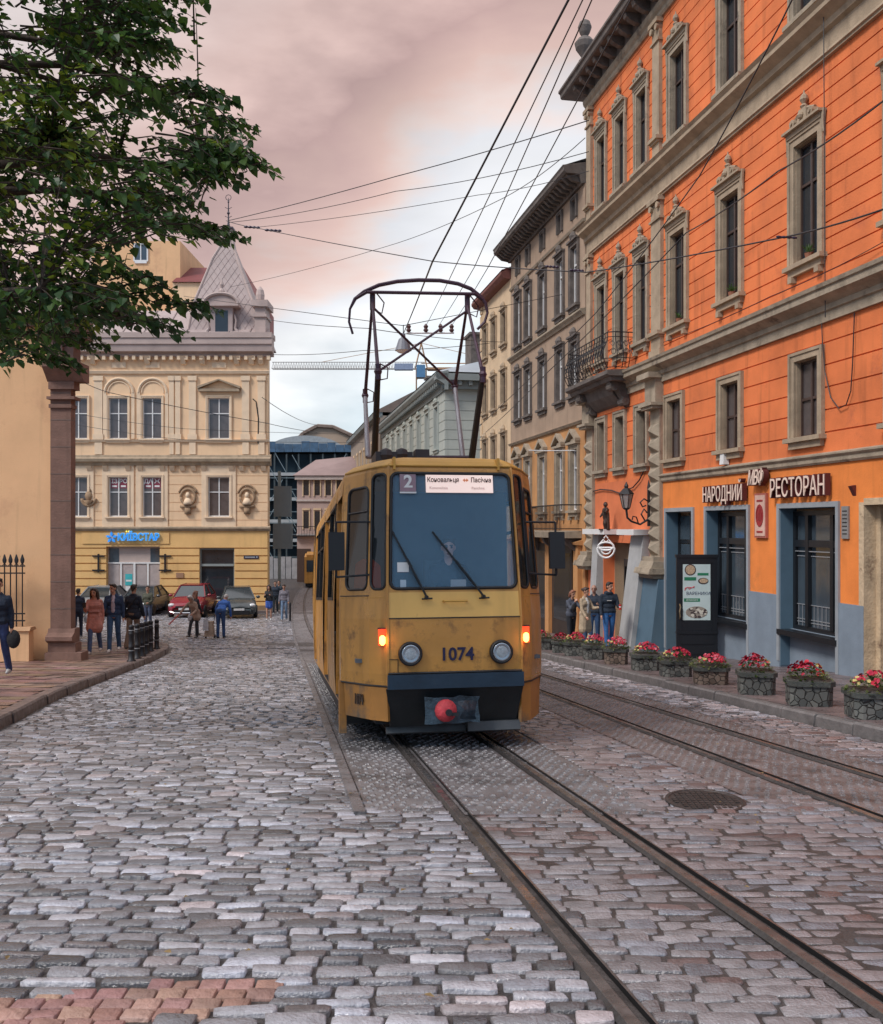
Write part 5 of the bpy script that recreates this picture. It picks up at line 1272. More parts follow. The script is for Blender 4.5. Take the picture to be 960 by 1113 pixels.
# low wall and fence
t = thing('low_wall', 'low peach plastered wall under the black iron fence', 'wall', (-9.6, 20.9, zg(20.9)+.10))
mb = MB(); mb.box(-14, -.12, -.3, .28, .12, .72); mb.build('wall_body', M_LWALL, t); mb = MB(); mb.extr([(-.17, .72), (.17, .72), (.12, .80), (-.12, .80)], -14, .32); mb.build('coping', mat('stained_coping', (.45, .27, .15), .85, .2, 3), t)
t = thing('iron_fence', 'black iron fence with spearheads on the low peach wall', 'fence', (-9.6, 20.9, zg(20.9)+.90))
mb = MB()
for z in (.12, .28, 1.20, 1.36): mb.box(-12, -.015, z, .14, .015, z+.03)
mb.build('rail', M_IRON, t)
x = .08; k = 0; fp = None
while x > -7:
    if k == 0 or fp is None or True:
        mb = MB(); big = (k % 6 == 4)
        if fp is None:
            mb.cyl((0, 0, -.1), (0, 0, 1.42), .014, 6); mb.lathe([(.015, 0), (.045, .05), (.05, .1), (.012, .22)], (0, 0, 1.42), 6, 1, .4); mb.tube([(-.045, 0, 1.38), (0, 0, 1.45), (.045, 0, 1.38)], .01, 4); fp = mb.build('spear_bar', M_IRON, t, loc=(x, 0, 0)); 
        elif big:
            mb.box(x-.035, -.035, -.12, x+.035, .035, 1.55); mb.lathe([(.05, 0), (.06, .05), (.02, .1), (.05, .17), (.008, .3)], (x, 0, 1.55), 8); mb.build('post', M_IRON, t)
        else: dup(fp, t, (x, 0, 0))
    x -= .135 if k % 6 not in (3, 4) else .16; k += 1

# ================= far background
# blue netted building site
t = thing('construction_site_building', 'unfinished concrete building wrapped in dark blue netting and scaffolding', 'building', (-18, 118, zg(118)))
g = lambda px, py: ((px-480)*.118+18, 1.55+(572-py)*.118-zg(118))
mb = MB()
for py in (489, 516, 543, 567, 588): x0, z = g(270, py); x1, _ = g(392, py); mb.box(x0, 0, z-.12, x1, 9, z+.28)
mb.build('floor_slab', mat('pale_concrete', (.36, .38, .39), .9, .1, 1), t)
x0, z1 = g(272, 493); x1, _ = g(390, 493)
mb = MB(); mb.box(x0+.3, 1.2, 0, x1-.3, 9, z1); mb.build('netting', mat('dark_blue_netting', (.012, .030, .045), .9, .5, .5), t)
mb = MB(); k = 0; x = x0
while x < x1: mb.box(x-.1, .1, 0, x+.1, .35, z1); x += 1.55
mb.build('column', mat('dark_steel', (.05, .07, .08), .8), t)
mb = MB(); rr = random.Random(9)
for k in range(26):
    x = x0+rr.random()*(x1-x0); z = rr.random()*z1*.9; mb.tube([(x, .0, z), (x+rr.choice([-1.6, 1.6]), .0, z+2.8)], .05, 4)
for k in range(9): mb.box(x0, -.05, k*1.45+.9, x1, 0, k*1.45+.97)
mb.build('scaffold_brace', mat('scaffold_grey', (.20, .26, .29), .7), t)
mb = MB(); 
for k in range(12): x = x0+k*1.1; mb.box(x, -.1, z1+.2, x+1.05, .1, z1+.2+.9+.5*rr.random())
mb.build('tarpaulin', mat('blue_tarpaulin', (.05, .11, .19), .7, .4, 1), t)
mb = MB()
xa, za = g(335, 492); P = [(xa+5.2*math.cos(R(q))-.5, .0, za+2.3*math.sin(R(q))) for q in range(10, 171, 10)]
mb.add([(x, 1, z) for x, y, z in P]+[(x, 9, z) for x, y, z in P], [(i, i+1, i+1+len(P), i+len(P)) for i in range(len(P)-1)]+[tuple(range(len(P)))]); mb.build('arched_roof', mat('pale_vault', (.30, .33, .35), .7), t)
t = thing('site_hoarding', 'row of pale concrete barrier panels at the foot of the netted building', 'barrier', (-18, 108, zg(108)))
mb = MB(); g2 = lambda px: (px-480)*.108+18
for k in range(9): mb.box(g2(291+k*6.6), 0, 0, g2(296.8+k*6.6), .3, 2.6-.2*(k % 3 == 1)); 
mb.build('panel', mat('dirty_concrete', (.30, .30, .31), .9, .3, 1), t)
# tan building behind
t = thing('tan_roofed_building', 'tan building with a broad low roof far behind the netted site', 'building', (-20, 160, zg(160)))
g = lambda px, py: ((px-480)*.16+20, 1.55+(572-py)*.16-zg(160))
P = [g(305, 600), g(398, 600), g(398, 484), g(384, 474), g(362, 464), g(345, 463), g(330, 471), g(318, 483), g(305, 492)]
mb = MB(); n_ = len(P); mb.add([(x, 0, z) for x, z in P]+[(x, 12, z) for x, z in P], [tuple(range(n_)), tuple(range(2*n_-1, n_-1, -1))]+[(i, i+n_, (i+1) % n_+n_, (i+1) % n_) for i in range(n_)]); mb.build('wall', mat('tan_wall', (.42, .31, .23), .9, .1, .2), t)
mb = MB(); 
for (p, q) in zip(P[2:], P[3:]): mb.tube([(p[0], -.3, p[1]), (q[0], -.3, q[1])], .35, 5)
mb.build('roof_edge', mat('dark_tan_edge', (.22, .16, .13), .8), t)
# dusty pink row house
t = thing('pink_row_house', 'dusty pink house with a red tin roof beside the netted site', 'building', (-14, 100, zg(100)))
g = lambda px, py, Y=100: ((px-480)*Y/1000+14, 1.55+(572-py)*Y/1000-zg(100))
x0, zt = g(323, 517); x1, _ = g(400, 517)
mb = MB(); mb.box(x0, 0, -.5, x1, 8, zt); mb.build('wall', M_PINK, t)
_, ze = g(0, 503); mb = MB(); mb.add([(x0-.4, -.5, zt), (x1, -.5, zt), (x1, 4, ze+1.2), (x0+1.5, 4, ze+.6), (x1, 8, zt), (x0-.4, 8, zt)], [(0,1,2,3), (3,2,4,5), (0,3,5)]); mb.build('roof', mat('faded_red_tin', (.26, .18, .17), .6, .15, .6), t)
mb = MB(); mb.box(x0-.2, -.35, zt-.45, x1, .0, zt-.02); mb.box(x0-.05, -.15, g(0, 545)[1], x1, 0, g(0, 543)[1]); mb.box(x0-.05, -.15, g(0, 583)[1], x1, 0, g(0, 580)[1]); mb.build('cornice', mat('grey_pink_trim', (.50, .43, .40), .8), t)
for px in (333, 345, 357, 369):
    for (pa, pb) in ((538, 522), (574, 556)):
        xa, za = g(px-3, pa); xb, zb_ = g(px+3, pb); mb = MB(); mb.box(xa, -.03, za, xb, -.005, zb_); w = mb.build('window', M_PANE, t)
        mb = MB(); mb.box(xa-.12, -.1, za-.15, xa, 0, zb_+.15); mb.box(xb, -.1, za-.15, xb+.12, 0, zb_+.15); mb.box(xa-.12, -.14, zb_+.15, xb+.12, 0, zb_+.35); mb.build('window_frame', M_CREAM, w)
mb = MB(); xa, za = g(333, 604); mb.box(xa-1.0, -.02, 0, xa+.5, -.005, 3.6); mb.build('gateway', M_DARKWOOD, t)
mb = MB(); xa, za = g(330, 583); mb.box(xa-1.0, -.6, za, xa+3.5, 0, za+.12)
for k in range(16): mb.box(xa-1.0+k*.29, -.58, za+.1, xa-.97+k*.29, -.55, za+1.1)
mb.box(xa-1, -.6, za+1.05, xa+3.5, -.54, za+1.12); mb.build('balcony', M_IRON, t)
# street furniture near that corner
t = thing('advertising_pillar', 'grey boxes on a post at the far corner of the yellow house', 'street cabinet', (-9.6, 54.5, zg(54)))
mb = MB(); mb.box(-.08, -.08, 0, .08, .08, 8.2); mb.build('post', M_GREYTR, t); mb = MB(); mb.box(-.35, -.2, 3.6, .75, .25, 5.1); mb.box(-.3, -.2, 5.5, .7, .2, 7.3); mb.build('box', mat('grey_cabinet', (.16, .18, .19), .6, .1, 1), t)
t = thing('background_house_row', 'row of dim houses closing the view far down the street', 'building', (-40, 200, zg(200)))
mb = MB(); 
for k in range(12): mb.box(k*9-30, 0, 0, k*9-21.2, 10, 9+((k*7) % 4)*1.3)
mb.build('wall', mat('hazy_plaster', (.34, .31, .30), .9, .1, .2), t)
# plain house row behind the left building, and behind the camera on the left (what the windows mirror)
# ================= tower crane
t = thing('tower_crane', 'tower crane with a long lattice jib above the far roofs', 'crane', (8, 150, zg(150)))
def crane(g=lambda px, py: ((px-480)*.15-8, 1.55+(572-py)*.15-zg(150))):
    M_CR = mat('pale_crane_steel', (.42, .40, .38), .6); mb = MB()
    x0, z0 = g(296, 401); x1, _ = g(462, 401); zt = z0+1.1; n_ = 60
    for z, y in ((z0, -.5), (z0, .5), (zt, 0)): mb.tube([(x0, y, z), (x1, y, z)], .07, 4)
    for k in range(n_):
        xa, xb = x0+(x1-x0)*k/n_, x0+(x1-x0)*(k+1)/n_; xm = (xa+xb)/2
        for y in (-.5, .5): mb.tube([(xa, y, z0), (xm, 0, zt), (xb, y, z0)], .045, 3)
    mb.build('jib', M_CR, t)
    mb = MB(); xa, _ = g(458, 0); xb, _ = g(560, 0)
    for z in (z0-.1, z0+.9): mb.tube([(xa, 0, z), (xb, 0, z)], .09, 4)
    mb.box(xa+1, -1, z0-.2, xa+8, 1, z0+.1); mb.build('counter_jib', mat('orange_crane_steel', (.42, .25, .14), .6), t)
    mb = MB(); xm, zm = g(458, 373); mb.tube([(xm, 0, zm), (xm-1.0, 0, z0)], .12, 4); mb.tube([(xm, 0, zm), (xm+1.0, 0, z0)], .12, 4); mb.tube([(xm, 0, zm), (xb, 0, z0+.6)], .05, 3); mb.tube([(xm, 0, zm), (x0+8, 0, zt)], .05, 3)
    for dx in (-.8, .8):
        for dy in (-.8, .8): mb.tube([(xm+dx, dy, 0), (xm+dx, dy, z0)], .1, 4)
    for k in range(16): mb.tube([(xm-.8, -.8, z0*k/16), (xm+.8, -.8, z0*(k+1)/16)], .06, 3)
    mb.build('mast', mat('orange_crane_steel', (.42, .25, .14), .6), t)
    mb = MB(); xc, zc = g(453, 411); mb.box(xc, -1, zc, xc+1.4, 1, zc+2.0); mb.build('cab', mat('bright_blue_cab', (.08, .20, .36), .5, .2, 1), t)
    mb = MB(); xc, zc = g(441, 399); mb.box(xc-1.8, -.6, zc-.5, xc+1.2, .6, zc+.5); mb.build('machinery_box', mat('blue_grey_box', (.25, .30, .42), .6), t)
crane()

# ================= tree at the upper left
rr = random.Random(21)
OUT = [(-420, -260), (60, -240), (222, -60), (228, 6), (205, 30), (160, 34), (192, 50), (206, 62), (182, 80), (256, 106), (240, 128), (284, 142), (300, 182), (276, 202), (226, 196), (214, 226), (246, 262), (206, 268), (170, 262), (150, 292), (158, 314), (172, 334), (160, 350), (140, 352), (128, 374), (112, 378), (92, 402), (60, 396), (-60, 400), (-200, 390), (-420, 330)]
def inp(px, py): return inpoly(px, py, OUT)
tr = thing('street_tree', 'large leafy tree with dark green drooping branches filling the upper left corner', 'tree', (-6.9, 8.6, zg(8.6)+.1))
TB = Vector((-6.9, 8.6, zg(8.6)+.1))
mb = MB(); P = [Vector((0, 0, -.1)), Vector((.03, .02, .5)), Vector((.1, 0, 1.6)), Vector((.02, .1, 2.9)), Vector((.1, .05, 4.2)), Vector((.2, 0, 5.8)), Vector((.1, .1, 7.6))]
mb.tube(P, [.36, .27, .23, .21, .18, .13, .06], 12); mb.build('trunk', M_BARK, tr, True)
lb_ = MB(); hubs = []
for k in range(40):
    for _ in range(200):
        px, py, Yd = rr.uniform(-380, 240), rr.uniform(-240, 340), rr.uniform(7.3, 10.4)
        if inp(px, py) and inp(px+25, py): break
    h = at(px, py, Yd) - TB
    z0 = max(2.2, min(6.8, h.z - rr.uniform(.2, 1.1))); base = Vector((.08, .05, z0))
    m1 = base.lerp(h, .35)+Vector((0, 0, .30)); m2 = base.lerp(h, .7)+Vector((rr.uniform(-.1, .1), rr.uniform(-.1, .1), .28))
    lb_.tube([base, m1, m2, h], [.075, .05, .035, .018], 6); hubs.append((h, m2, m1))
lb_.build('limb', M_BARK, tr, True)
tw = MB(); lf = MB()
def leaf(p, d, up, sz, mi):
    d = d.normalized(); s_ = d.cross(up)
    if s_.length < .05: s_ = Vector((1, 0, 0))
    s_.normalize(); n_ = s_.cross(d); L_ = sz; w = sz*.42
    q = [p, p+d*L_*.30+s_*w+n_*.1*sz, p+d*L_*.62+s_*w*.72+n_*.04*sz-Vector((0, 0, .04*sz)), p+d*L_-Vector((0, 0, .16*sz)), p+d*L_*.62-s_*w*.72+n_*.04*sz-Vector((0, 0, .04*sz)), p+d*L_*.30-s_*w+n_*.1*sz, p+d*L_*.4-n_*.06*sz]
    lf.mi = mi; lf.add(q, [(0,1,6), (1,2,6), (2,3,6), (3,4,6), (4,5,6), (5,0,6)])
cnt = 0
TIPS = [(226, 4), (204, 28), (206, 61), (260, 107), (284, 142), (302, 184), (290, 176), (272, 202), (222, 228), (250, 264), (270, 259), (192, 315), (241, 341), (204, 366), (124, 379), (94, 404), (158, 356)]
SPR = []
for (tx_, ty_) in TIPS:
    Yd = rr.uniform(7.4, 9.2); ln = rr.uniform(40, 75); dy_ = rr.uniform(-22, -6)
    for j in range(9):
        f_ = j/8; SPR.append((tx_-ln*(1-f_)+rr.uniform(-5, 2), ty_+dy_*(1-f_)+rr.uniform(-5, 6), Yd+rr.uniform(-.15, .15)))
for k in range(1900+len(SPR)):
    for _ in range(100):
        px, py, Yd = rr.uniform(-400, 296), rr.uniform(-240, 398), rr.uniform(7.0, 10.6)
        if px < -60 and rr.random() < .7: continue
        if inp(px, py):
            if mnoise.noise(Vector((px*.016, py*.024, Yd*.9))) > -.03: break
    if k >= 1900: px, py, Yd = SPR[k-1900]
    tip = at(px, py, Yd) - TB
    # twigs reach out from the nearest limb and droop
    h = min((q for hb in hubs for q in hb), key=lambda q: (q-tip).length)
    v = tip - h
    if v.length > 1.1: st = tip - v.normalized()*rr.uniform(.5, .9) + Vector((-.05, 0, .12))
    else: st = h
    if rr.random() < .5: st = tip - Vector((rr.uniform(.25, .6), rr.uniform(-.3, .3), rr.uniform(-.25, .05)))
    if k >= 1900: st = tip - Vector((rr.uniform(.25, .4), rr.uniform(-.1, .1), rr.uniform(-.12, -.02)))
    mid = st.lerp(tip, .5)+Vector((0, 0, .07)); tw.tube([st, mid, tip], [.011, .007, .003], 3, False)
    n_ = rr.randint(9, 14)
    tg = .75 if rr.random() < .4 else .2
    litc = 2 if ((px < 120 and 60 < py < 330 and Yd < 8.4 and rr.random() < .6) or rr.random() < .06) else None  # left middle twigs take the paler green, painting in the lit foliage
    for i in range(n_):
        t_ = .15+.85*i/(n_-1); p = (st.lerp(mid, t_*2) if t_ < .5 else mid.lerp(tip, t_*2-1)) + Vector((rr.gauss(0, .025), rr.gauss(0, .025), rr.gauss(0, .02)))
        sd_ = 1 if i % 2 else -1; ax = (tip-st).normalized(); sv = ax.cross(Vector((0, 0, 1))).normalized() if ax.cross(Vector((0, 0, 1))).length > .1 else Vector((0, 1, 0))
        d = ax*.5+sv*sd_*rr.uniform(.4, 1.0)+Vector((rr.gauss(0, .2), rr.gauss(0, .2), rr.uniform(-.75, .05)))
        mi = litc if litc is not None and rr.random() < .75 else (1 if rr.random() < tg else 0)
        leaf(p, d, Vector((rr.gauss(0, .35), rr.gauss(0, .35), 1)), rr.uniform(.055, .105), mi)
tw.build('twig', M_BARK, tr)
lf.build('crown', M_LEAF, tr)

# ================= overhead wires
def wire(label, pts, r=.012, sag=.0, n=10, group=None, cat='cable', name='overhead_wire'):
    pts = [Vector(p) for p in pts]; out_ = []
    for p, q in zip(pts, pts[1:]):
        for i in range(n):
            t_ = i/n; v = p.lerp(q, t_); v.z -= sag*4*t_*(1-t_); out_.append(v)
    out_.append(pts[-1]); c = pts[0]
    mb = MB(); mb.tube([v-c for v in out_], r, 5); o = mb.build(name, M_WIRE); o.location = c
    return tag(o, label, cat, group)
def pastcam(p, q, Y):      # carry the straight line p-q on to depth Y
    t_ = (Y-q.y)/(p.y-q.y); return q + (p-q)*t_
p, q = at(617, 0, 8.9), at(470, 285, 12.3)
g_ = 'contact wires over the tracks'
wire('thick black contact wire running over the tram towards us', [pastcam(p, q, 3.0), q, at(439, 362, 27)], .013, .02)
for (x0, x1, xm, ym, Y0, lb__) in ((648, 491, 531, 290, 9.4, 'rightmost of the thin long wires running down the street over the tram'), (604+38, 477, 516, 290, 9.6, 'thin long wire second from the right over the tram'), (632, 463, 495, 290, 9.8, 'thin long wire third from the right over the tram')):
    q = at(xm, ym, 17); p = at(x0+18*(x1 == 491)*2, 0, Y0); wire(lb__, [pastcam(p, q, 3.0), q, at(x1, 354, 30)], .008, .03)
t = thing('cross_arm', 'small white cross arm carrying insulators on the wires above the tram roof', 'bracket', tuple(at(467, 362, 30)))
mb = MB(); mb.cyl((-.75, 0, 0), (.8, 0, 0), .03, 6); mb.build('arm', M_WHITE, t)
for dx in (-.68, -.12, .36, .72):
    mb = MB(); mb.lathe([(.04, 0), (.09, .08), (.05, .12), (.08, .2), (.02, .28)], (dx, 0, .02), 8); mb.build('insulator', mat('brown_insulator', (.10, .05, .05), .4), t)
spans = [
 ('slack double wire from the turret tip to the orange building roof, upper strand', [at(248, 240, 46), at(430, 192, 36), at(640, 131, 29.5)], .05, .018),
 ('slack double wire from the turret tip to the orange building roof, lower strand', [at(248, 242, 46), at(430, 208, 36), at(640, 165, 29.5)], .15, .014),
 ('thin wire just under the double wires above the turret', [at(280, 247, 44), at(520, 212, 34), at(640, 186, 29.8)], .1, .012),
 ('span wire with two dark insulators right of the turret spire', [at(246, 240, 40), at(275, 247, 38), at(470, 284, 26), at(638, 296, 20.5), at(847, 259, 14.5), at(965, 226, 11.5)], .03, .014),
 ('faint wire crossing the pink sky left of the pantograph', [at(250, 312, 50), at(420, 268, 34), at(548, 215, 26), at(636, 150, 21)], .1, .010),
 ('low wire under the pantograph head reaching the turret wall', [at(272, 344, 50), at(400, 357, 30), at(556, 372, 42)], .1, .012),
 ('wire in the pale sky right of the yellow house cornice', [at(286, 385, 51), at(395, 381, 40), at(540, 372, 44)], .1, .014),
 ('drooping wire from the yellow house towards the netted site', [at(285, 432, 50), at(345, 462, 90)], .3, .02),
 ('upper of three thin wires strung across the yellow facade', [at(88, 414, 44), at(120, 427, 44), at(290, 460, 48), at(345, 470, 60)], .05, .016),
 ('middle of three thin wires strung across the yellow facade', [at(85, 450, 44), at(200, 466, 44), at(395, 472, 60)], .05, .010),
 ('lowest of three thin wires strung across the yellow facade', [at(85, 462, 44), at(200, 478, 44), at(395, 481, 60)], .05, .010),
 ('long diagonal wire across the upper orange floors', [at(866, -10, 12), at(760, 192, 16), at(648, 340, 22), at(520, 464, 40)], .05, .012),
 ('second diagonal wire lower on the orange facade', [at(965, 106, 11), at(846, 186, 14), at(746, 253, 18), at(596, 404, 26), at(528, 470, 40)], .05, .012),
 ('thin vertical cable hanging down the orange facade', [at(895, -20, 17.3), at(896, 150, 17.3), at(897, 345, 17.3)], .0, .010),
 ('slack cable from the orange cornice to the string course', [at(721, 372, 24), at(838, 322, 19), at(962, 262, 15.8)], .05, .008)]
for lb__, pts, sg, r in spans: wire(lb__, pts, r, sg, 8)
def hang(label, P, r=.013): 
    P = [OR.world(sY(10.7/(x/1000-.29)), .06, 1.55+(572-y)*(10.7/(x/1000-.29))/1000) for x, y in P]; return wire(label, P, r, 0, 3)
hang('loose cable hanging in a loop on the orange wall between two windows', [(896, 345), (897, 372), (900, 405), (906, 432), (915, 444), (923, 440), (928, 425), (930, 395), (932, 340)], .011)
hang('kinked black cable on the orange wall left of the diamond pointed pilaster', [(643, 535), (655, 532), (667, 533), (675, 536), (682, 533), (690, 530), (697, 522), (704, 508)], .02)
# insulators on the span wire
for (x, y, Yd, l_) in ((274, 247, 38, 'left dark insulator on the span wire by the turret spire'), (297, 250.5, 36.6, 'right dark insulator on the span wire by the turret spire'), (600, 290, 21.8, 'dark insulator on the span wire against the taupe house'), (627, 294, 20.9, 'dark insulator on the span wire beside the orange building corner'), (855, 258, 14.3, 'dark insulator on the span wire against the orange wall')):
    o = MB(); L_ = .33 if x < 300 else .16; k = .0016*Yd
    o.tube([(-L_+i*L_/4, 0, -.06*(-L_+i*L_/4)) for i in range(9)], [k*(1 if i % 2 else .6) for i in range(9)], 8); ob = o.build('wire_insulator', mat('dark_violet_insulator', (.03, .02, .05), .4)); ob.location = at(x, y, Yd); tag(ob, l_, 'insulator')
# hanging street lamp
t = thing('hanging_street_lamp', 'grey bell shaped street lamp hung from the wires above the pantograph', 'street lamp', tuple(at(438.5, 372, 24)))
mb = MB(); mb.lathe([(.22, -.22), (.205, -.18), (.12, .08), (.06, .12), (.05, .22), (.01, .24)], seg=14); mb.build('lamp_shade', mat('grey_lamp_shade', (.16, .17, .20), .5), t)
mb = MB(); mb.lathe([(.02, -.30), (.14, -.27), (.20, -.221)], seg=14); mb.build('lamp_glass', mat('milky_glass', (.75, .75, .74), .3, 0), t)
mb = MB(); mb.cyl((0, 0, .22), (0, 0, .45), .012, 5); mb.build('hook', M_IRON, t)
wire('span wire carrying the hanging bell lamp', [at(200, 322, 40), at(438.5, 354, 24), at(612, 320, 33)], .010, 0, 3)
# ================= tram
M_TY = mat('ochre_tram_paint', (.54, .265, .062), .38, .18, 1.3, .25, 5, stain=((.18, .09, .035), 2.8, .54), streak=.50, rvar=.12)
M_TL = mat('light_ochre_tram_paint', (.74, .44, .12), .40, .08, 1.6, .10, 8, stain=((.40, .22, .07), 3.2, .60), streak=.2)
M_TROOF = mat('dusty_ochre_roof', (.52, .28, .05), .55, .15, 1.6, stain=((.25, .14, .04), 2.2, .57))
M_TSK = mat('muddy_tram_skirt', (.40, .18, .04), .6, .2, 2, .2, 10, stain=((.13, .10, .07), 1.6, .48), streak=.3)
M_TDARK = mat('dark_underframe', (.012, .013, .016), .55, .3, 5)
M_TBLUE = mat('dark_blue_bumper', (.012, .028, .050), .4, .3, 3, .2, 10, stain=((.05, .05, .05), 3, .6))
M_RUBBER = mat('black_rubber', (.012, .012, .014), .5, 0)
M_CHROME = mat('dull_chrome', (.45, .46, .48), .25, .1, 8, metal=.9)
M_WSH = glass('tram_windscreen', (.22, .44, .66), 1.0, (.97, .99, 1.0), .05, .30)  # blue film paints the sky reflection into the glass colour
M_TGL = glass('dark_tram_glass', (.030, .036, .042), 1.0, (.55, .58, .60), .04, .48)
M_TINT = mat('tram_interior', (.10, .12, .14), .7, .2, 3)
TC = (.16, 9.40); TZ = zg(9.4)
tram = thing('tram', 'yellow ochre tram number 1074 on line 2 coming towards us on the cobbled street', 'tram', (TC[0], TC[1], TZ))
tram.rotation_euler = (R(-4.4), 0, R(10.04))
OL = [(-1.13, .75), (-.87, .21), (-.70, 0), (.70, 0), (.87, .21), (1.13, .75)]
def interp(x, T):
    if x <= T[0][0]: return T[0][1]
    for (a, u), (b, v) in zip(T, T[1:]):
        if x <= b: return u+(v-u)*(x-a)/(b-a)
    return T[-1][1]
def fy(z): return interp(z, [(.3, .16), (.62, .05), (.78, .015), (1.0, 0), (1.34, 0), (1.62, .03), (2.88, .15), (2.98, .18), (3.04, .30), (3.10, .62)])
def fx(z): return interp(z, [(.3, .985), (.7, 1), (1.55, 1), (2.86, .955), (2.96, .93), (3.04, .84), (3.10, .62)])
def tp(k, z, y=None):
    x, y0 = OL[k]; return Vector((x*fx(z), (y0 if y is None else y)+fy(z)*(1 if y is None else 0), z))
LV = [.66, .78, .95, 1.15, 1.34, 1.61, 2.90, 2.96, 3.0, 3.04, 3.10]
LEN = 8.7
body = MB(); holes = []
def panel_hole(mb, q, u0, u1, v0, v1, rad=.06, n=4):
    """q = corners (00, 10, 11, 01); cuts a rounded opening and returns its outline"""
    P = lambda u, v: (q[0]*(1-u)+q[1]*u)*(1-v) + (q[3]*(1-u)+q[2]*u)*v
    W_ = (q[1]-q[0]).length; Hh = (q[3]-q[0]).length; ru, rv = rad/W_, rad/Hh
    ring = []
    for cu, cv, a0 in ((u1-ru, v0+rv, -90), (u1-ru, v1-rv, 0), (u0+ru, v1-rv, 90), (u0+ru, v0+rv, 180)):
        for i in range(n+1):
            a = R(a0+90*i/n); ring.append(P(cu+ru*math.cos(a), cv+rv*math.sin(a)))
    corners = [P(1, 0), P(1, 1), P(0, 1), P(0, 0)]; m = n+1
    vs = ring+corners; fs_ = []
    for c in range(4):
        for i in range(n): fs_.append((4*m+c, c*m+i+1, c*m+i))
        fs_.append((4*m+c, 4*m+(c+1) % 4, (c*m+m) % (4*m), c*m+n))
    mb.add([tuple(v) for v in vs], fs_); return ring
def gasket(mb, ring, r=.018): mb.tube([tuple(p) for p in ring]+[tuple(ring[0]), tuple(ring[1])], r, 5, False)
def paneof(mb, ring, off=0.0):
    n_ = len(ring); mb.add([tuple(Vector(p)+Vector((0, off, 0))) for p in ring], [tuple(range(n_))])
gk = MB(); 
for z0, z1 in zip(LV, LV[1:]):
    for k in range(5):
        q = [tp(k, z0), tp(k+1, z0), tp(k+1, z1), tp(k, z1)]
        body.mi = 1 if (k == 2 and z0 == 1.34) else (2 if z0 >= 2.96 else 0)
        if z0 == 1.61:
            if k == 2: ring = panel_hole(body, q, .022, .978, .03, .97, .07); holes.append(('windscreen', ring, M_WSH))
            elif k in (1, 3): ring = panel_hole(body, q, .09, .90, .0 + .03, .97, .07); holes.append(('corner_window', ring, M_TGL))
            else: ring = panel_hole(body, q, .20 if k == 0 else .07, .93 if k == 0 else .80, .03, .88, .08); holes.append(('corner_window', ring, M_TGL))
        else: body.quad(*[tuple(v) for v in q])
    # sides
    for sx, k in ((-1, 0), (1, 5)):
        a0, a1 = tp(k, z0), tp(k, z1)
        if z0 >= 2.90 or True:
            b0, b1 = Vector((a0.x, LEN, z0)), Vector((a1.x, LEN, z1))
            if z0 >= 2.90: body.mi = 2 if z0 >= 2.96 else 0; body.quad(tuple(a0), tuple(b0), tuple(b1), tuple(a1))
    if z1 == 3.10: body.mi = 2; body.add([tuple(tp(k, z1)) for k in range(6)]+[(1.13*fx(z1), LEN, z1), (-1.13*fx(z1), LEN, z1)], [tuple(range(8))])
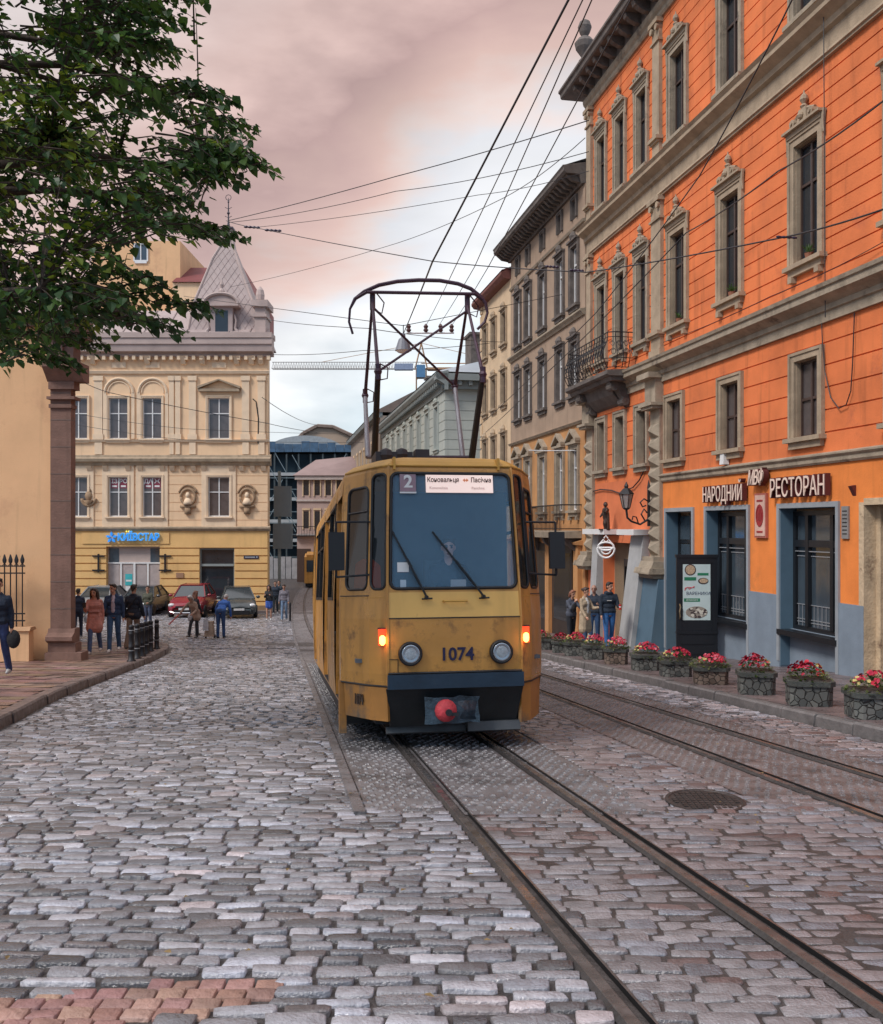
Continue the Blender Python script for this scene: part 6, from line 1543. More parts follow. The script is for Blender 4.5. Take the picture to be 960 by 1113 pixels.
# sides below the roof line
def sidewall(sx, openings):
    X = lambda z: sx*1.13*fx(z)
    def q(y0, y1, z0, z1, mi=0): body.mi = mi; body.quad((X(z0), y0, z0), (X(z0), y1, z0), (X(z1), y1, z1), (X(z1), y0, z1))
    y = .75+fy(1.0); 
    # front strip follows the nose
    z_ = [.38, .66, .95, 1.15, 1.34, 1.61, 2.25, 2.90]
    for z0, z1 in zip(z_, z_[1:]):
        body.mi = 0; body.quad((X(z0), .75+fy(z0), z0), (X(z0), .98, z0), (X(z1), .98, z1), (X(z1), .75+fy(z1), z1))
    cur = .98
    for y0, y1, kind in openings:
        for z0, z1 in zip(z_, z_[1:]):
            if y0 > cur: q(cur, y0, z0, z1)
        zlo = .40 if kind == 'door' else 1.55
        if kind != 'door':
            for z0, z1 in ((.38, .95), (.95, 1.34), (1.34, 1.55)): q(y0, y1, z0, z1)
        q(y0, y1, 2.72, 2.90)
        if kind == 'door': q(y0, y1, .38, .40)
        # leaf or glass
        m = MB(); xi = lambda z: X(z)-sx*.05
        if kind == 'door':
            n_ = 2
            for j in range(n_):
                ya, yb = y0+(y1-y0)*j/n_+.01, y0+(y1-y0)*(j+1)/n_-.01; f = .07
                for (za, zb2, u, v) in ((.42, 1.0, ya, yb), (1.0, 2.68, ya, ya+f), (1.0, 2.68, yb-f, yb), (2.60, 2.70, ya+f, yb-f), (1.0, 1.08, ya+f, yb-f)):
                    m.add([(xi(za), u, za), (xi(za), v, za), (xi(zb2), v, zb2), (xi(zb2), u, zb2), (xi(za)-sx*.03, u, za), (xi(za)-sx*.03, v, za), (xi(zb2)-sx*.03, v, zb2), (xi(zb2)-sx*.03, u, zb2)], [(0,1,2,3), (4,5,6,7), (0,1,5,4), (1,2,6,5), (2,3,7,6), (3,0,4,7)])
            d = m.build('door', M_TY, tram)
            g_ = MB()
            for j in range(n_):
                ya, yb = y0+(y1-y0)*j/n_+.08, y0+(y1-y0)*(j+1)/n_-.08; g_.quad((xi(1.08)-sx*.01, ya, 1.08), (xi(1.08)-sx*.01, yb, 1.08), (xi(2.6)-sx*.01, yb, 2.6), (xi(2.6)-sx*.01, ya, 2.6))
            g_.build('pane', M_TGL, d)
        else:
            m.quad((xi(1.55)+sx*.03, y0, 1.55), (xi(1.55)+sx*.03, y1, 1.55), (xi(2.72)+sx*.03, y1, 2.72), (xi(2.72)+sx*.03, y0, 2.72)); w = m.build('side_window', M_TGL, tram)
            m = MB(); 
            for (ya, yb, za, zb2) in ((y0, y0+.04, 1.55, 2.72), (y1-.04, y1, 1.55, 2.72), (y0, y1, 1.53, 1.57), (y0, y1, 2.70, 2.74), (y0, y1, 2.34, 2.37)):
                m.add([(X(za)-sx*.035, ya, za), (X(za)-sx*.035, yb, za), (X(zb2)-sx*.035, yb, zb2), (X(zb2)-sx*.035, ya, zb2), (X(za)+sx*.008, ya, za), (X(za)+sx*.008, yb, za), (X(zb2)+sx*.008, yb, zb2), (X(zb2)+sx*.008, ya, zb2)], [(4,5,6,7), (0,1,5,4), (1,2,6,5), (2,3,7,6), (3,0,4,7)])
            m.build('rubber_frame', M_RUBBER, w)
        # reveal
        body.mi = 0
        for yy in (y0, y1): body.quad((X(zlo), yy, zlo), (X(zlo)-sx*.07, yy, zlo), (X(2.72)-sx*.07, yy, 2.72), (X(2.72), yy, 2.72))
        cur = y1
    for z0, z1 in zip(z_, z_[1:]): q(cur, LEN, z0, z1)
sidewall(-1, [(1.02, 1.95, 'door'), (2.15, 3.35, 'win'), (3.50, 4.85, 'door'), (5.0, 6.1, 'win'), (6.2, 7.3, 'win'), (7.45, 8.5, 'door')])
sidewall(1, [(1.2, 2.6, 'win'), (2.7, 4.1, 'win'), (4.2, 5.6, 'win'), (5.7, 7.1, 'win'), (7.2, 8.5, 'win')])
for z0, z1 in ((.38, 2.9), (2.9, 3.1)): body.mi = 0; body.quad((-1.13*fx(z0), LEN, z0), (1.13*fx(z0), LEN, z0), (1.13*fx(z1), LEN, z1), (-1.13*fx(z1), LEN, z1))
body.build('body', [M_TY, M_TL, M_TROOF], tram)
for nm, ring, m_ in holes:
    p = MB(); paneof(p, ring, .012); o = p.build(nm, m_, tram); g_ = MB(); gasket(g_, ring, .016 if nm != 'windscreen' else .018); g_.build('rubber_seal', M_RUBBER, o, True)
    if nm == 'corner_window' and len([c for c in tram.children if c.name.startswith('corner_window')]) in (1, 4):
        c = sum((Vector(v) for v in ring), Vector())/len(ring); zt_ = max(v[2] for v in ring); lo = [v for v in ring if abs(v[2]-c.z) < .9]
        xs = [v[0] for v in ring]; ys_ = [v[1] for v in ring]
        g_ = MB(); a_ = Vector((min(xs), 0, 0)); 
# roof visor drip and marker ribs
mb = MB(); mb.tube([tp(k, 2.945)+Vector((0, -.012, 0)) for k in range(6)], .013, 5)
for x in (-.60, .52): 
    q = Vector((x, fy(2.93), 2.93)); mb.box(x-.012, q.y-.035, 2.90, x+.012, q.y+.12, 3.03)
mb.build('roof_trim', M_TROOF, tram)
mb = MB(); mb.tube([tp(k, .785)+Vector((0, -.01, 0)) for k in range(2, 4)], .014, 5); mb.tube([tp(k, 1.345)+Vector((0, -.004, 0)) for k in range(2, 4)], .006, 4); mb.build('panel_seam', M_TDARK, tram)
# rivets, seams and the fleet plate on the corner panels
mb = MB()
for k in (0, 1, 3, 4):
    a0, a1 = tp(k, .70), tp(k+1, .70); b0, b1 = tp(k, 1.56), tp(k+1, 1.56); n_ = ((a1-a0).cross(Vector((0, 0, 1)))).normalized()
    for i in range(7):
        for (p, q) in ((a0, a1), (b0, b1)):
            c = p.lerp(q, .06+.88*i/6); mb.ball(tuple(c+n_*.0), .006, 6)
for i in range(12):
    for z in (.81, 1.32): mb.ball((-.64+i*.116, fy(z)-.001, z), .005, 6)
mb.build('rivets', M_TROOF, tram)
mb = MB()
for k in (0, 4): a_, b_ = tp(k, 1.0).lerp(tp(k+1, 1.0), .5), tp(k, 1.55).lerp(tp(k+1, 1.55), .5); mb.tube([tp(k, 1.58), tp(k+1, 1.58)], .006, 4)
mb.tube([(-.70, fy(.95)-.003, .93), (-.60, fy(.95)-.003, .93), (-.60, fy(.8)-.003, .80)], .004, 4)
mb.build('panel_seam', M_TDARK, tram)
# edges of the front face
for k in (2, 3):
    mb = MB(); mb.tube([tp(k, z) for z in (.66, .8, 1.0, 1.34, 1.61, 2.2, 2.9, 2.96)], .016, 5); mb.build('corner_strip', M_TY, tram)
# bumper, dark recess
mb = MB()
for k in (2,):
    a_, b_ = tp(2, .66), tp(3, .66); mb.add([(a_.x-.01, -.045, .63), (b_.x+.01, -.045, .63), (b_.x+.01, -.045, .775), (a_.x-.01, -.045, .775), (a_.x-.01, .10, .63), (b_.x+.01, .10, .63), (b_.x+.01, .03, .775), (a_.x-.01, .03, .775)], [(0,1,2,3), (3,2,6,7), (0,4,5,1), (0,3,7,4), (1,5,6,2)])
mb.build('bumper', M_TBLUE, tram)
mb = MB(); mb.box(-.80, .34, .24, .80, 1.2, .64); mb.box(-1.04, 1.2, .14, 1.04, LEN, .66); mb.box(-.66, .22, .22, .66, .36, .40); mb.build('underframe', M_TDARK, tram)
mb = MB(); mb.add([(-.72, .02, .63), (.72, .02, .63), (.66, .16, .24), (-.66, .16, .24), (-.72, .3, .63), (.72, .3, .63), (.66, .3, .24), (-.66, .3, .24)], [(0,1,2,3), (0,3,7,4), (1,5,6,2), (2,6,7,3)]); mb.build('front_apron', mat('black_front_apron', (.007, .009, .011), .5, .4, 3, .3, 12), tram)  # near-black sheet paints in the shaded void below the bumper
mb = MB(); mb.extr([(.16, .15), (.10, .17), (.12, .26), (.22, .27)], .14, .70); mb.extr([(.26, .14), (.22, .16), (.24, .22), (.30, .22)], -.70, .14); mb.build('fender', mat('muddy_dark_steel', (.06, .065, .07), .5, .3, 4), tram)
# coupler: red cloth ball on a torn plastic sheet
rr = random.Random(4)
mb = MB(); P = [[(-.34+.56*i/6+rr.uniform(-.012, .012), -.07+rr.uniform(-.012, .012)-.03*math.sin(i), .28+.27*j/4+rr.uniform(-.012, .012)) for i in range(7)] for j in range(5)]
mb.add([p for r_ in P for p in r_], [(j*7+i, j*7+i+1, j*7+i+8, j*7+i+7) for j in range(4) for i in range(6)]); mb.box(-.30, -.05, .31, .2, .15, .50); mb.build('coupler_cover', mat('wet_dark_plastic_sheet', (.03, .05, .07), .25, .6, 8, .6, 20), tram, True)
mb = MB(); mb.lathe([(.03, -.09), (.09, -.07), (.115, 0), (.105, .06), (.05, .10), (.01, .11)], (0, 0, 0), 14); mb.T = None
mb.v = [(x*1+(-.135), z*-.7-.13, y+.415) for x, y, z in mb.v]; mb.mi = 0
mb.build('coupler_cap', mat('faded_red_cloth', (.50, .045, .06), .7, .35, 9, .6, 30), tram, True)
mb = MB(); mb.cyl((-.12, -.235, .405), (-.12, -.20, .405), .035, 8); mb.box(-.09, -.225, .37, -.02, -.19, .40); mb.build('coupler_pin', M_TDARK, tram)
# skirts below the corners
def skirt(pts, z0, z1, nm='corner_skirt'):
    mb = MB(); 
    for (p, q) in zip(pts, pts[1:]):
        mb.add([(p[0], p[1], z1), (q[0], q[1], z1), (q[0]*.985, q[1], z0), (p[0]*.985, p[1], z0)]+[(p[0]*.97, p[1]+.03, z1), (q[0]*.97, q[1]+.03, z1), (q[0]*.95, q[1]+.03, z0), (p[0]*.95, p[1]+.03, z0)], [(0,1,2,3), (4,5,6,7), (0,3,7,4), (1,2,6,5), (3,2,6,7)])
    return mb.build(nm, M_TSK, tram)
sl = skirt([(-1.10, .74), (-.86, .24), (-.71, .06)], .30, .65); skirt([(1.10, .74), (.86, .24), (.72, .10)], .24, .65)
mb = MB(); mb.box(-1.145, .77, .10, -1.07, .95, .66); mb.build('side_step', M_TSK, tram)
mb = MB()
for z in (.66,): mb.tube([tp(0, .655)+Vector((-.006, 0, 0)), tp(1, .655)+Vector((-.004, -.006, 0)), tp(2, .655)+Vector((0, -.008, 0))], .010, 4); mb.tube([tp(3, .655)+Vector((.0, -.008, 0)), tp(4, .655)+Vector((.004, -.006, 0)), tp(5, .655)+Vector((.006, 0, 0))], .010, 4)
mb.build('panel_seam', M_TDARK, tram)
M_NUM = mat('dark_navy_numerals', (.012, .010, .05), .5)
mb = MB(); lettering(mb, '1074', .185, Matrix.Translation((.012, -.006, .965)) @ STANDN, depth=.003, bold=.004, sx=.98); mb.build('fleet_number', M_NUM, tram)
ang = math.atan2(.18-.5, .24*0+.25)
mb = MB(); d_ = Vector((-.86+.71, .24-.06, 0)); aa = math.atan2(.24-.74, -.86+1.10)
lettering(mb, '1074', .15, Matrix.Translation((-.965, .44, .49)) @ Matrix.Rotation(aa, 4, 'Z') @ STANDN, depth=.004, bold=.004, sx=.62); mb.build('fleet_number', mat('faded_black_numerals', (.05, .03, .02), .6), tram)
# headlights
for x in (-.475, .475):
    mb = MB(); mb.T = Matrix.Translation((x, -.01, .985)) @ Matrix.Rotation(R(90), 4, 'X'); mb.lathe([(.125, 0), (.125, .03), (.118, .05), (.098, .052), (.092, .03)], seg=24); o = mb.build('headlight', M_RUBBER, tram, True); 
    mb.T = None
    mb = MB(); mb.T = Matrix.Translation((x, -.01, .985)) @ Matrix.Rotation(R(90), 4, 'X'); mb.lathe([(.097, .046), (.090, .054), (.080, .052)], seg=24); mb.build('chrome_ring', M_CHROME, o, True)
    mb = MB(); mb.T = Matrix.Translation((x, -.01, .985)) @ Matrix.Rotation(R(90), 4, 'X'); mb.lathe([(.088, .040), (.07, .050), (.04, .056), (.012, .058), (.001, .058)], seg=24)
    mb.build('lens', mat('ribbed_headlight_glass', (.30, .34, .37), .12, .35, 22, .5, 60, spec=1.0), o, True)
# indicators
M_AMB = mat('lit_amber_indicator', (.9, .35, .03), .4, 0, emit=((1.0, .40, .08), 4.0)); M_REDL = mat('lit_red_lamp', (.7, .05, .02), .4, 0, emit=((1.0, .05, .01), .9))
for sx in (-1, 1):
    x = sx*.755; y = .045
    mb = MB(); mb.box(x-.035, y-.03, 1.075, x+.035, y+.05, 1.24); o = mb.build('indicator', M_REDL, tram)
    mb = MB(); mb.lathe([(.012, -.05), (.03, -.03), (.033, 0), (.03, .035), (.012, .05)], (x, y-.028, 1.125), 10); mb.build('bulb_lens', M_AMB, o, True)
    mb = MB(); mb.box(x-.042, y-.02, 1.24, x+.042, y+.05, 1.252); mb.build('cap', M_TDARK, o)
    ld = bpy.data.lights.new('indicator_lamp', 'POINT'); ld.energy = .5; ld.color = (1, .42, .10); ld.shadow_soft_size = .03
    lo_ = bpy.data.objects.new('indicator_lamp', ld); COL.objects.link(lo_); lo_.parent = o; lo_.location = (x, y-.09, 1.12)
# handle and wipers
mb = MB(); yh = fy(1.5)-.03; mb.tube([(-.12, yh+.03, 1.515), (-.12, yh-.03, 1.515), (.12, yh-.03, 1.515), (.12, yh+.03, 1.515)], .011, 6); mb.build('grab_handle', M_TROOF, tram)
for (x0, x1, z1) in ((-.30, -.655, 2.28), (.30, -.215, 2.24)):
    ya = fy(1.58)-.05; yb = fy(z1)-.035
    mb = MB(); mb.cyl((x0, ya+.05, 1.56), (x0, ya-.02, 1.56), .018, 8); mb.tube([(x0-.05, ya, 1.54), (x0+.06, ya, 1.545)], .009, 4); xm, zm, ym = x0+(x1-x0)*.55, 1.56+(z1-1.56)*.55, ya+(yb-ya)*.55
    mb.tube([(x0, ya, 1.56), (xm, ym-.02, zm)], .012, 5); o = mb.build('wiper', M_RUBBER, tram)
    mb = MB(); xs, zs_ = x0+(x1-x0)*.18, 1.56+(z1-1.56)*.18; mb.tube([(xs, fy(zs_)-.028, zs_), (x1, fy(z1)-.006, z1)], [.014, .010], 5); mb.build('wiper_blade', M_RUBBER, o)
# mirrors
for sx in (-1, 1):
    xm = sx*1.20; mb = MB()
    zc = 2.05; mb.tube([tp(1 if sx < 0 else 4, 2.36), Vector((xm, .34, 2.36))], .012, 5); mb.tube([tp(1 if sx < 0 else 4, 1.80), Vector((xm, .34, 1.78))], .012, 5); mb.cyl((xm, .34, 2.36), (xm, .34, 1.78), .013, 6)
    o = mb.build('mirror_arm', M_IRON, tram); mb = MB()
    mb.prism([(xm-.085*sx*sx, .28), (xm+.085, .28), (xm+.07, .38), (xm-.07, .38)], zc-.20, zc+.20); mb.build('mirror', M_RUBBER, o)
# interior
mb = MB(); mb.box(-1.0, .35, .88, 1.0, LEN-.1, .92); mb.box(-1.0, 1.75, .92, 1.0, 1.8, 2.85); mb.box(-.62, .14, .92, .66, .5, 1.50); mb.box(-.62, .16, 1.50, .66, .55, 1.56)
mb.build('cab_interior', M_TINT, tram)
mb = MB(); mb.box(-.25, .22, 1.561, .10, .42, 1.66); mb.box(0, .2, 1.66, .16, .24, 1.74); mb.build('cab_papers', mat('grey_papers', (.45, .47, .50), .7), tram)
mb = MB(); mb.box(-.59, .055, 1.82, -.47, .062, 1.92); mb.build('window_sticker', M_WHITE, tram); mb = MB(); mb.box(-.56, .06, 1.66, -.50, .066, 1.74); mb.build('window_sticker', M_WHITE, tram)
mb = MB(); P = [tp(0, z).lerp(tp(1, z), f_)+Vector((.07, .05, 0)) for z, f_ in ((1.64, .25), (1.64, .86), (1.90, .82), (1.98, .55), (1.93, .30))]; mb.add(P+[p+Vector((.12, .10, 0)) for p in P], [(0,1,2,3,4), (9,8,7,6,5), (0,5,6,1), (1,6,7,2), (2,7,8,3), (3,8,9,4), (4,9,5,0)]); mb.build('orange_bag', mat('orange_red_cloth', (.95, .12, .03), .7), tram)
def board(x0, x1, z0, z1, m, nm, dy=-.004):
    mb = MB(); y0, y1 = fy(z0)+dy, fy(z1)+dy; mb.add([(x0, y0, z0), (x1, y0, z0), (x1, y1, z1), (x0, y1, z1), (x0, y0-.006, z0), (x1, y0-.006, z0), (x1, y1-.006, z1), (x0, y1-.006, z1)], [(0,1,2,3), (7,6,5,4), (0,4,5,1), (1,5,6,2), (2,6,7,3), (3,7,4,0)]); return mb.build(nm, m, tram)
bm = board(-.545, -.375, 2.665, 2.85, mat('dusty_mauve_board', (.30, .20, .24), .6), 'line_number_board', 0)
mb = MB(); lettering(mb, '2', .19, Matrix.Translation((-.458, fy(2.76)-.010, 2.762)) @ STANDN, depth=.001, bold=.006); y0 = fy(2.66)-.010; mb.box(-.548, y0, 2.645, -.372, y0+.006, 2.662); mb.build('line_number', M_WHITE, bm)
bd = board(-.27, .455, 2.655, 2.845, mat('lit_route_board', (.85, .72, .66), .5, 0, emit=((1.0, .72, .62), .28)), 'route_board', 0)
mb = MB(); lettering(mb, 'Коновальця', .072, Matrix.Translation((-.085, fy(2.79)-.011, 2.79)) @ STANDN, depth=.001, sx=.82, bold=.0012); lettering(mb, 'Пасічна', .070, Matrix.Translation((.325, fy(2.79)-.011, 2.79)) @ STANDN, depth=.001, sx=.84, bold=.0012); mb.build('route_text', mat('dark_red_text', (.05, .015, .02), .6), bd)
mb = MB(); z = 2.79; y0 = fy(z)-.012
mb.add([(.125, y0, z), (.150, y0, z+.02), (.150, y0, z-.02), (.150, y0, z+.006), (.165, y0, z+.006), (.165, y0, z-.006), (.150, y0, z-.006), (.165, y0, z+.02), (.190, y0, z), (.165, y0, z-.02)], [(0,2,1), (3,6,5,4), (7,9,8)]); mb.build('arrow', mat('orange_arrow', (.9, .3, .12), .5), bd)
mb = MB(); lettering(mb, 'Konovaltsia', .042, Matrix.Translation((-.135, fy(2.71)-.011, 2.705)) @ STANDN, depth=.001); lettering(mb, 'Pasichna', .042, Matrix.Translation((.29, fy(2.71)-.011, 2.705)) @ STANDN, depth=.001); mb.build('route_text', mat('faint_grey_text', (.55, .45, .44), .6), bd)
# window dividers in the outer corner panes
for nm, ring, m_ in holes:
    pass
mb = MB()
for sx in (-1, 1):
    k0, k1 = (0, 1) if sx < 0 else (5, 4)
    a_, b_ = tp(k0, 2.48), tp(k1, 2.48); mb.tube([a_.lerp(b_, .22 if sx < 0 else .22), a_.lerp(b_, .92)], .010, 5)
mb.build('pane_divider', M_RUBBER, tram)
# bogie wheels
for yb in (2.4, 7.0):
    mb = MB(); mb.box(-.8, yb-1.1, .18, .8, yb+1.1, .5)
    for y in (yb-.85, yb+.85):
        for x in (-.5, .5): mb.cyl((x-.05, y, .33), (x+.05, y, .33), .33, 18)
    mb.build('bogie', M_TDARK, tram)
# second car body behind the joint
sec = MB(); th = R(-3.2); ca, sa = math.cos(th), math.sin(th)
def SP(x, y, z): return (x*ca - y*sa, LEN+.45 + x*sa + y*ca, z)
lv_ = [(.38, 1.10), (1.5, 1.13), (2.86, 1.08), (2.98, 1.02), (3.10, .7)]
for (z0, w0), (z1, w1) in zip(lv_, lv_[1:]):
    for sx in (-1, 1): sec.quad(SP(sx*w0, 0, z0), SP(sx*w0, 8.4, z0), SP(sx*w1, 8.4, z1), SP(sx*w1, 0, z1))
    for y in (0, 8.4): sec.quad(SP(-w0, y, z0), SP(w0, y, z0), SP(w1, y, z1), SP(-w1, y, z1))
sec.quad(SP(-.7, 0, 3.1), SP(.7, 0, 3.1), SP(.7, 8.4, 3.1), SP(-.7, 8.4, 3.1)); sc_ = sec.build('rear_section', M_TY, tram)
mb = MB()
for k in range(6):
    for sx in (-1, 1):
        y0 = .4+k*1.33; mb.add([SP(sx*1.142, y0, 1.6), SP(sx*1.142, y0+1.1, 1.6), SP(sx*1.108, y0+1.1, 2.7), SP(sx*1.108, y0, 2.7)], [(0,1,2,3)])
mb.build('side_window', M_PANE, sc_)
mb = MB()
for k in range(6): y = LEN-.02+k*.095; w = 1.0 if k % 2 else 1.08; mb.box(-w, y, .45, w, y+.07, 2.95)
mb.build('bellows', M_RUBBER, tram)
# roof gear and pantograph
mb = MB(); mb.box(-.72, .85, 3.08, -.30, 1.35, 3.20); mb.ball((-.60, .9, 3.16), .09, 8); mb.ball((-.42, .9, 3.17), .085, 8); mb.box(-.26, .9, 3.08, -.1, 1.1, 3.24); mb.box(.30, .95, 3.08, .5, 1.2, 3.15); mb.box(-.5, 4.5, 3.08, .5, 6.5, 3.35); mb.build('roof_equipment', mat('sooty_roof_gear', (.03, .025, .03), .6), tram)
M_PAN = mat('violet_black_pantograph', (.055, .026, .045), .45, .3, 6, metal=.3); M_PG2 = mat('grey_pantograph_tube', (.24, .23, .25), .45, .2, 6, metal=.3)
def toL(v):    # world point to tram coordinates
    Mx = Matrix.Translation((TC[0], TC[1], TZ)) @ tram.rotation_euler.to_matrix().to_4x4(); return Mx.inverted() @ Vector(v)
YN, YF, YT = 10.95, 12.75, 11.85
kLn, kRn = toL(at(411, 404, YN)), toL(at(525, 407, YN)); kLf, kRf = toL(at(397, 430, YF)), toL(at(494.5, 420, YF))
tL, tR = toL(at(405, 327, YT)), toL(at(508, 331, YT))
bLn, bRn = toL(at(407, 497, YT-.1)), toL(at(513, 497, YT-.3)); bLf, bRf = toL(at(400, 497, YT+.25)), toL(at(503, 497, YT+.3))
for b_, k_ in ((bLf, kLf), (bRf, kRf)): mb = MB(); mb.tube([b_, k_], [.036, .028], 8); mb.build('lower_arm', M_PG2, tram)
for b_, k_ in ((bLn, kLn), (bRn, kRn)): mb = MB(); mb.tube([b_, k_], [.044, .034], 8); mb.build('lower_arm', M_IRON, tram)
for k_, t_ in ((kLn, tL), (kRn, tR), (kLf, tL), (kRf, tR)): mb = MB(); mb.tube([k_, t_], [.024, .018], 8); mb.build('upper_arm', M_PAN, tram)
mb = MB()
for k_ in (kLn, kRn, kLf, kRf): mb.ball(k_, .05, 8); mb.tube([k_+Vector((0, 0, -.10)), k_+Vector((0, 0, .09))], .035, 7)
for t_ in (tL, tR): mb.tube([t_-Vector((0, 0, .12)), t_+Vector((0, 0, .12))], .036, 7); mb.tube([t_+Vector((.04, 0, .12)), t_+Vector((.15, 0, -.02)), t_+Vector((.12, 0, -.16)), t_+Vector((.03, 0, -.12))], .009, 4)
for k_ in (kLn, kLf): mb.tube([k_+Vector((.02, 0, .10)), k_+Vector((.12, 0, .05)), k_+Vector((.11, 0, -.08)), k_+Vector((.02, 0, -.1))], .008, 4)
mb.build('joint', M_PAN, tram)
mb = MB(); mb.tube([tL-Vector((0, 0, .08)), kRf], .016, 6); mb.build('cross_brace', M_PAN, tram)
mb = MB(); mb.tube([tR-Vector((0, 0, .08)), kLn], .016, 6); mb.build('cross_brace', M_PAN, tram)
mb = MB(); mb.tube([bLf, bLn, bRn, bRf, bLf], .025, 6); mb.build('base_frame', M_PAN, tram)
mb = MB(); bow = [(383.5, 363), (379.5, 350), (380.5, 336), (386, 325), (396, 317), (412, 310), (432, 306), (455, 304.5), (478, 305), (498, 308.5), (512, 314), (522, 322), (528, 330), (530, 340), (527, 350), (519, 358)]
pts = [toL(at(x, y, YT)) for x, y in bow]; mb.tube(pts, [.016]*3+[.024]*2+[.026]*7+[.024]+[.018]*3, 7); mb.tube([toL(at(399, 317.5, YT-.06)), toL(at(516, 319.5, YT-.06))], .022, 7); mb.tube([toL(at(386, 325, YT)), toL(at(399, 317.5, YT-.06))], .02, 6); mb.tube([toL(at(516, 319.5, YT-.06)), toL(at(526, 327, YT))], .02, 6)
for x in (405, 508): mb.tube([toL(at(x, 318, YT)), toL(at(x, 330, YT))], .018, 6)
mb.build('collector_bow', M_PAN, tram)
# another tram far off, only its corner shows
t = thing('distant_tram', 'ochre tram far down the curve, mostly hidden behind the near tram', 'tram', (-12.0, 88, zg(88)), R(8))
mb = MB(); mb.box(-1.1, 0, .4, 1.1, 12, 2.9); mb.box(-.9, .2, 2.9, .9, 12, 3.1); mb.build('body', M_TY, t)
mb = MB(); mb.box(-1.0, .1, .1, 1.0, 11, .4); mb.build('underframe', M_TDARK, t); mb = MB(); mb.box(-.9, -.03, 1.5, .9, -.005, 2.6); mb.build('windscreen', M_PANE, t)
mb = MB()
for k in range(8): mb.box(-1.12, .4+k*1.4, 1.5, -1.105, 1.5+k*1.4, 2.5)
mb.build('side_window', M_PANE, t)

# ================= people
def capsule(mb, p, q, r0, r1=None, seg=10, sc=None):
    p, q = Vector(p), Vector(q); r1 = r0 if r1 is None else r1; d = q-p
    if d.length < 1e-5: d = Vector((0, 0, 1e-4))
    d.normalize(); u = d.cross(Vector((0, 0, 1))) if abs(d.z) < .95 else d.cross(Vector((0, 1, 0))); u.normalize(); w = u.cross(d)
    rings = [(p-d*r0*math.cos(R(t)), r0*math.sin(R(t))) for t in (20, 50)] + [(p, r0), (q, r1)] + [(q+d*r1*math.cos(R(t)), r1*math.sin(R(t))) for t in (50, 20)]
    vs = [];
    for c, r in rings:
        for k in range(seg):
            t = 2*math.pi*k/seg; vs.append(tuple(c+(u*math.cos(t)+w*math.sin(t))*r))
    n_ = len(rings); fs_ = [(i*seg+k, i*seg+(k+1) % seg, (i+1)*seg+(k+1) % seg, (i+1)*seg+k) for i in range(n_-1) for k in range(seg)] + [tuple(range(seg-1, -1, -1)), tuple(range((n_-1)*seg, n_*seg))]
    mb.add(vs, fs_)
def ell(mb, c, r, Mr=None, seg=14):
    vs = []; h = 8
    for i in range(h+1):
        a = math.pi*i/h; rr_ = max(.02, math.sin(a))
        for k in range(seg):
            t = 2*math.pi*k/seg; v = Vector((r[0]*rr_*math.cos(t), r[1]*rr_*math.sin(t), -r[2]*math.cos(a)))
            if Mr: v = Mr @ v
            vs.append(tuple(Vector(c)+v))
    mb.add(vs, [(i*seg+k, i*seg+(k+1) % seg, (i+1)*seg+(k+1) % seg, (i+1)*seg+k) for i in range(h) for k in range(seg)]+[tuple(range(seg-1, -1, -1)), tuple(range(h*seg, (h+1)*seg))])
def remesh(mb, voxel, name, mats, parent, smooth=2, paint=None):
    me = bpy.data.meshes.new(name); me.from_pydata(mb.v, [], mb.f); o = bpy.data.objects.new(name, me); COL.objects.link(o)
    m = o.modifiers.new('r', 'REMESH'); m.mode = 'VOXEL'; m.voxel_size = voxel
    s_ = o.modifiers.new('s', 'SMOOTH'); s_.iterations = smooth; s_.factor = .5
    bpy.context.view_layer.update(); me2 = bpy.data.meshes.new_from_object(o.evaluated_get(bpy.context.evaluated_depsgraph_get()))
    o.modifiers.clear(); o.data = me2; bpy.data.meshes.remove(me); me2.name = name
    mats = mats if isinstance(mats, (list, tuple)) else [mats]
    me2.materials.clear()
    for m_ in mats: me2.materials.append(m_)
    me2.polygons.foreach_set('use_smooth', [True]*len(me2.polygons))
    if paint:
        for p in me2.polygons: p.material_index = paint(p.center)
    o.parent = parent; return o
SKIN = mat('skin', (.48, .26, .18), .55, .08, 8); LIPS = mat('lips', (.32, .10, .09), .5, 0); EYE = mat('dark_eye', (.03, .02, .02), .3, 0)
def cloth(name, c): return mat(name, c, .85, .30, 7, 1.0, 13)
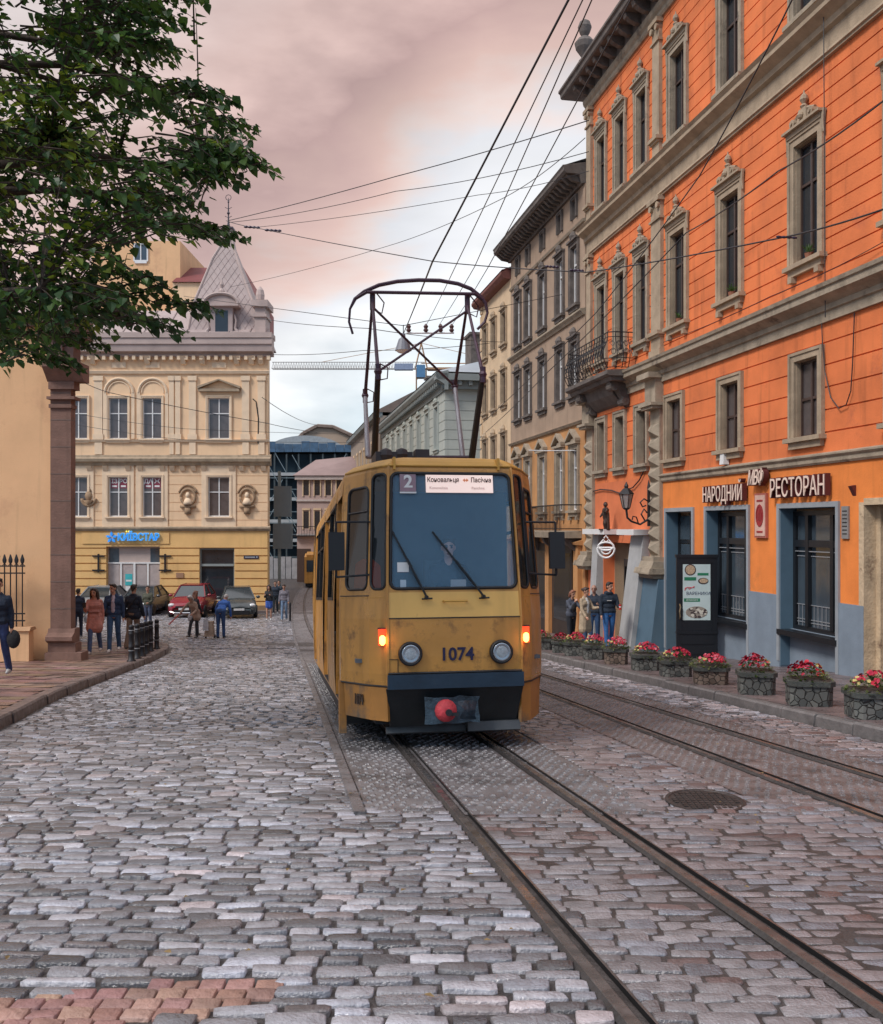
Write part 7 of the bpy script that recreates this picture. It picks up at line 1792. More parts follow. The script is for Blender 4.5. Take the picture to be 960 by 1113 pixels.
def person(label, X, Y, rz, H=1.72, legs=((8, 8), (-8, 12)), arms=((10, 8, 20), (-10, 8, 20)), lean=2, head=(0, 0), top='jacket', toplen=.0, ctop=(.05, .05, .06), cleg=(.05, .09, .18), cshoe=(.5, .5, .5), chair=(.03, .02, .015), hair='short', shirt=None, female=False, z=None, voxel=.014, legwear='trousers', extras=None, sit=False, hood=False, cskin=None, group=None):
    g = zg(Y)+.115 if z is None else z
    root = thing('person', label, 'person', (X, Y, g), R(rz), group)
    k = H/1.75; V = lambda x, y, z_: Vector((x, y, z_))*k
    def rotx(v, a): return Matrix.Rotation(R(a), 3, 'X') @ v       # + pitches the limb forward (-y)
    fwd = lambda a: Vector((0, -math.sin(R(a)), -math.cos(R(a))))
    hipw = .09; J = {}
    pel = V(0, 0, .95)
    for s_, (th_, kn) in zip((-1, 1), legs):      # s -1 is the figure's right when it faces the camera (image left)
        h = pel + V(s_*hipw, 0, -.03); kk = h + fwd(th_)*.44*k; an = kk + fwd(th_-kn)*.42*k
        J[s_] = [h, kk, an]
    low = min(J[-1][2].z, J[1][2].z); dz = Vector((0, 0, .085*k-low)) if not sit else Vector((0, 0, 0))
    pel = pel+dz
    for s_ in J: J[s_] = [p+dz for p in J[s_]]
    Ml = Matrix.Rotation(R(lean), 3, 'X')
    T = lambda x, y, z_: pel + Ml @ V(x, y, z_-.95)
    sw = .165 if female else .19
    neck = T(0, .01, 1.47); Hm = Matrix.Rotation(R(head[0]), 3, 'Z') @ Matrix.Rotation(R(head[1]+lean*.5), 3, 'X'); hc = neck + Hm @ V(0, -.02, .155)
    AR = {}
    for s_, (pa, oa, el_) in zip((-1, 1), arms):
        sh = T(s_*sw*.92, .01, 1.385); d = Ml @ Vector((s_*math.sin(R(oa)), -math.sin(R(pa))*math.cos(R(oa)), -math.cos(R(pa))*math.cos(R(oa))))
        e = sh + d*.28*k; d2 = Ml @ Vector((s_*math.sin(R(oa))*.3-s_*max(0, el_-40)/200, -math.sin(R(pa+el_)), -math.cos(R(pa+el_)))); d2.normalize(); w_ = e + d2*.245*k; AR[s_] = [sh, e, w_, d2]
    sk = SKIN if cskin is None else mat('skin_%d' % int(cskin[0]*100), cskin, .55, .08, 8)
    # --- body, one continuous surface
    mb = MB()
    for s_ in (-1, 1):
        h, kn, an = J[s_]; capsule(mb, h, kn, .075*k, .05*k); capsule(mb, kn, an, .050*k, .032*k)
        capsule(mb, an+V(0, .03, -.045), an+V(0, -.13, -.06), .030*k, .024*k)
        sh, e, w_, d2 = AR[s_]; capsule(mb, sh, e, .045*k, .036*k); capsule(mb, e, w_, .036*k, .024*k)
        side = d2.cross(Vector((1, 0, 0))); side = side.normalized() if side.length > .1 else Vector((0, -1, 0))
        pc = w_ + d2*.055*k; capsule(mb, w_, pc, .026*k, .030*k)
        for i in range(4):
            b = pc + side*(.030-.020*i)*k; l = (.070, .080, .074, .060)[i]; m1 = b + d2*l*.55*k; capsule(mb, b, m1, .0105*k, .010*k, 6); capsule(mb, m1, m1+(d2*.8+Vector((-s_, 0, 0))*.6)*l*.45*k, .010*k, .0085*k, 6)
        capsule(mb, w_+d2*.02*k, w_+d2*.05*k+side*.045*k, .012*k, .011*k, 6); capsule(mb, w_+d2*.05*k+side*.045*k, w_+d2*.085*k+side*.052*k, .011*k, .009*k, 6)
    capsule(mb, T(-.05, 0, .95), T(.05, 0, .95), .115*k); capsule(mb, T(0, 0, .97), T(0, 0, 1.15), .105*k, .10*k); capsule(mb, T(-.05, 0, 1.25), T(.05, 0, 1.25), .11*k); capsule(mb, T(-sw*.75, .01, 1.38), T(sw*.75, .01, 1.38), .05*k)
    capsule(mb, T(0, .01, 1.40), hc-Hm @ V(0, 0, .06), .052*k, .048*k)
    HP = lambda x, y, z_: hc + Hm @ V(x, y, z_)
    ell(mb, hc+Hm @ V(0, .005, .025), (.074*k, .092*k, .098*k), Hm); ell(mb, HP(0, -.022, -.05), (.055*k, .062*k, .062*k), Hm); capsule(mb, HP(0, -.085, .018), HP(0, -.108, -.018), .010*k, .015*k, 6)
    for s_ in (-1, 1): ell(mb, HP(s_*.076, .012, .0), (.012*k, .022*k, .032*k), Hm, 8)
    Hi = Hm.inverted()
    def paint(c):
        v = (Hi @ (Vector(c)-hc))/k
        if v.y < -.055 and abs(abs(v.x)-.031) < .014 and abs(v.z-.018) < .010: return 1
        if v.y < -.055 and abs(v.x) < .024 and abs(v.z+.058) < .008: return 2
        if v.y < -.06 and abs(abs(v.x)-.031) < .020 and abs(v.z-.040) < .006: return 1
        return 0
    remesh(mb, voxel*.85, 'body', [sk, EYE, LIPS], root, 1, paint)
    # --- hair
    if hair != 'bald':
        mb = MB(); ell(mb, hc+Hm @ V(0, .020, .045), (.084*k, .092*k, .090*k), Hm)
        capsule(mb, HP(-.05, -.045, .10), HP(.05, -.045, .10), .028*k)
        if hair == 'long':
            for x in (-.075, -.03, .03, .075): capsule(mb, HP(x, .04, .03), HP(x*1.25, .06, -.20), .042*k, .034*k)
            for x in (-.082, .082): capsule(mb, HP(x, -.01, .04), HP(x*1.15, -.005, -.20), .024*k, .026*k)
        elif hair == 'bun': ell(mb, HP(0, .115, .05), (.045*k, .045*k, .045*k))
        elif hair == 'bob':
            for x in (-.075, 0, .075): capsule(mb, HP(x, .045, .03), HP(x, .05, -.09), .04*k, .035*k)
        elif hair == 'cap': capsule(mb, HP(0, -.06, .07), HP(0, -.13, .055), .045*k, .04*k)
        else: capsule(mb, HP(0, .07, .02), HP(0, .075, -.04), .045*k, .035*k)
        remesh(mb, voxel, 'hair' if hair != 'cap' else 'cap', mat('hair_%d_%d' % (int(chair[0]*1000), int(chair[2]*1000)), chair, .6, .3, 20), root)
    # --- trousers / skirt
    leg_m = cloth('cloth_%03d_%03d_%03d' % tuple(int(c*999) for c in cleg), cleg)
    mb = MB()
    if legwear == 'trousers':
        for s_ in (-1, 1): h, kn, an = J[s_]; capsule(mb, h, kn, .092*k, .068*k); capsule(mb, kn, an+Vector((0, 0, .0)), .066*k, .056*k); capsule(mb, an, an+Vector((0, 0, -.02*k)), .056*k)
        capsule(mb, T(-.055, .005, .96), T(.055, .005, .96), .125*k); capsule(mb, T(-.04, 0, 1.03), T(.04, 0, 1.03), .115*k)
        remesh(mb, voxel, 'trousers', leg_m, root)
    else:
        capsule(mb, T(-.05, 0, .98), T(.05, 0, .98), .125*k); capsule(mb, T(-.05, 0, .9), T(-.06, 0, .66), .13*k, .12*k); capsule(mb, T(.05, 0, .9), T(.06, 0, .66), .13*k, .12*k); remesh(mb, voxel, 'skirt', leg_m, root)
    # --- shoes
    shm = mat('shoe_%d' % int(cshoe[0]*100), cshoe, .5, .1, 8)
    for s_ in (-1, 1):
        an = J[s_][2]; mb = MB(); capsule(mb, an+V(0, .025, -.038), an+V(0, -.04, -.035), .044*k, .044*k); capsule(mb, an+V(0, -.02, -.05), an+V(s_*.01, -.15, -.055), .040*k, .030*k); remesh(mb, voxel, 'shoe', shm, root)
    # --- top
    top_m = cloth('cloth_%03d_%03d_%03d' % tuple(int(c*999) for c in ctop), ctop)
    mb = MB(); b = .012
    for s_ in (-1, 1):
        sh, e, w_, d2 = AR[s_]; capsule(mb, sh, e, .060*k, .052*k); capsule(mb, e, w_-d2*.015*k, .051*k, .040*k)
    capsule(mb, T(-sw*.7, .01, 1.375), T(sw*.7, .01, 1.375), .070*k); capsule(mb, T(-sw*.4, .01, 1.41), T(sw*.4, .01, 1.41), .060*k); capsule(mb, T(-.07, .0, 1.28), T(.07, .0, 1.28), .128*k); capsule(mb, T(-.045, 0, 1.12), T(.045, 0, 1.12), .122*k); capsule(mb, T(-.055, 0, 1.0), T(.055, 0, 1.0), .132*k)
    if toplen > 0:
        for x in (-.08, 0, .08): capsule(mb, T(x*.7, 0, 1.0), pel + V(x*1.15, -.01, -toplen+.02), .12*k, .135*k)
    capsule(mb, T(-.04, .02, 1.455), T(.04, .02, 1.455), .052*k)
    if hood: capsule(mb, T(-.06, .08, 1.46), T(.06, .08, 1.46), .055*k); capsule(mb, T(-.06, -.02, 1.46), T(.06, -.02, 1.46), .045*k)
    jk = remesh(mb, voxel, 'coat' if toplen > .1 else 'jacket', top_m, root)
    if shirt:
        mb = MB(); capsule(mb, T(0, -.045, 1.42), T(0, -.088, 1.30), .045*k, .055*k); capsule(mb, T(0, -.088, 1.30), T(0, -.080, 1.03), .055*k, .060*k); remesh(mb, voxel, 'shirt', cloth('shirt_%d' % int(shirt[0]*99), shirt), root)
    if extras: extras(root, T, AR, J, k, V, HP)
    return root
DENIM = (.045, .09, .19); NAVY = (.012, .022, .045); BLK = (.013, .014, .018)
def e_phone(root, T, AR, J, k, V, HP):
    w_, d = AR[-1][2], AR[-1][3]; mb = MB(); c = w_+d*.09*k; mb.box(c.x-.04, c.y-.03, c.z-.01, c.x+.04, c.y-.02, c.z+.13); mb.build('phone', M_BLACK, root)
    mb = MB(); capsule(mb, T(0, 0, 1.10)+Vector((-.12, -.11, 0)), T(0, 0, 1.10)+Vector((.12, -.11, 0)), .022); mb.build('belt', cloth('belt', (.25, .10, .08)), root)
def e_bag(side, c, size=(.16, .09, .22), zoff=-.16):
    def f(root, T, AR, J, k, V, HP):
        w_ = AR[side][2]; mb = MB(); ell(mb, w_+Vector((side*.03, 0, zoff-.1)), size); mb.tube([w_+Vector((-.05, 0, zoff)), w_+Vector((0, 0, -.04)), w_+Vector((.05, 0, zoff))], .01, 5); mb.build('handbag', c, root, True)
    return f
BLKM = cloth('black_leather', (.015, .015, .018))
def e_strap(root, T, AR, J, k, V, HP):
    mb = MB(); mb.tube([T(-.14, -.10, 1.42), T(-.03, -.155, 1.28), T(.12, -.15, 1.08), T(.2, -.05, .98)], .016, 5); mb.tube([T(-.14, .09, 1.42), T(0, .15, 1.2), T(.2, .06, .98)], .016, 5); mb.box(*(T(.18, -.06, .86)), *(T(.27, .08, 1.02))); mb.build('shoulder_bag', BLKM, root)
def pw(px, Y): return (px-480)*Y/1000
person('man in a dark navy jacket walking at the left edge with a round black bag', pw(-2, 16.5), 16.5, 8, 1.80, ((16, 6), (-14, 14)), ((8, 6, 12), (-6, 8, 14)), 3, (20, 4), ctop=NAVY, cleg=(.035, .06, .16), cshoe=(.4, .4, .4), shirt=(.5, .5, .5), extras=e_bag(1, BLKM, (.12, .07, .17), -.10), voxel=.012)
person('person in dark clothes half hidden behind the brown pilaster', pw(85, 33), 33, 190, 1.75, ctop=(.02, .03, .06), cleg=(.02, .03, .06), cshoe=(.3, .3, .3), z=zg(33)+.02, voxel=.017, extras=e_bag(-1, cloth('white_plastic_bag', (.5, .5, .52)), (.09, .05, .15)))
person('woman in a belted pink coat and wide blue jeans looking at her phone', pw(103, 23.8), 23.8, 8, 1.70, ((14, 4), (-12, 16)), ((35, 8, 75), (-10, 8, 10)), 2, (-6, 12), toplen=.30, ctop=(.50, .22, .18), cleg=(.07, .11, .22), cshoe=(.55, .5, .48), hair='long', chair=(.035, .022, .018), female=True, extras=e_phone, voxel=.012)
person('man in an open navy jacket over a pale shirt with blue jeans and white shoes', pw(124, 24.6), 24.6, 8, 1.80, ((10, 4), (-9, 12)), ((18, 10, 35), (-4, 10, 12)), 1, (-35, 4), ctop=(.022, .045, .10), cleg=(.045, .10, .20), cshoe=(.72, .72, .70), shirt=(.42, .36, .42), voxel=.012)
person('person in a black jacket and tan trousers with a shoulder strap beside the bollards', pw(145, 25.8), 25.8, 172, 1.80, ((10, 6), (-10, 12)), ((6, 12, 20), (-4, 12, 20)), 2, (0, 0), ctop=(.014, .02, .035), cleg=(.20, .14, .10), cshoe=(.1, .09, .08), extras=e_strap, toplen=.06, voxel=.012)
person('man in a green khaki jacket and jeans standing beyond the bollards', pw(161, 39), 39, -15, 1.78, ((4, 4), (-3, 6)), ((10, 10, 40), (10, 10, 70)), 2, (20, 6), ctop=(.07, .075, .055), cleg=(.06, .08, .14), cshoe=(.2, .18, .17), z=zg(39)+.005, voxel=.017)
def e_wand(root, T, AR, J, k, V, HP):
    mb = MB(); w_ = AR[-1][2]; mb.tube([w_, w_+Vector((-.45, -.1, -.42))], .025, 5); mb.build('red_wand', mat('pink_red_plastic', (.65, .10, .10), .5), root)
    mb = MB(); ell(mb, T(-.15, -.22, .85), (.10, .07, .15)); mb.build('white_bag', cloth('white_plastic_bag', (.5, .5, .52)), root, True)
person('woman in a beige coat bending forward with a red stick in her hand', pw(213, 33.2), 33.2, -25, 1.62, ((26, 14), (8, 10)), ((55, 40, 10), (30, 10, 60)), 28, (0, 20), toplen=.22, ctop=(.34, .23, .17), cleg=(.03, .03, .035), cshoe=(.1, .09, .09), hair='bob', chair=(.45, .42, .40), female=True, extras=e_wand, z=zg(33)+.005, voxel=.016)
person('dark haired woman in black behind the bending woman in beige', pw(211, 34.6), 34.6, 150, 1.66, ((10, 6), (-8, 10)), ((20, 8, 20), (20, 8, 30)), 6, (0, 8), ctop=(.03, .025, .03), cleg=(.03, .03, .035), cshoe=(.1, .1, .1), hair='long', chair=(.12, .045, .025), female=True, z=zg(34.6)+.005, voxel=.016)
def e_case(root, T, AR, J, k, V, HP):
    mb = MB(); mb.box(-.45, -.35, .3, -.12, -.05, .62); mb.build('carton', cloth('beige_box', (.40, .30, .22)), root)
person('man in a blue jacket and blue trousers bent over the things on the cobbles', pw(240, 33), 33, 172, 1.74, ((6, 2), (-2, 4)), ((45, 14, 10), (60, 30, 10)), 48, (0, 20), ctop=(.035, .11, .36), cleg=(.03, .07, .18), cshoe=(.02, .02, .02), chair=(.4, .38, .36), z=zg(33)+.005, voxel=.014)
t = thing('shopping_trolley', 'small beige and white shopping bag trolley between the two bending people', 'bag', (pw(228, 32.8), 32.8, zg(32.8)+.01))
mb = MB(); mb.prism([(-.16, -.12), (.16, -.12), (.16, .12), (-.16, .12)], .08, .62, .85); mb.build('bag_body', cloth('beige_box', (.40, .30, .22)), t); mb = MB(); mb.tube([(-.13, .1, .1), (-.13, .14, .9), (.13, .14, .9), (.13, .1, .1)], .012, 5); mb.build('handle', M_IRON, t)
mb = MB(); mb.cyl((-.18, .1, .07), (-.13, .1, .07), .07, 10); mb.cyl((.13, .1, .07), (.18, .1, .07), .07, 10); mb.build('wheel', M_RUBBER, t); mb = MB(); mb.prism([(-.2, -.16), (.0, -.18), (.0, -.12), (-.2, -.1)], .3, .72, .8); mb.build('white_pouch', cloth('white_plastic_bag', (.5, .5, .52)), t)
person('young woman in a black top and short blue skirt looking at her phone', pw(292.5, 44.5), 44.5, 0, 1.70, ((4, 2), (-3, 4)), ((30, 6, 85), (30, 6, 85)), 1, (0, 14), ctop=(.02, .02, .025), cleg=(.04, .10, .38), legwear='skirt', cshoe=(.6, .6, .6), hair='long', chair=(.03, .02, .02), female=True, z=zg(44.5)+.02, voxel=.017)
person('person in a grey zipped top and light blue jeans by the kerb corner', pw(309, 44.2), 44.2, 0, 1.74, ((8, 4), (-6, 8)), ((6, 8, 20), (6, 8, 20)), 1, (0, 18), ctop=(.16, .15, .18), cleg=(.16, .24, .36), cshoe=(.3, .3, .3), z=zg(44)+.02, voxel=.017)
person('dark dressed person walking in the gap between the skirted woman and the grey top', pw(299.5, 50), 50, 5, 1.78, ctop=(.02, .03, .05), cleg=(.03, .04, .05), z=zg(50)+.02, voxel=.02)
person('second dark dressed person just behind the grey zipped top', pw(303.5, 52), 52, -5, 1.78, ctop=(.03, .045, .06), cleg=(.03, .03, .03), z=zg(52)+.02, voxel=.02)
person('woman in a slate grey top with a hand raised to her face', pw(621, 27), 27, 30, 1.66, ((4, 4), (-4, 6)), ((45, 6, 110), (50, 8, 100)), 3, (0, 14), ctop=(.07, .08, .11), cleg=(.02, .022, .03), cshoe=(.1, .1, .1), hair='bob', chair=(.25, .10, .06), female=True, extras=e_bag(-1, BLKM, (.08, .06, .12), -.05), voxel=.014)
person('woman in a long beige trench coat with dark hair tied back', pw(636, 26), 26, 40, 1.72, ((8, 4), (-6, 8)), ((12, 8, 30), (30, 8, 70)), 1, (15, 4), toplen=.42, ctop=(.42, .33, .23), cleg=(.05, .09, .17), cshoe=(.1, .1, .1), hair='bun', chair=(.05, .03, .025), female=True, shirt=(.5, .34, .28), voxel=.013)
person('balding man in dark blue behind the woman in the trench coat', pw(646, 27), 27, -20, 1.80, ((4, 4), (-4, 6)), ((10, 8, 40), (35, 8, 70)), 1, (0, 6), ctop=(.02, .03, .05), cleg=(.035, .08, .18), cshoe=(.1, .1, .1), hair='bald', cskin=(.42, .23, .17), voxel=.014)
def e_can(root, T, AR, J, k, V, HP):
    w_, d = AR[1][2], AR[1][3]; c = w_+d*.10; mb = MB(); mb.cyl(c+Vector((-.02, -.02, -.06)), c+Vector((-.02, -.02, .08)), .034, 12); mb.build('drink_can', mat('red_can', (.6, .03, .03), .3), root); mb = MB(); mb.cyl(c+Vector((-.02, -.02, .0)), c+Vector((-.02, -.02, .03)), .0345, 12); mb.build('can_band', M_WHITE, root)
    mb = MB(); mb.box(*T(-.09, -.146, 1.27), *T(.03, -.139, 1.285)); mb.build('chest_print', M_WHITE, root)
person('tall man in a navy hoodie and bright blue jeans holding a red can', pw(662, 25.4), 25.4, 5, 1.86, ((9, 3), (-8, 10)), ((6, 10, 22), (20, 10, 70)), 0, (35, 2), ctop=(.012, .022, .04), cleg=(.03, .12, .32), cshoe=(.05, .05, .05), hood=True, chair=(.025, .018, .016), extras=e_can, voxel=.012)
# tram driver
dp = tram.matrix_world
Mt = Matrix.Translation((TC[0], TC[1], TZ)) @ tram.rotation_euler.to_matrix().to_4x4(); q = Mt @ Vector((.10, .98, .86))
person('driver in a dark jacket sitting behind the tram windscreen', q.x, q.y, 10, 1.74, ((80, 80), (80, 80)), ((35, 10, 40), (40, 12, 35)), 0, (-6, 6), ctop=(.02, .03, .05), cleg=(.02, .02, .03), z=q.z-.36, sit=True, voxel=.016, cskin=(.90, .55, .45))  # skin colour raised to paint light on the driver in the dark cab
mb = MB()
t = thing('driver_seat', 'dark driver seat inside the tram cab', 'seat', tuple(q), R(10)); mb = MB(); mb.box(-.25, -.25, .38, .25, .25, .5); mb.build('seat', M_TINT, t); mb = MB(); mb.box(-.24, .2, .5, .24, .3, 1.1); mb.build('backrest', M_TINT, t); mb = MB(); mb.cyl((0, 0, .0), (0, 0, .38), .06, 8); mb.build('pedestal', M_TDARK, t)

# ================= parked cars
def car(label, X, Y, rz, col, name, grille=True, suv=False, badge=None):
    t = thing('parked_car', label, 'car', (X, Y, zg(Y+1)+.0), R(rz), 'cars parked in front of the yellow house')
    m = mat(name, col, .22, .05, 4, spec=.8); k = 1.08 if suv else 1.0
    def ring(y, w, zb, zs, zt): return [(-w*.88, y, zb), (-w, y, zb+.16), (-w*1.01, y, zs), (-w*.95, y, zt-.06), (-w*.72, y, zt), (0, y, zt+.03), (w*.72, y, zt), (w*.95, y, zt-.06), (w*1.01, y, zs), (w, y, zb+.16), (w*.88, y, zb)]
    secs = [(0, .60, .32, .48, .58), (.05, .74, .22, .55, .70), (.22, .84, .20, .62, .80), (.7, .88, .20, .68, .90*k), (1.25, .89, .20, .72, .97*k), (2.2, .90, .20, .74, .97*k), (3.3, .89, .20, .74, .98*k), (3.85, .86, .24, .74, .98*k), (4.05, .78, .32, .7, .9*k)]
    mb = MB(); R_ = [ring(*s) for s in secs]; n_ = 11; mb.add([p for r in R_ for p in r], [(i*n_+j, i*n_+(j+1) % n_, (i+1)*n_+(j+1) % n_, (i+1)*n_+j) for i in range(len(R_)-1) for j in range(n_)]+[tuple(range(n_)), tuple(range((len(R_)-1)*n_, len(R_)*n_))]); mb.build('body', m, t, True)
    zr = 1.50*k; mb = MB()
    cab = [[(-.80, 1.15, .95*k), (.80, 1.15, .95*k)], [(-.60, 1.85, zr-.04), (.60, 1.85, zr-.04)], [(-.60, 3.1, zr-.02), (.60, 3.1, zr-.02)], [(-.76, 3.85, .96*k), (.76, 3.85, .96*k)]]
    vs = [p for r in cab for p in r]; mb.add(vs, [(0,1,3,2), (4,5,7,6), (0,2,4,6), (1,7,5,3)]); mb.build('windows', mat('car_glass', (.03, .04, .045), .05, .1, 2, spec=1.0), t)
    mb = MB(); mb.box(-.60, 1.82, zr-.05, .60, 3.12, zr); 
    for sx in (-1, 1):
        mb.tube([(sx*.82, 1.12, .95*k), (sx*.61, 1.83, zr-.03)], .035, 5); mb.tube([(sx*.61, 1.83, zr-.03), (sx*.61, 3.1, zr-.01), (sx*.78, 3.86, .97*k)], .035, 5); mb.tube([(sx*.82, 2.45, .97*k), (sx*.62, 2.45, zr-.03)], .03, 5)
    mb.build('roof', m, t)
    for sx in (-1, 1):
        for y in (.82, 3.3):
            mb = MB(); mb.T = Matrix.Translation((sx*.84, y, .32)) @ Matrix.Rotation(R(90), 4, 'Y'); mb.lathe([(.20, -.10), (.31, -.10), (.33, -.06), (.33, .06), (.31, .10), (.20, .10)], seg=18); w = mb.build('wheel', M_RUBBER, t, True)
            mb = MB(); mb.T = Matrix.Translation((sx*.84, y, .32)) @ Matrix.Rotation(R(90), 4, 'Y'); mb.lathe([(.20, -.08), (.20, .08)], seg=12); mb.build('rim', M_CHROME, w)
        mb = MB(); ell(mb, (sx*.66, .14, .68), (.17, .14, .10)); mb.build('headlight', mat('car_headlight', (.60, .62, .64), .15, .1, 10, spec=1), t, True)
        mb = MB(); ell(mb, (sx*1.0, 1.32, 1.02*k), (.11, .07, .08)); mb.build('wing_mirror', m, t, True)
    mb = MB(); mb.box(-.50, -.012, .28, .50, .1, .44); mb.box(-.42, -.012, .56, .42, .12, .64) if grille else None; mb.build('grille', M_RUBBER, t)
    mb = MB(); mb.box(-.26, -.03, .44, .26, -.013, .55); mb.build('number_plate', mat('plate_white', (.6, .6, .6), .5), t)
    if suv: mb = MB(); mb.box(-.62, -.02, .50, .62, .05, .555) if 0 else mb.tube([(-.72, .06, .36), (-.5, -.02, .30), (.5, -.02, .30), (.72, .06, .36)], .03, 5); mb.build('bumper_trim', M_CHROME, t)
    return t
car('dark red compact car parked facing us in front of the yellow wall', pw(200, 46.8), 46.8, 2, (.22, .012, .025), 'dark_red_car_paint', suv=True)
car('dark grey sedan parked under the dark shop window of the yellow house', pw(260, 46.3), 46.3, 14, (.045, .055, .06), 'dark_grey_car_paint', grille=False)
car('silver car partly hidden behind the brown pilaster and the woman in pink', pw(92, 47.5), 47.5, -3, (.25, .26, .27), 'silver_car_paint')
car('grey car hidden behind the man in black, before the pale shop door', pw(143, 48.2), 48.2, 0, (.06, .062, .07), 'mid_grey_car_paint')

# ================= bollards
bx = [(143, 20.7), (149.3, 21.6), (154.6, 22.5), (159.2, 23.5), (164, 24.6), (170.5, 25.9)]
names = ['nearest black bollard in the row at the left kerb', 'second black bollard in the row counting from the nearest', 'third black bollard in the row counting from the nearest', 'fourth black bollard in the row counting from the nearest', 'fifth black bollard in the row counting from the nearest', 'farthest black bollard in the row, closest to the kerb corner']
b0 = None
for (px, Y), nm in zip(bx, names):
    loc = (pw(px, Y), Y, zg(Y)+.118)
    if b0 is None:
        b0 = thing('bollard', nm, 'bollard', loc, 0, 'black bollards along the left kerb'); mb = MB(); mb.lathe([(.10, 0), (.10, .03), (.068, .05), (.062, .30), (.070, .31), (.070, .35), (.062, .36), (.060, .60), (.068, .61), (.068, .64), (.060, .65), (.058, .76), (.066, .77), (.060, .81), (.03, .83), (.001, .835)], seg=16); mb.build('post', M_IRON, b0, True)
        mb = MB(); mb.lathe([(.0635, .245), (.0635, .265)], seg=16); mb.lathe([(.0625, .70), (.0625, .715)], seg=16); mb.build('ring_band', mat('worn_silver_band', (.35, .36, .38), .4, .2, 5), b0)
    else: c = dup(b0, None, loc); c['label'] = nm
t = thing('kerb_post', 'short dark post standing on the kerb near the far pedestrians', 'post', (pw(315.5, 44), 44, zg(44)+.01)); mb = MB(); mb.lathe([(.07, 0), (.05, .05), (.05, .85), (.02, .9)], seg=10); mb.build('post', M_IRON, t)

# ================= flower planters
M_PLS = bpy.data.materials.new('crazy_paved_planter_stone'); M_PLS.use_nodes = True
nt = M_PLS.node_tree; b_ = nt.nodes['Principled BSDF']; b_.inputs['Roughness'].default_value = .7
tc = nt.nodes.new('ShaderNodeTexCoord'); vo = nt.nodes.new('ShaderNodeTexVoronoi'); vo.feature = 'DISTANCE_TO_EDGE'; vo.inputs['Scale'].default_value = 11; nt.links.new(tc.outputs['Object'], vo.inputs['Vector'])
vc = nt.nodes.new('ShaderNodeTexVoronoi'); vc.inputs['Scale'].default_value = 11; nt.links.new(tc.outputs['Object'], vc.inputs['Vector'])
mr = nt.nodes.new('ShaderNodeMapRange'); mr.inputs[1].default_value = .0; mr.inputs[2].default_value = .09; nt.links.new(vo.outputs['Distance'], mr.inputs[0])
sp = nt.nodes.new('ShaderNodeSeparateColor'); nt.links.new(vc.outputs['Color'], sp.inputs[0])
cr = nt.nodes.new('ShaderNodeValToRGB'); cr.color_ramp.elements[0].color = (.055, .062, .062, 1); cr.color_ramp.elements[1].color = (.15, .155, .145, 1); nt.links.new(sp.outputs[0], cr.inputs[0])
mx = nt.nodes.new('ShaderNodeMix'); mx.data_type = 'RGBA'; mx.inputs[6].default_value = (.018, .018, .018, 1); nt.links.new(mr.outputs[0], mx.inputs[0]); nt.links.new(cr.outputs[0], mx.inputs[7]); nt.links.new(mx.outputs[2], b_.inputs['Base Color'])
bp = nt.nodes.new('ShaderNodeBump'); bp.inputs['Distance'].default_value = .012; nt.links.new(mr.outputs[0], bp.inputs['Height']); nt.links.new(bp.outputs[0], b_.inputs['Normal'])
M_PLR = M_PLS.copy(); M_PLR.name = 'brownish_planter_stone'; M_PLR.node_tree.nodes[cr.name].color_ramp.elements[0].color = (.09, .065, .05, 1); M_PLR.node_tree.nodes[cr.name].color_ramp.elements[1].color = (.20, .15, .12, 1)
M_PRIM = mat('planter_rim', (.060, .066, .062), .6, .3, 8, .5, 30)
FL = [mat('crimson_petal', (.36, .008, .04), .6, .2, 20), mat('red_petal', (.48, .015, .04), .6, .2, 20), mat('yellow_petal', (.52, .42, .16), .6, .1, 20), mat('pink_petal', (.70, .16, .22), .6, .1, 20)]
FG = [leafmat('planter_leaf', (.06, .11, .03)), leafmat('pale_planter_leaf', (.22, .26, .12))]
def octo(w, d, c): return [(-w+c, -d), (w-c, -d), (w, -d+c), (w, d-c), (w-c, d), (-w+c, d), (-w, d-c), (-w, -d+c)]
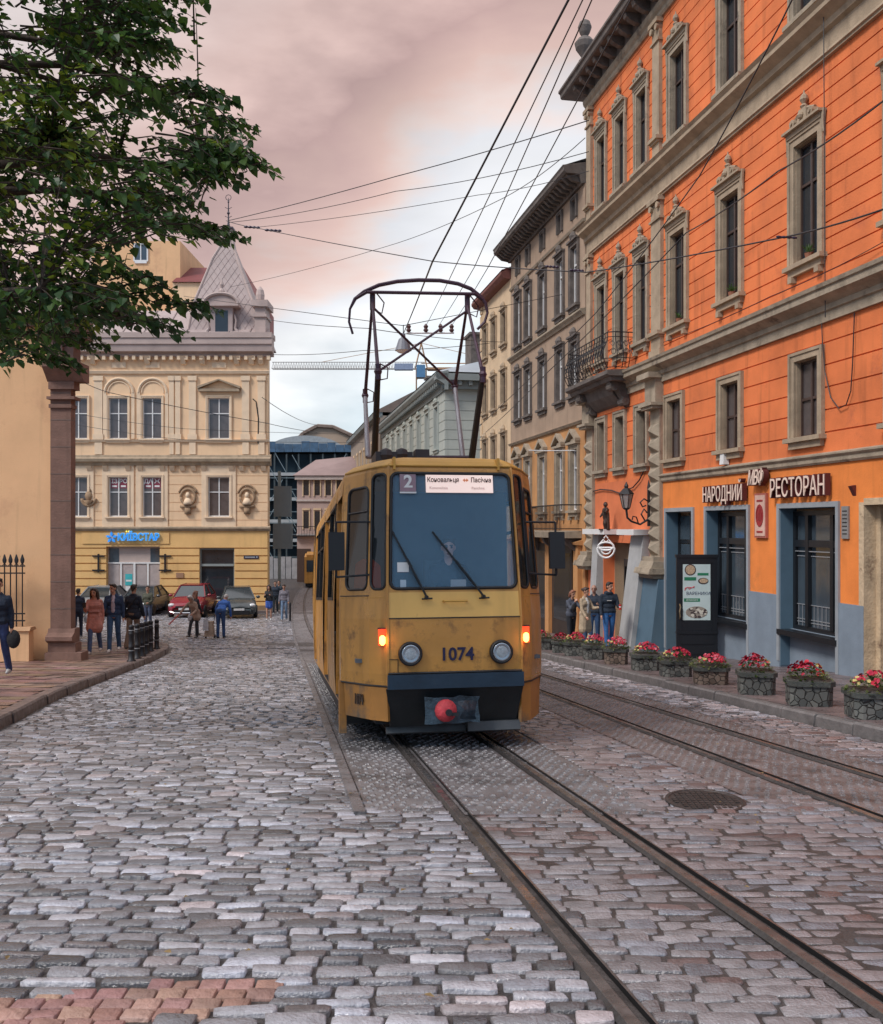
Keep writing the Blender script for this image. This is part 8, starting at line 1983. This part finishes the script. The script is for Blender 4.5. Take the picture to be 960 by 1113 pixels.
def planter_variant(v, reddish):
    r = random.Random(v*13+1); droop = (0, .03, -.02, .015)[v]; ecc = (1.0, .9, 1.05, .95)[v]; t = bpy.data.objects.new('flower_planter', None); COL.objects.link(t)
    mb = MB(); mb.prism(octo(.255, .22, .07), 0, .25, 1.02); mb.build('planter_body', M_PLR if reddish else M_PLS, t)
    mb = MB(); mb.prism(octo(.285, .25, .08), .25, .31); mb.build('planter_rim', M_PRIM, t)
    mb = MB(); mb.prism(octo(.24, .21, .06), .311, .325, .9); mb.build('soil', M_JOINT, t)
    mb = MB()
    for k in range(420):
        a = r.uniform(0, 6.283); q = math.sqrt(r.random())*.30; h = .33+.13*(1-(q/.31)**2)*r.uniform(.3, 1.0); p = Vector((q*math.cos(a), q*.85*math.sin(a), h-(.05 if q > .24 else 0))); s_ = r.uniform(.016, .038); p.z -= droop*(q/.3)**2; p.x *= ecc
        d = Vector((math.cos(a)+r.gauss(0, .6), math.sin(a)+r.gauss(0, .6), r.uniform(-.2, .9))).normalized(); u = d.cross(Vector((0, 0, 1))).normalized()
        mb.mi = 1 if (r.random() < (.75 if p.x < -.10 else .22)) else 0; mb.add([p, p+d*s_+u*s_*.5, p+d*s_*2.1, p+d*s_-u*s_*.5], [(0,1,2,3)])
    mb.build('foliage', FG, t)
    mb = MB()
    for k in range(85 if v != 1 else 110):
        a = r.uniform(0, 6.283); q = math.sqrt(r.random())*.23; p = Vector((.03+q*math.cos(a), q*.85*math.sin(a), .375+.13*(1-(q/.26)**2)+r.uniform(-.03, .03))); s_ = r.uniform(.016, .028)
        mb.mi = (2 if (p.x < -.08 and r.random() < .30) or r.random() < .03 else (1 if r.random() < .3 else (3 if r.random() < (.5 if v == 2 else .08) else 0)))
        nrm = Vector((math.cos(a)*.6+r.gauss(0, .3), math.sin(a)*.6-.4+r.gauss(0, .3), .8)).normalized(); u = nrm.cross(Vector((1, .2, 0))).normalized(); w = nrm.cross(u)
        for j in range(5):
            c, s2 = math.cos(j*1.2566), math.sin(j*1.2566); c2, s3 = math.cos((j+1)*1.2566), math.sin((j+1)*1.2566)
            mb.add([p, p+(u*c+w*s2)*s_+nrm*s_*.4, p+(u*(c+c2)+w*(s2+s3))*s_*.72+nrm*s_*.2, p+(u*c2+w*s3)*s_+nrm*s_*.4], [(0,1,2,3)])
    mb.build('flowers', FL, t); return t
vars_ = [planter_variant(v, v == 2) for v in range(4)]
PL = [(10.85, .46, 0, 'planter of crimson flowers cut by the right edge of the picture'), (12.15, .50, 3, 'stone planter in front of the right pier of the wide shop window'), (13.7, .50, 1, 'stone planter before the left side of the wide blue framed shop window'), (15.3, .52, 2, 'brownish planter with red flowers just right of the open black door'),
      (16.8, .52, 0, 'stone planter right in front of the open black door'), (18.3, .52, 1, 'stone planter before the blue painted buttress'), (19.9, .50, 2, 'brownish planter of pink flowers before the whitewashed buttress'), (21.3, .50, 3, 'stone planter in front of the man in the navy hoodie'),
      (22.7, .48, 0, 'stone planter in front of the woman in the trench coat'), (24.0, .48, 1, 'small looking planter in front of the woman with raised hand'), (25.4, .46, 3, 'farthest planter, half hidden behind the tram mirror side')]
used = set()
for Y, off, v, lb in PL:
    x = rkerb(Y)+off; loc = (x, Y+.1, zg(Y)+.118); t = vars_[v]
    if v in used: t = dup(t, None, loc)
    k_ = rnd.uniform(.92, 1.06); t.location = (loc[0]+rnd.uniform(-.05, .05), loc[1]+rnd.uniform(-.08, .08), loc[2]); t.scale = (k_, k_, rnd.uniform(.92, 1.1)); t.rotation_euler = (0, 0, R(-3+rnd.uniform(-7, 7)+rnd.choice([0, 180]))); used.add(v)
    tag(t, lb, 'flower planter', 'stone flower planters along the right kerb')
# scattered leaves and litter on the cobbles
mb = MB(); r = random.Random(77)
for k in range(90):
    x, y = r.uniform(-3, 3), r.uniform(3.2, 12); a = r.uniform(0, 6.28); s_ = r.uniform(.012, .03); z = zg(y)+.012
    if railL1(y)-.1 < x < railR1(y)+.1: continue
    mb.add([(x, y, z), (x+s_*math.cos(a), y+s_*math.sin(a), z+.006), (x+1.6*s_*math.cos(a+.5), y+1.6*s_*math.sin(a+.5), z+.003), (x+s_*math.cos(a+1.1), y+s_*math.sin(a+1.1), z+.008)], [(0,1,2,3)])
o = mb.build('fallen_leaves', mat('dry_leaf', (.20, .13, .05), .7, .4, 30)); tag(o, 'small dry leaves scattered over the cobbles', 'leaves', kind='stuff')
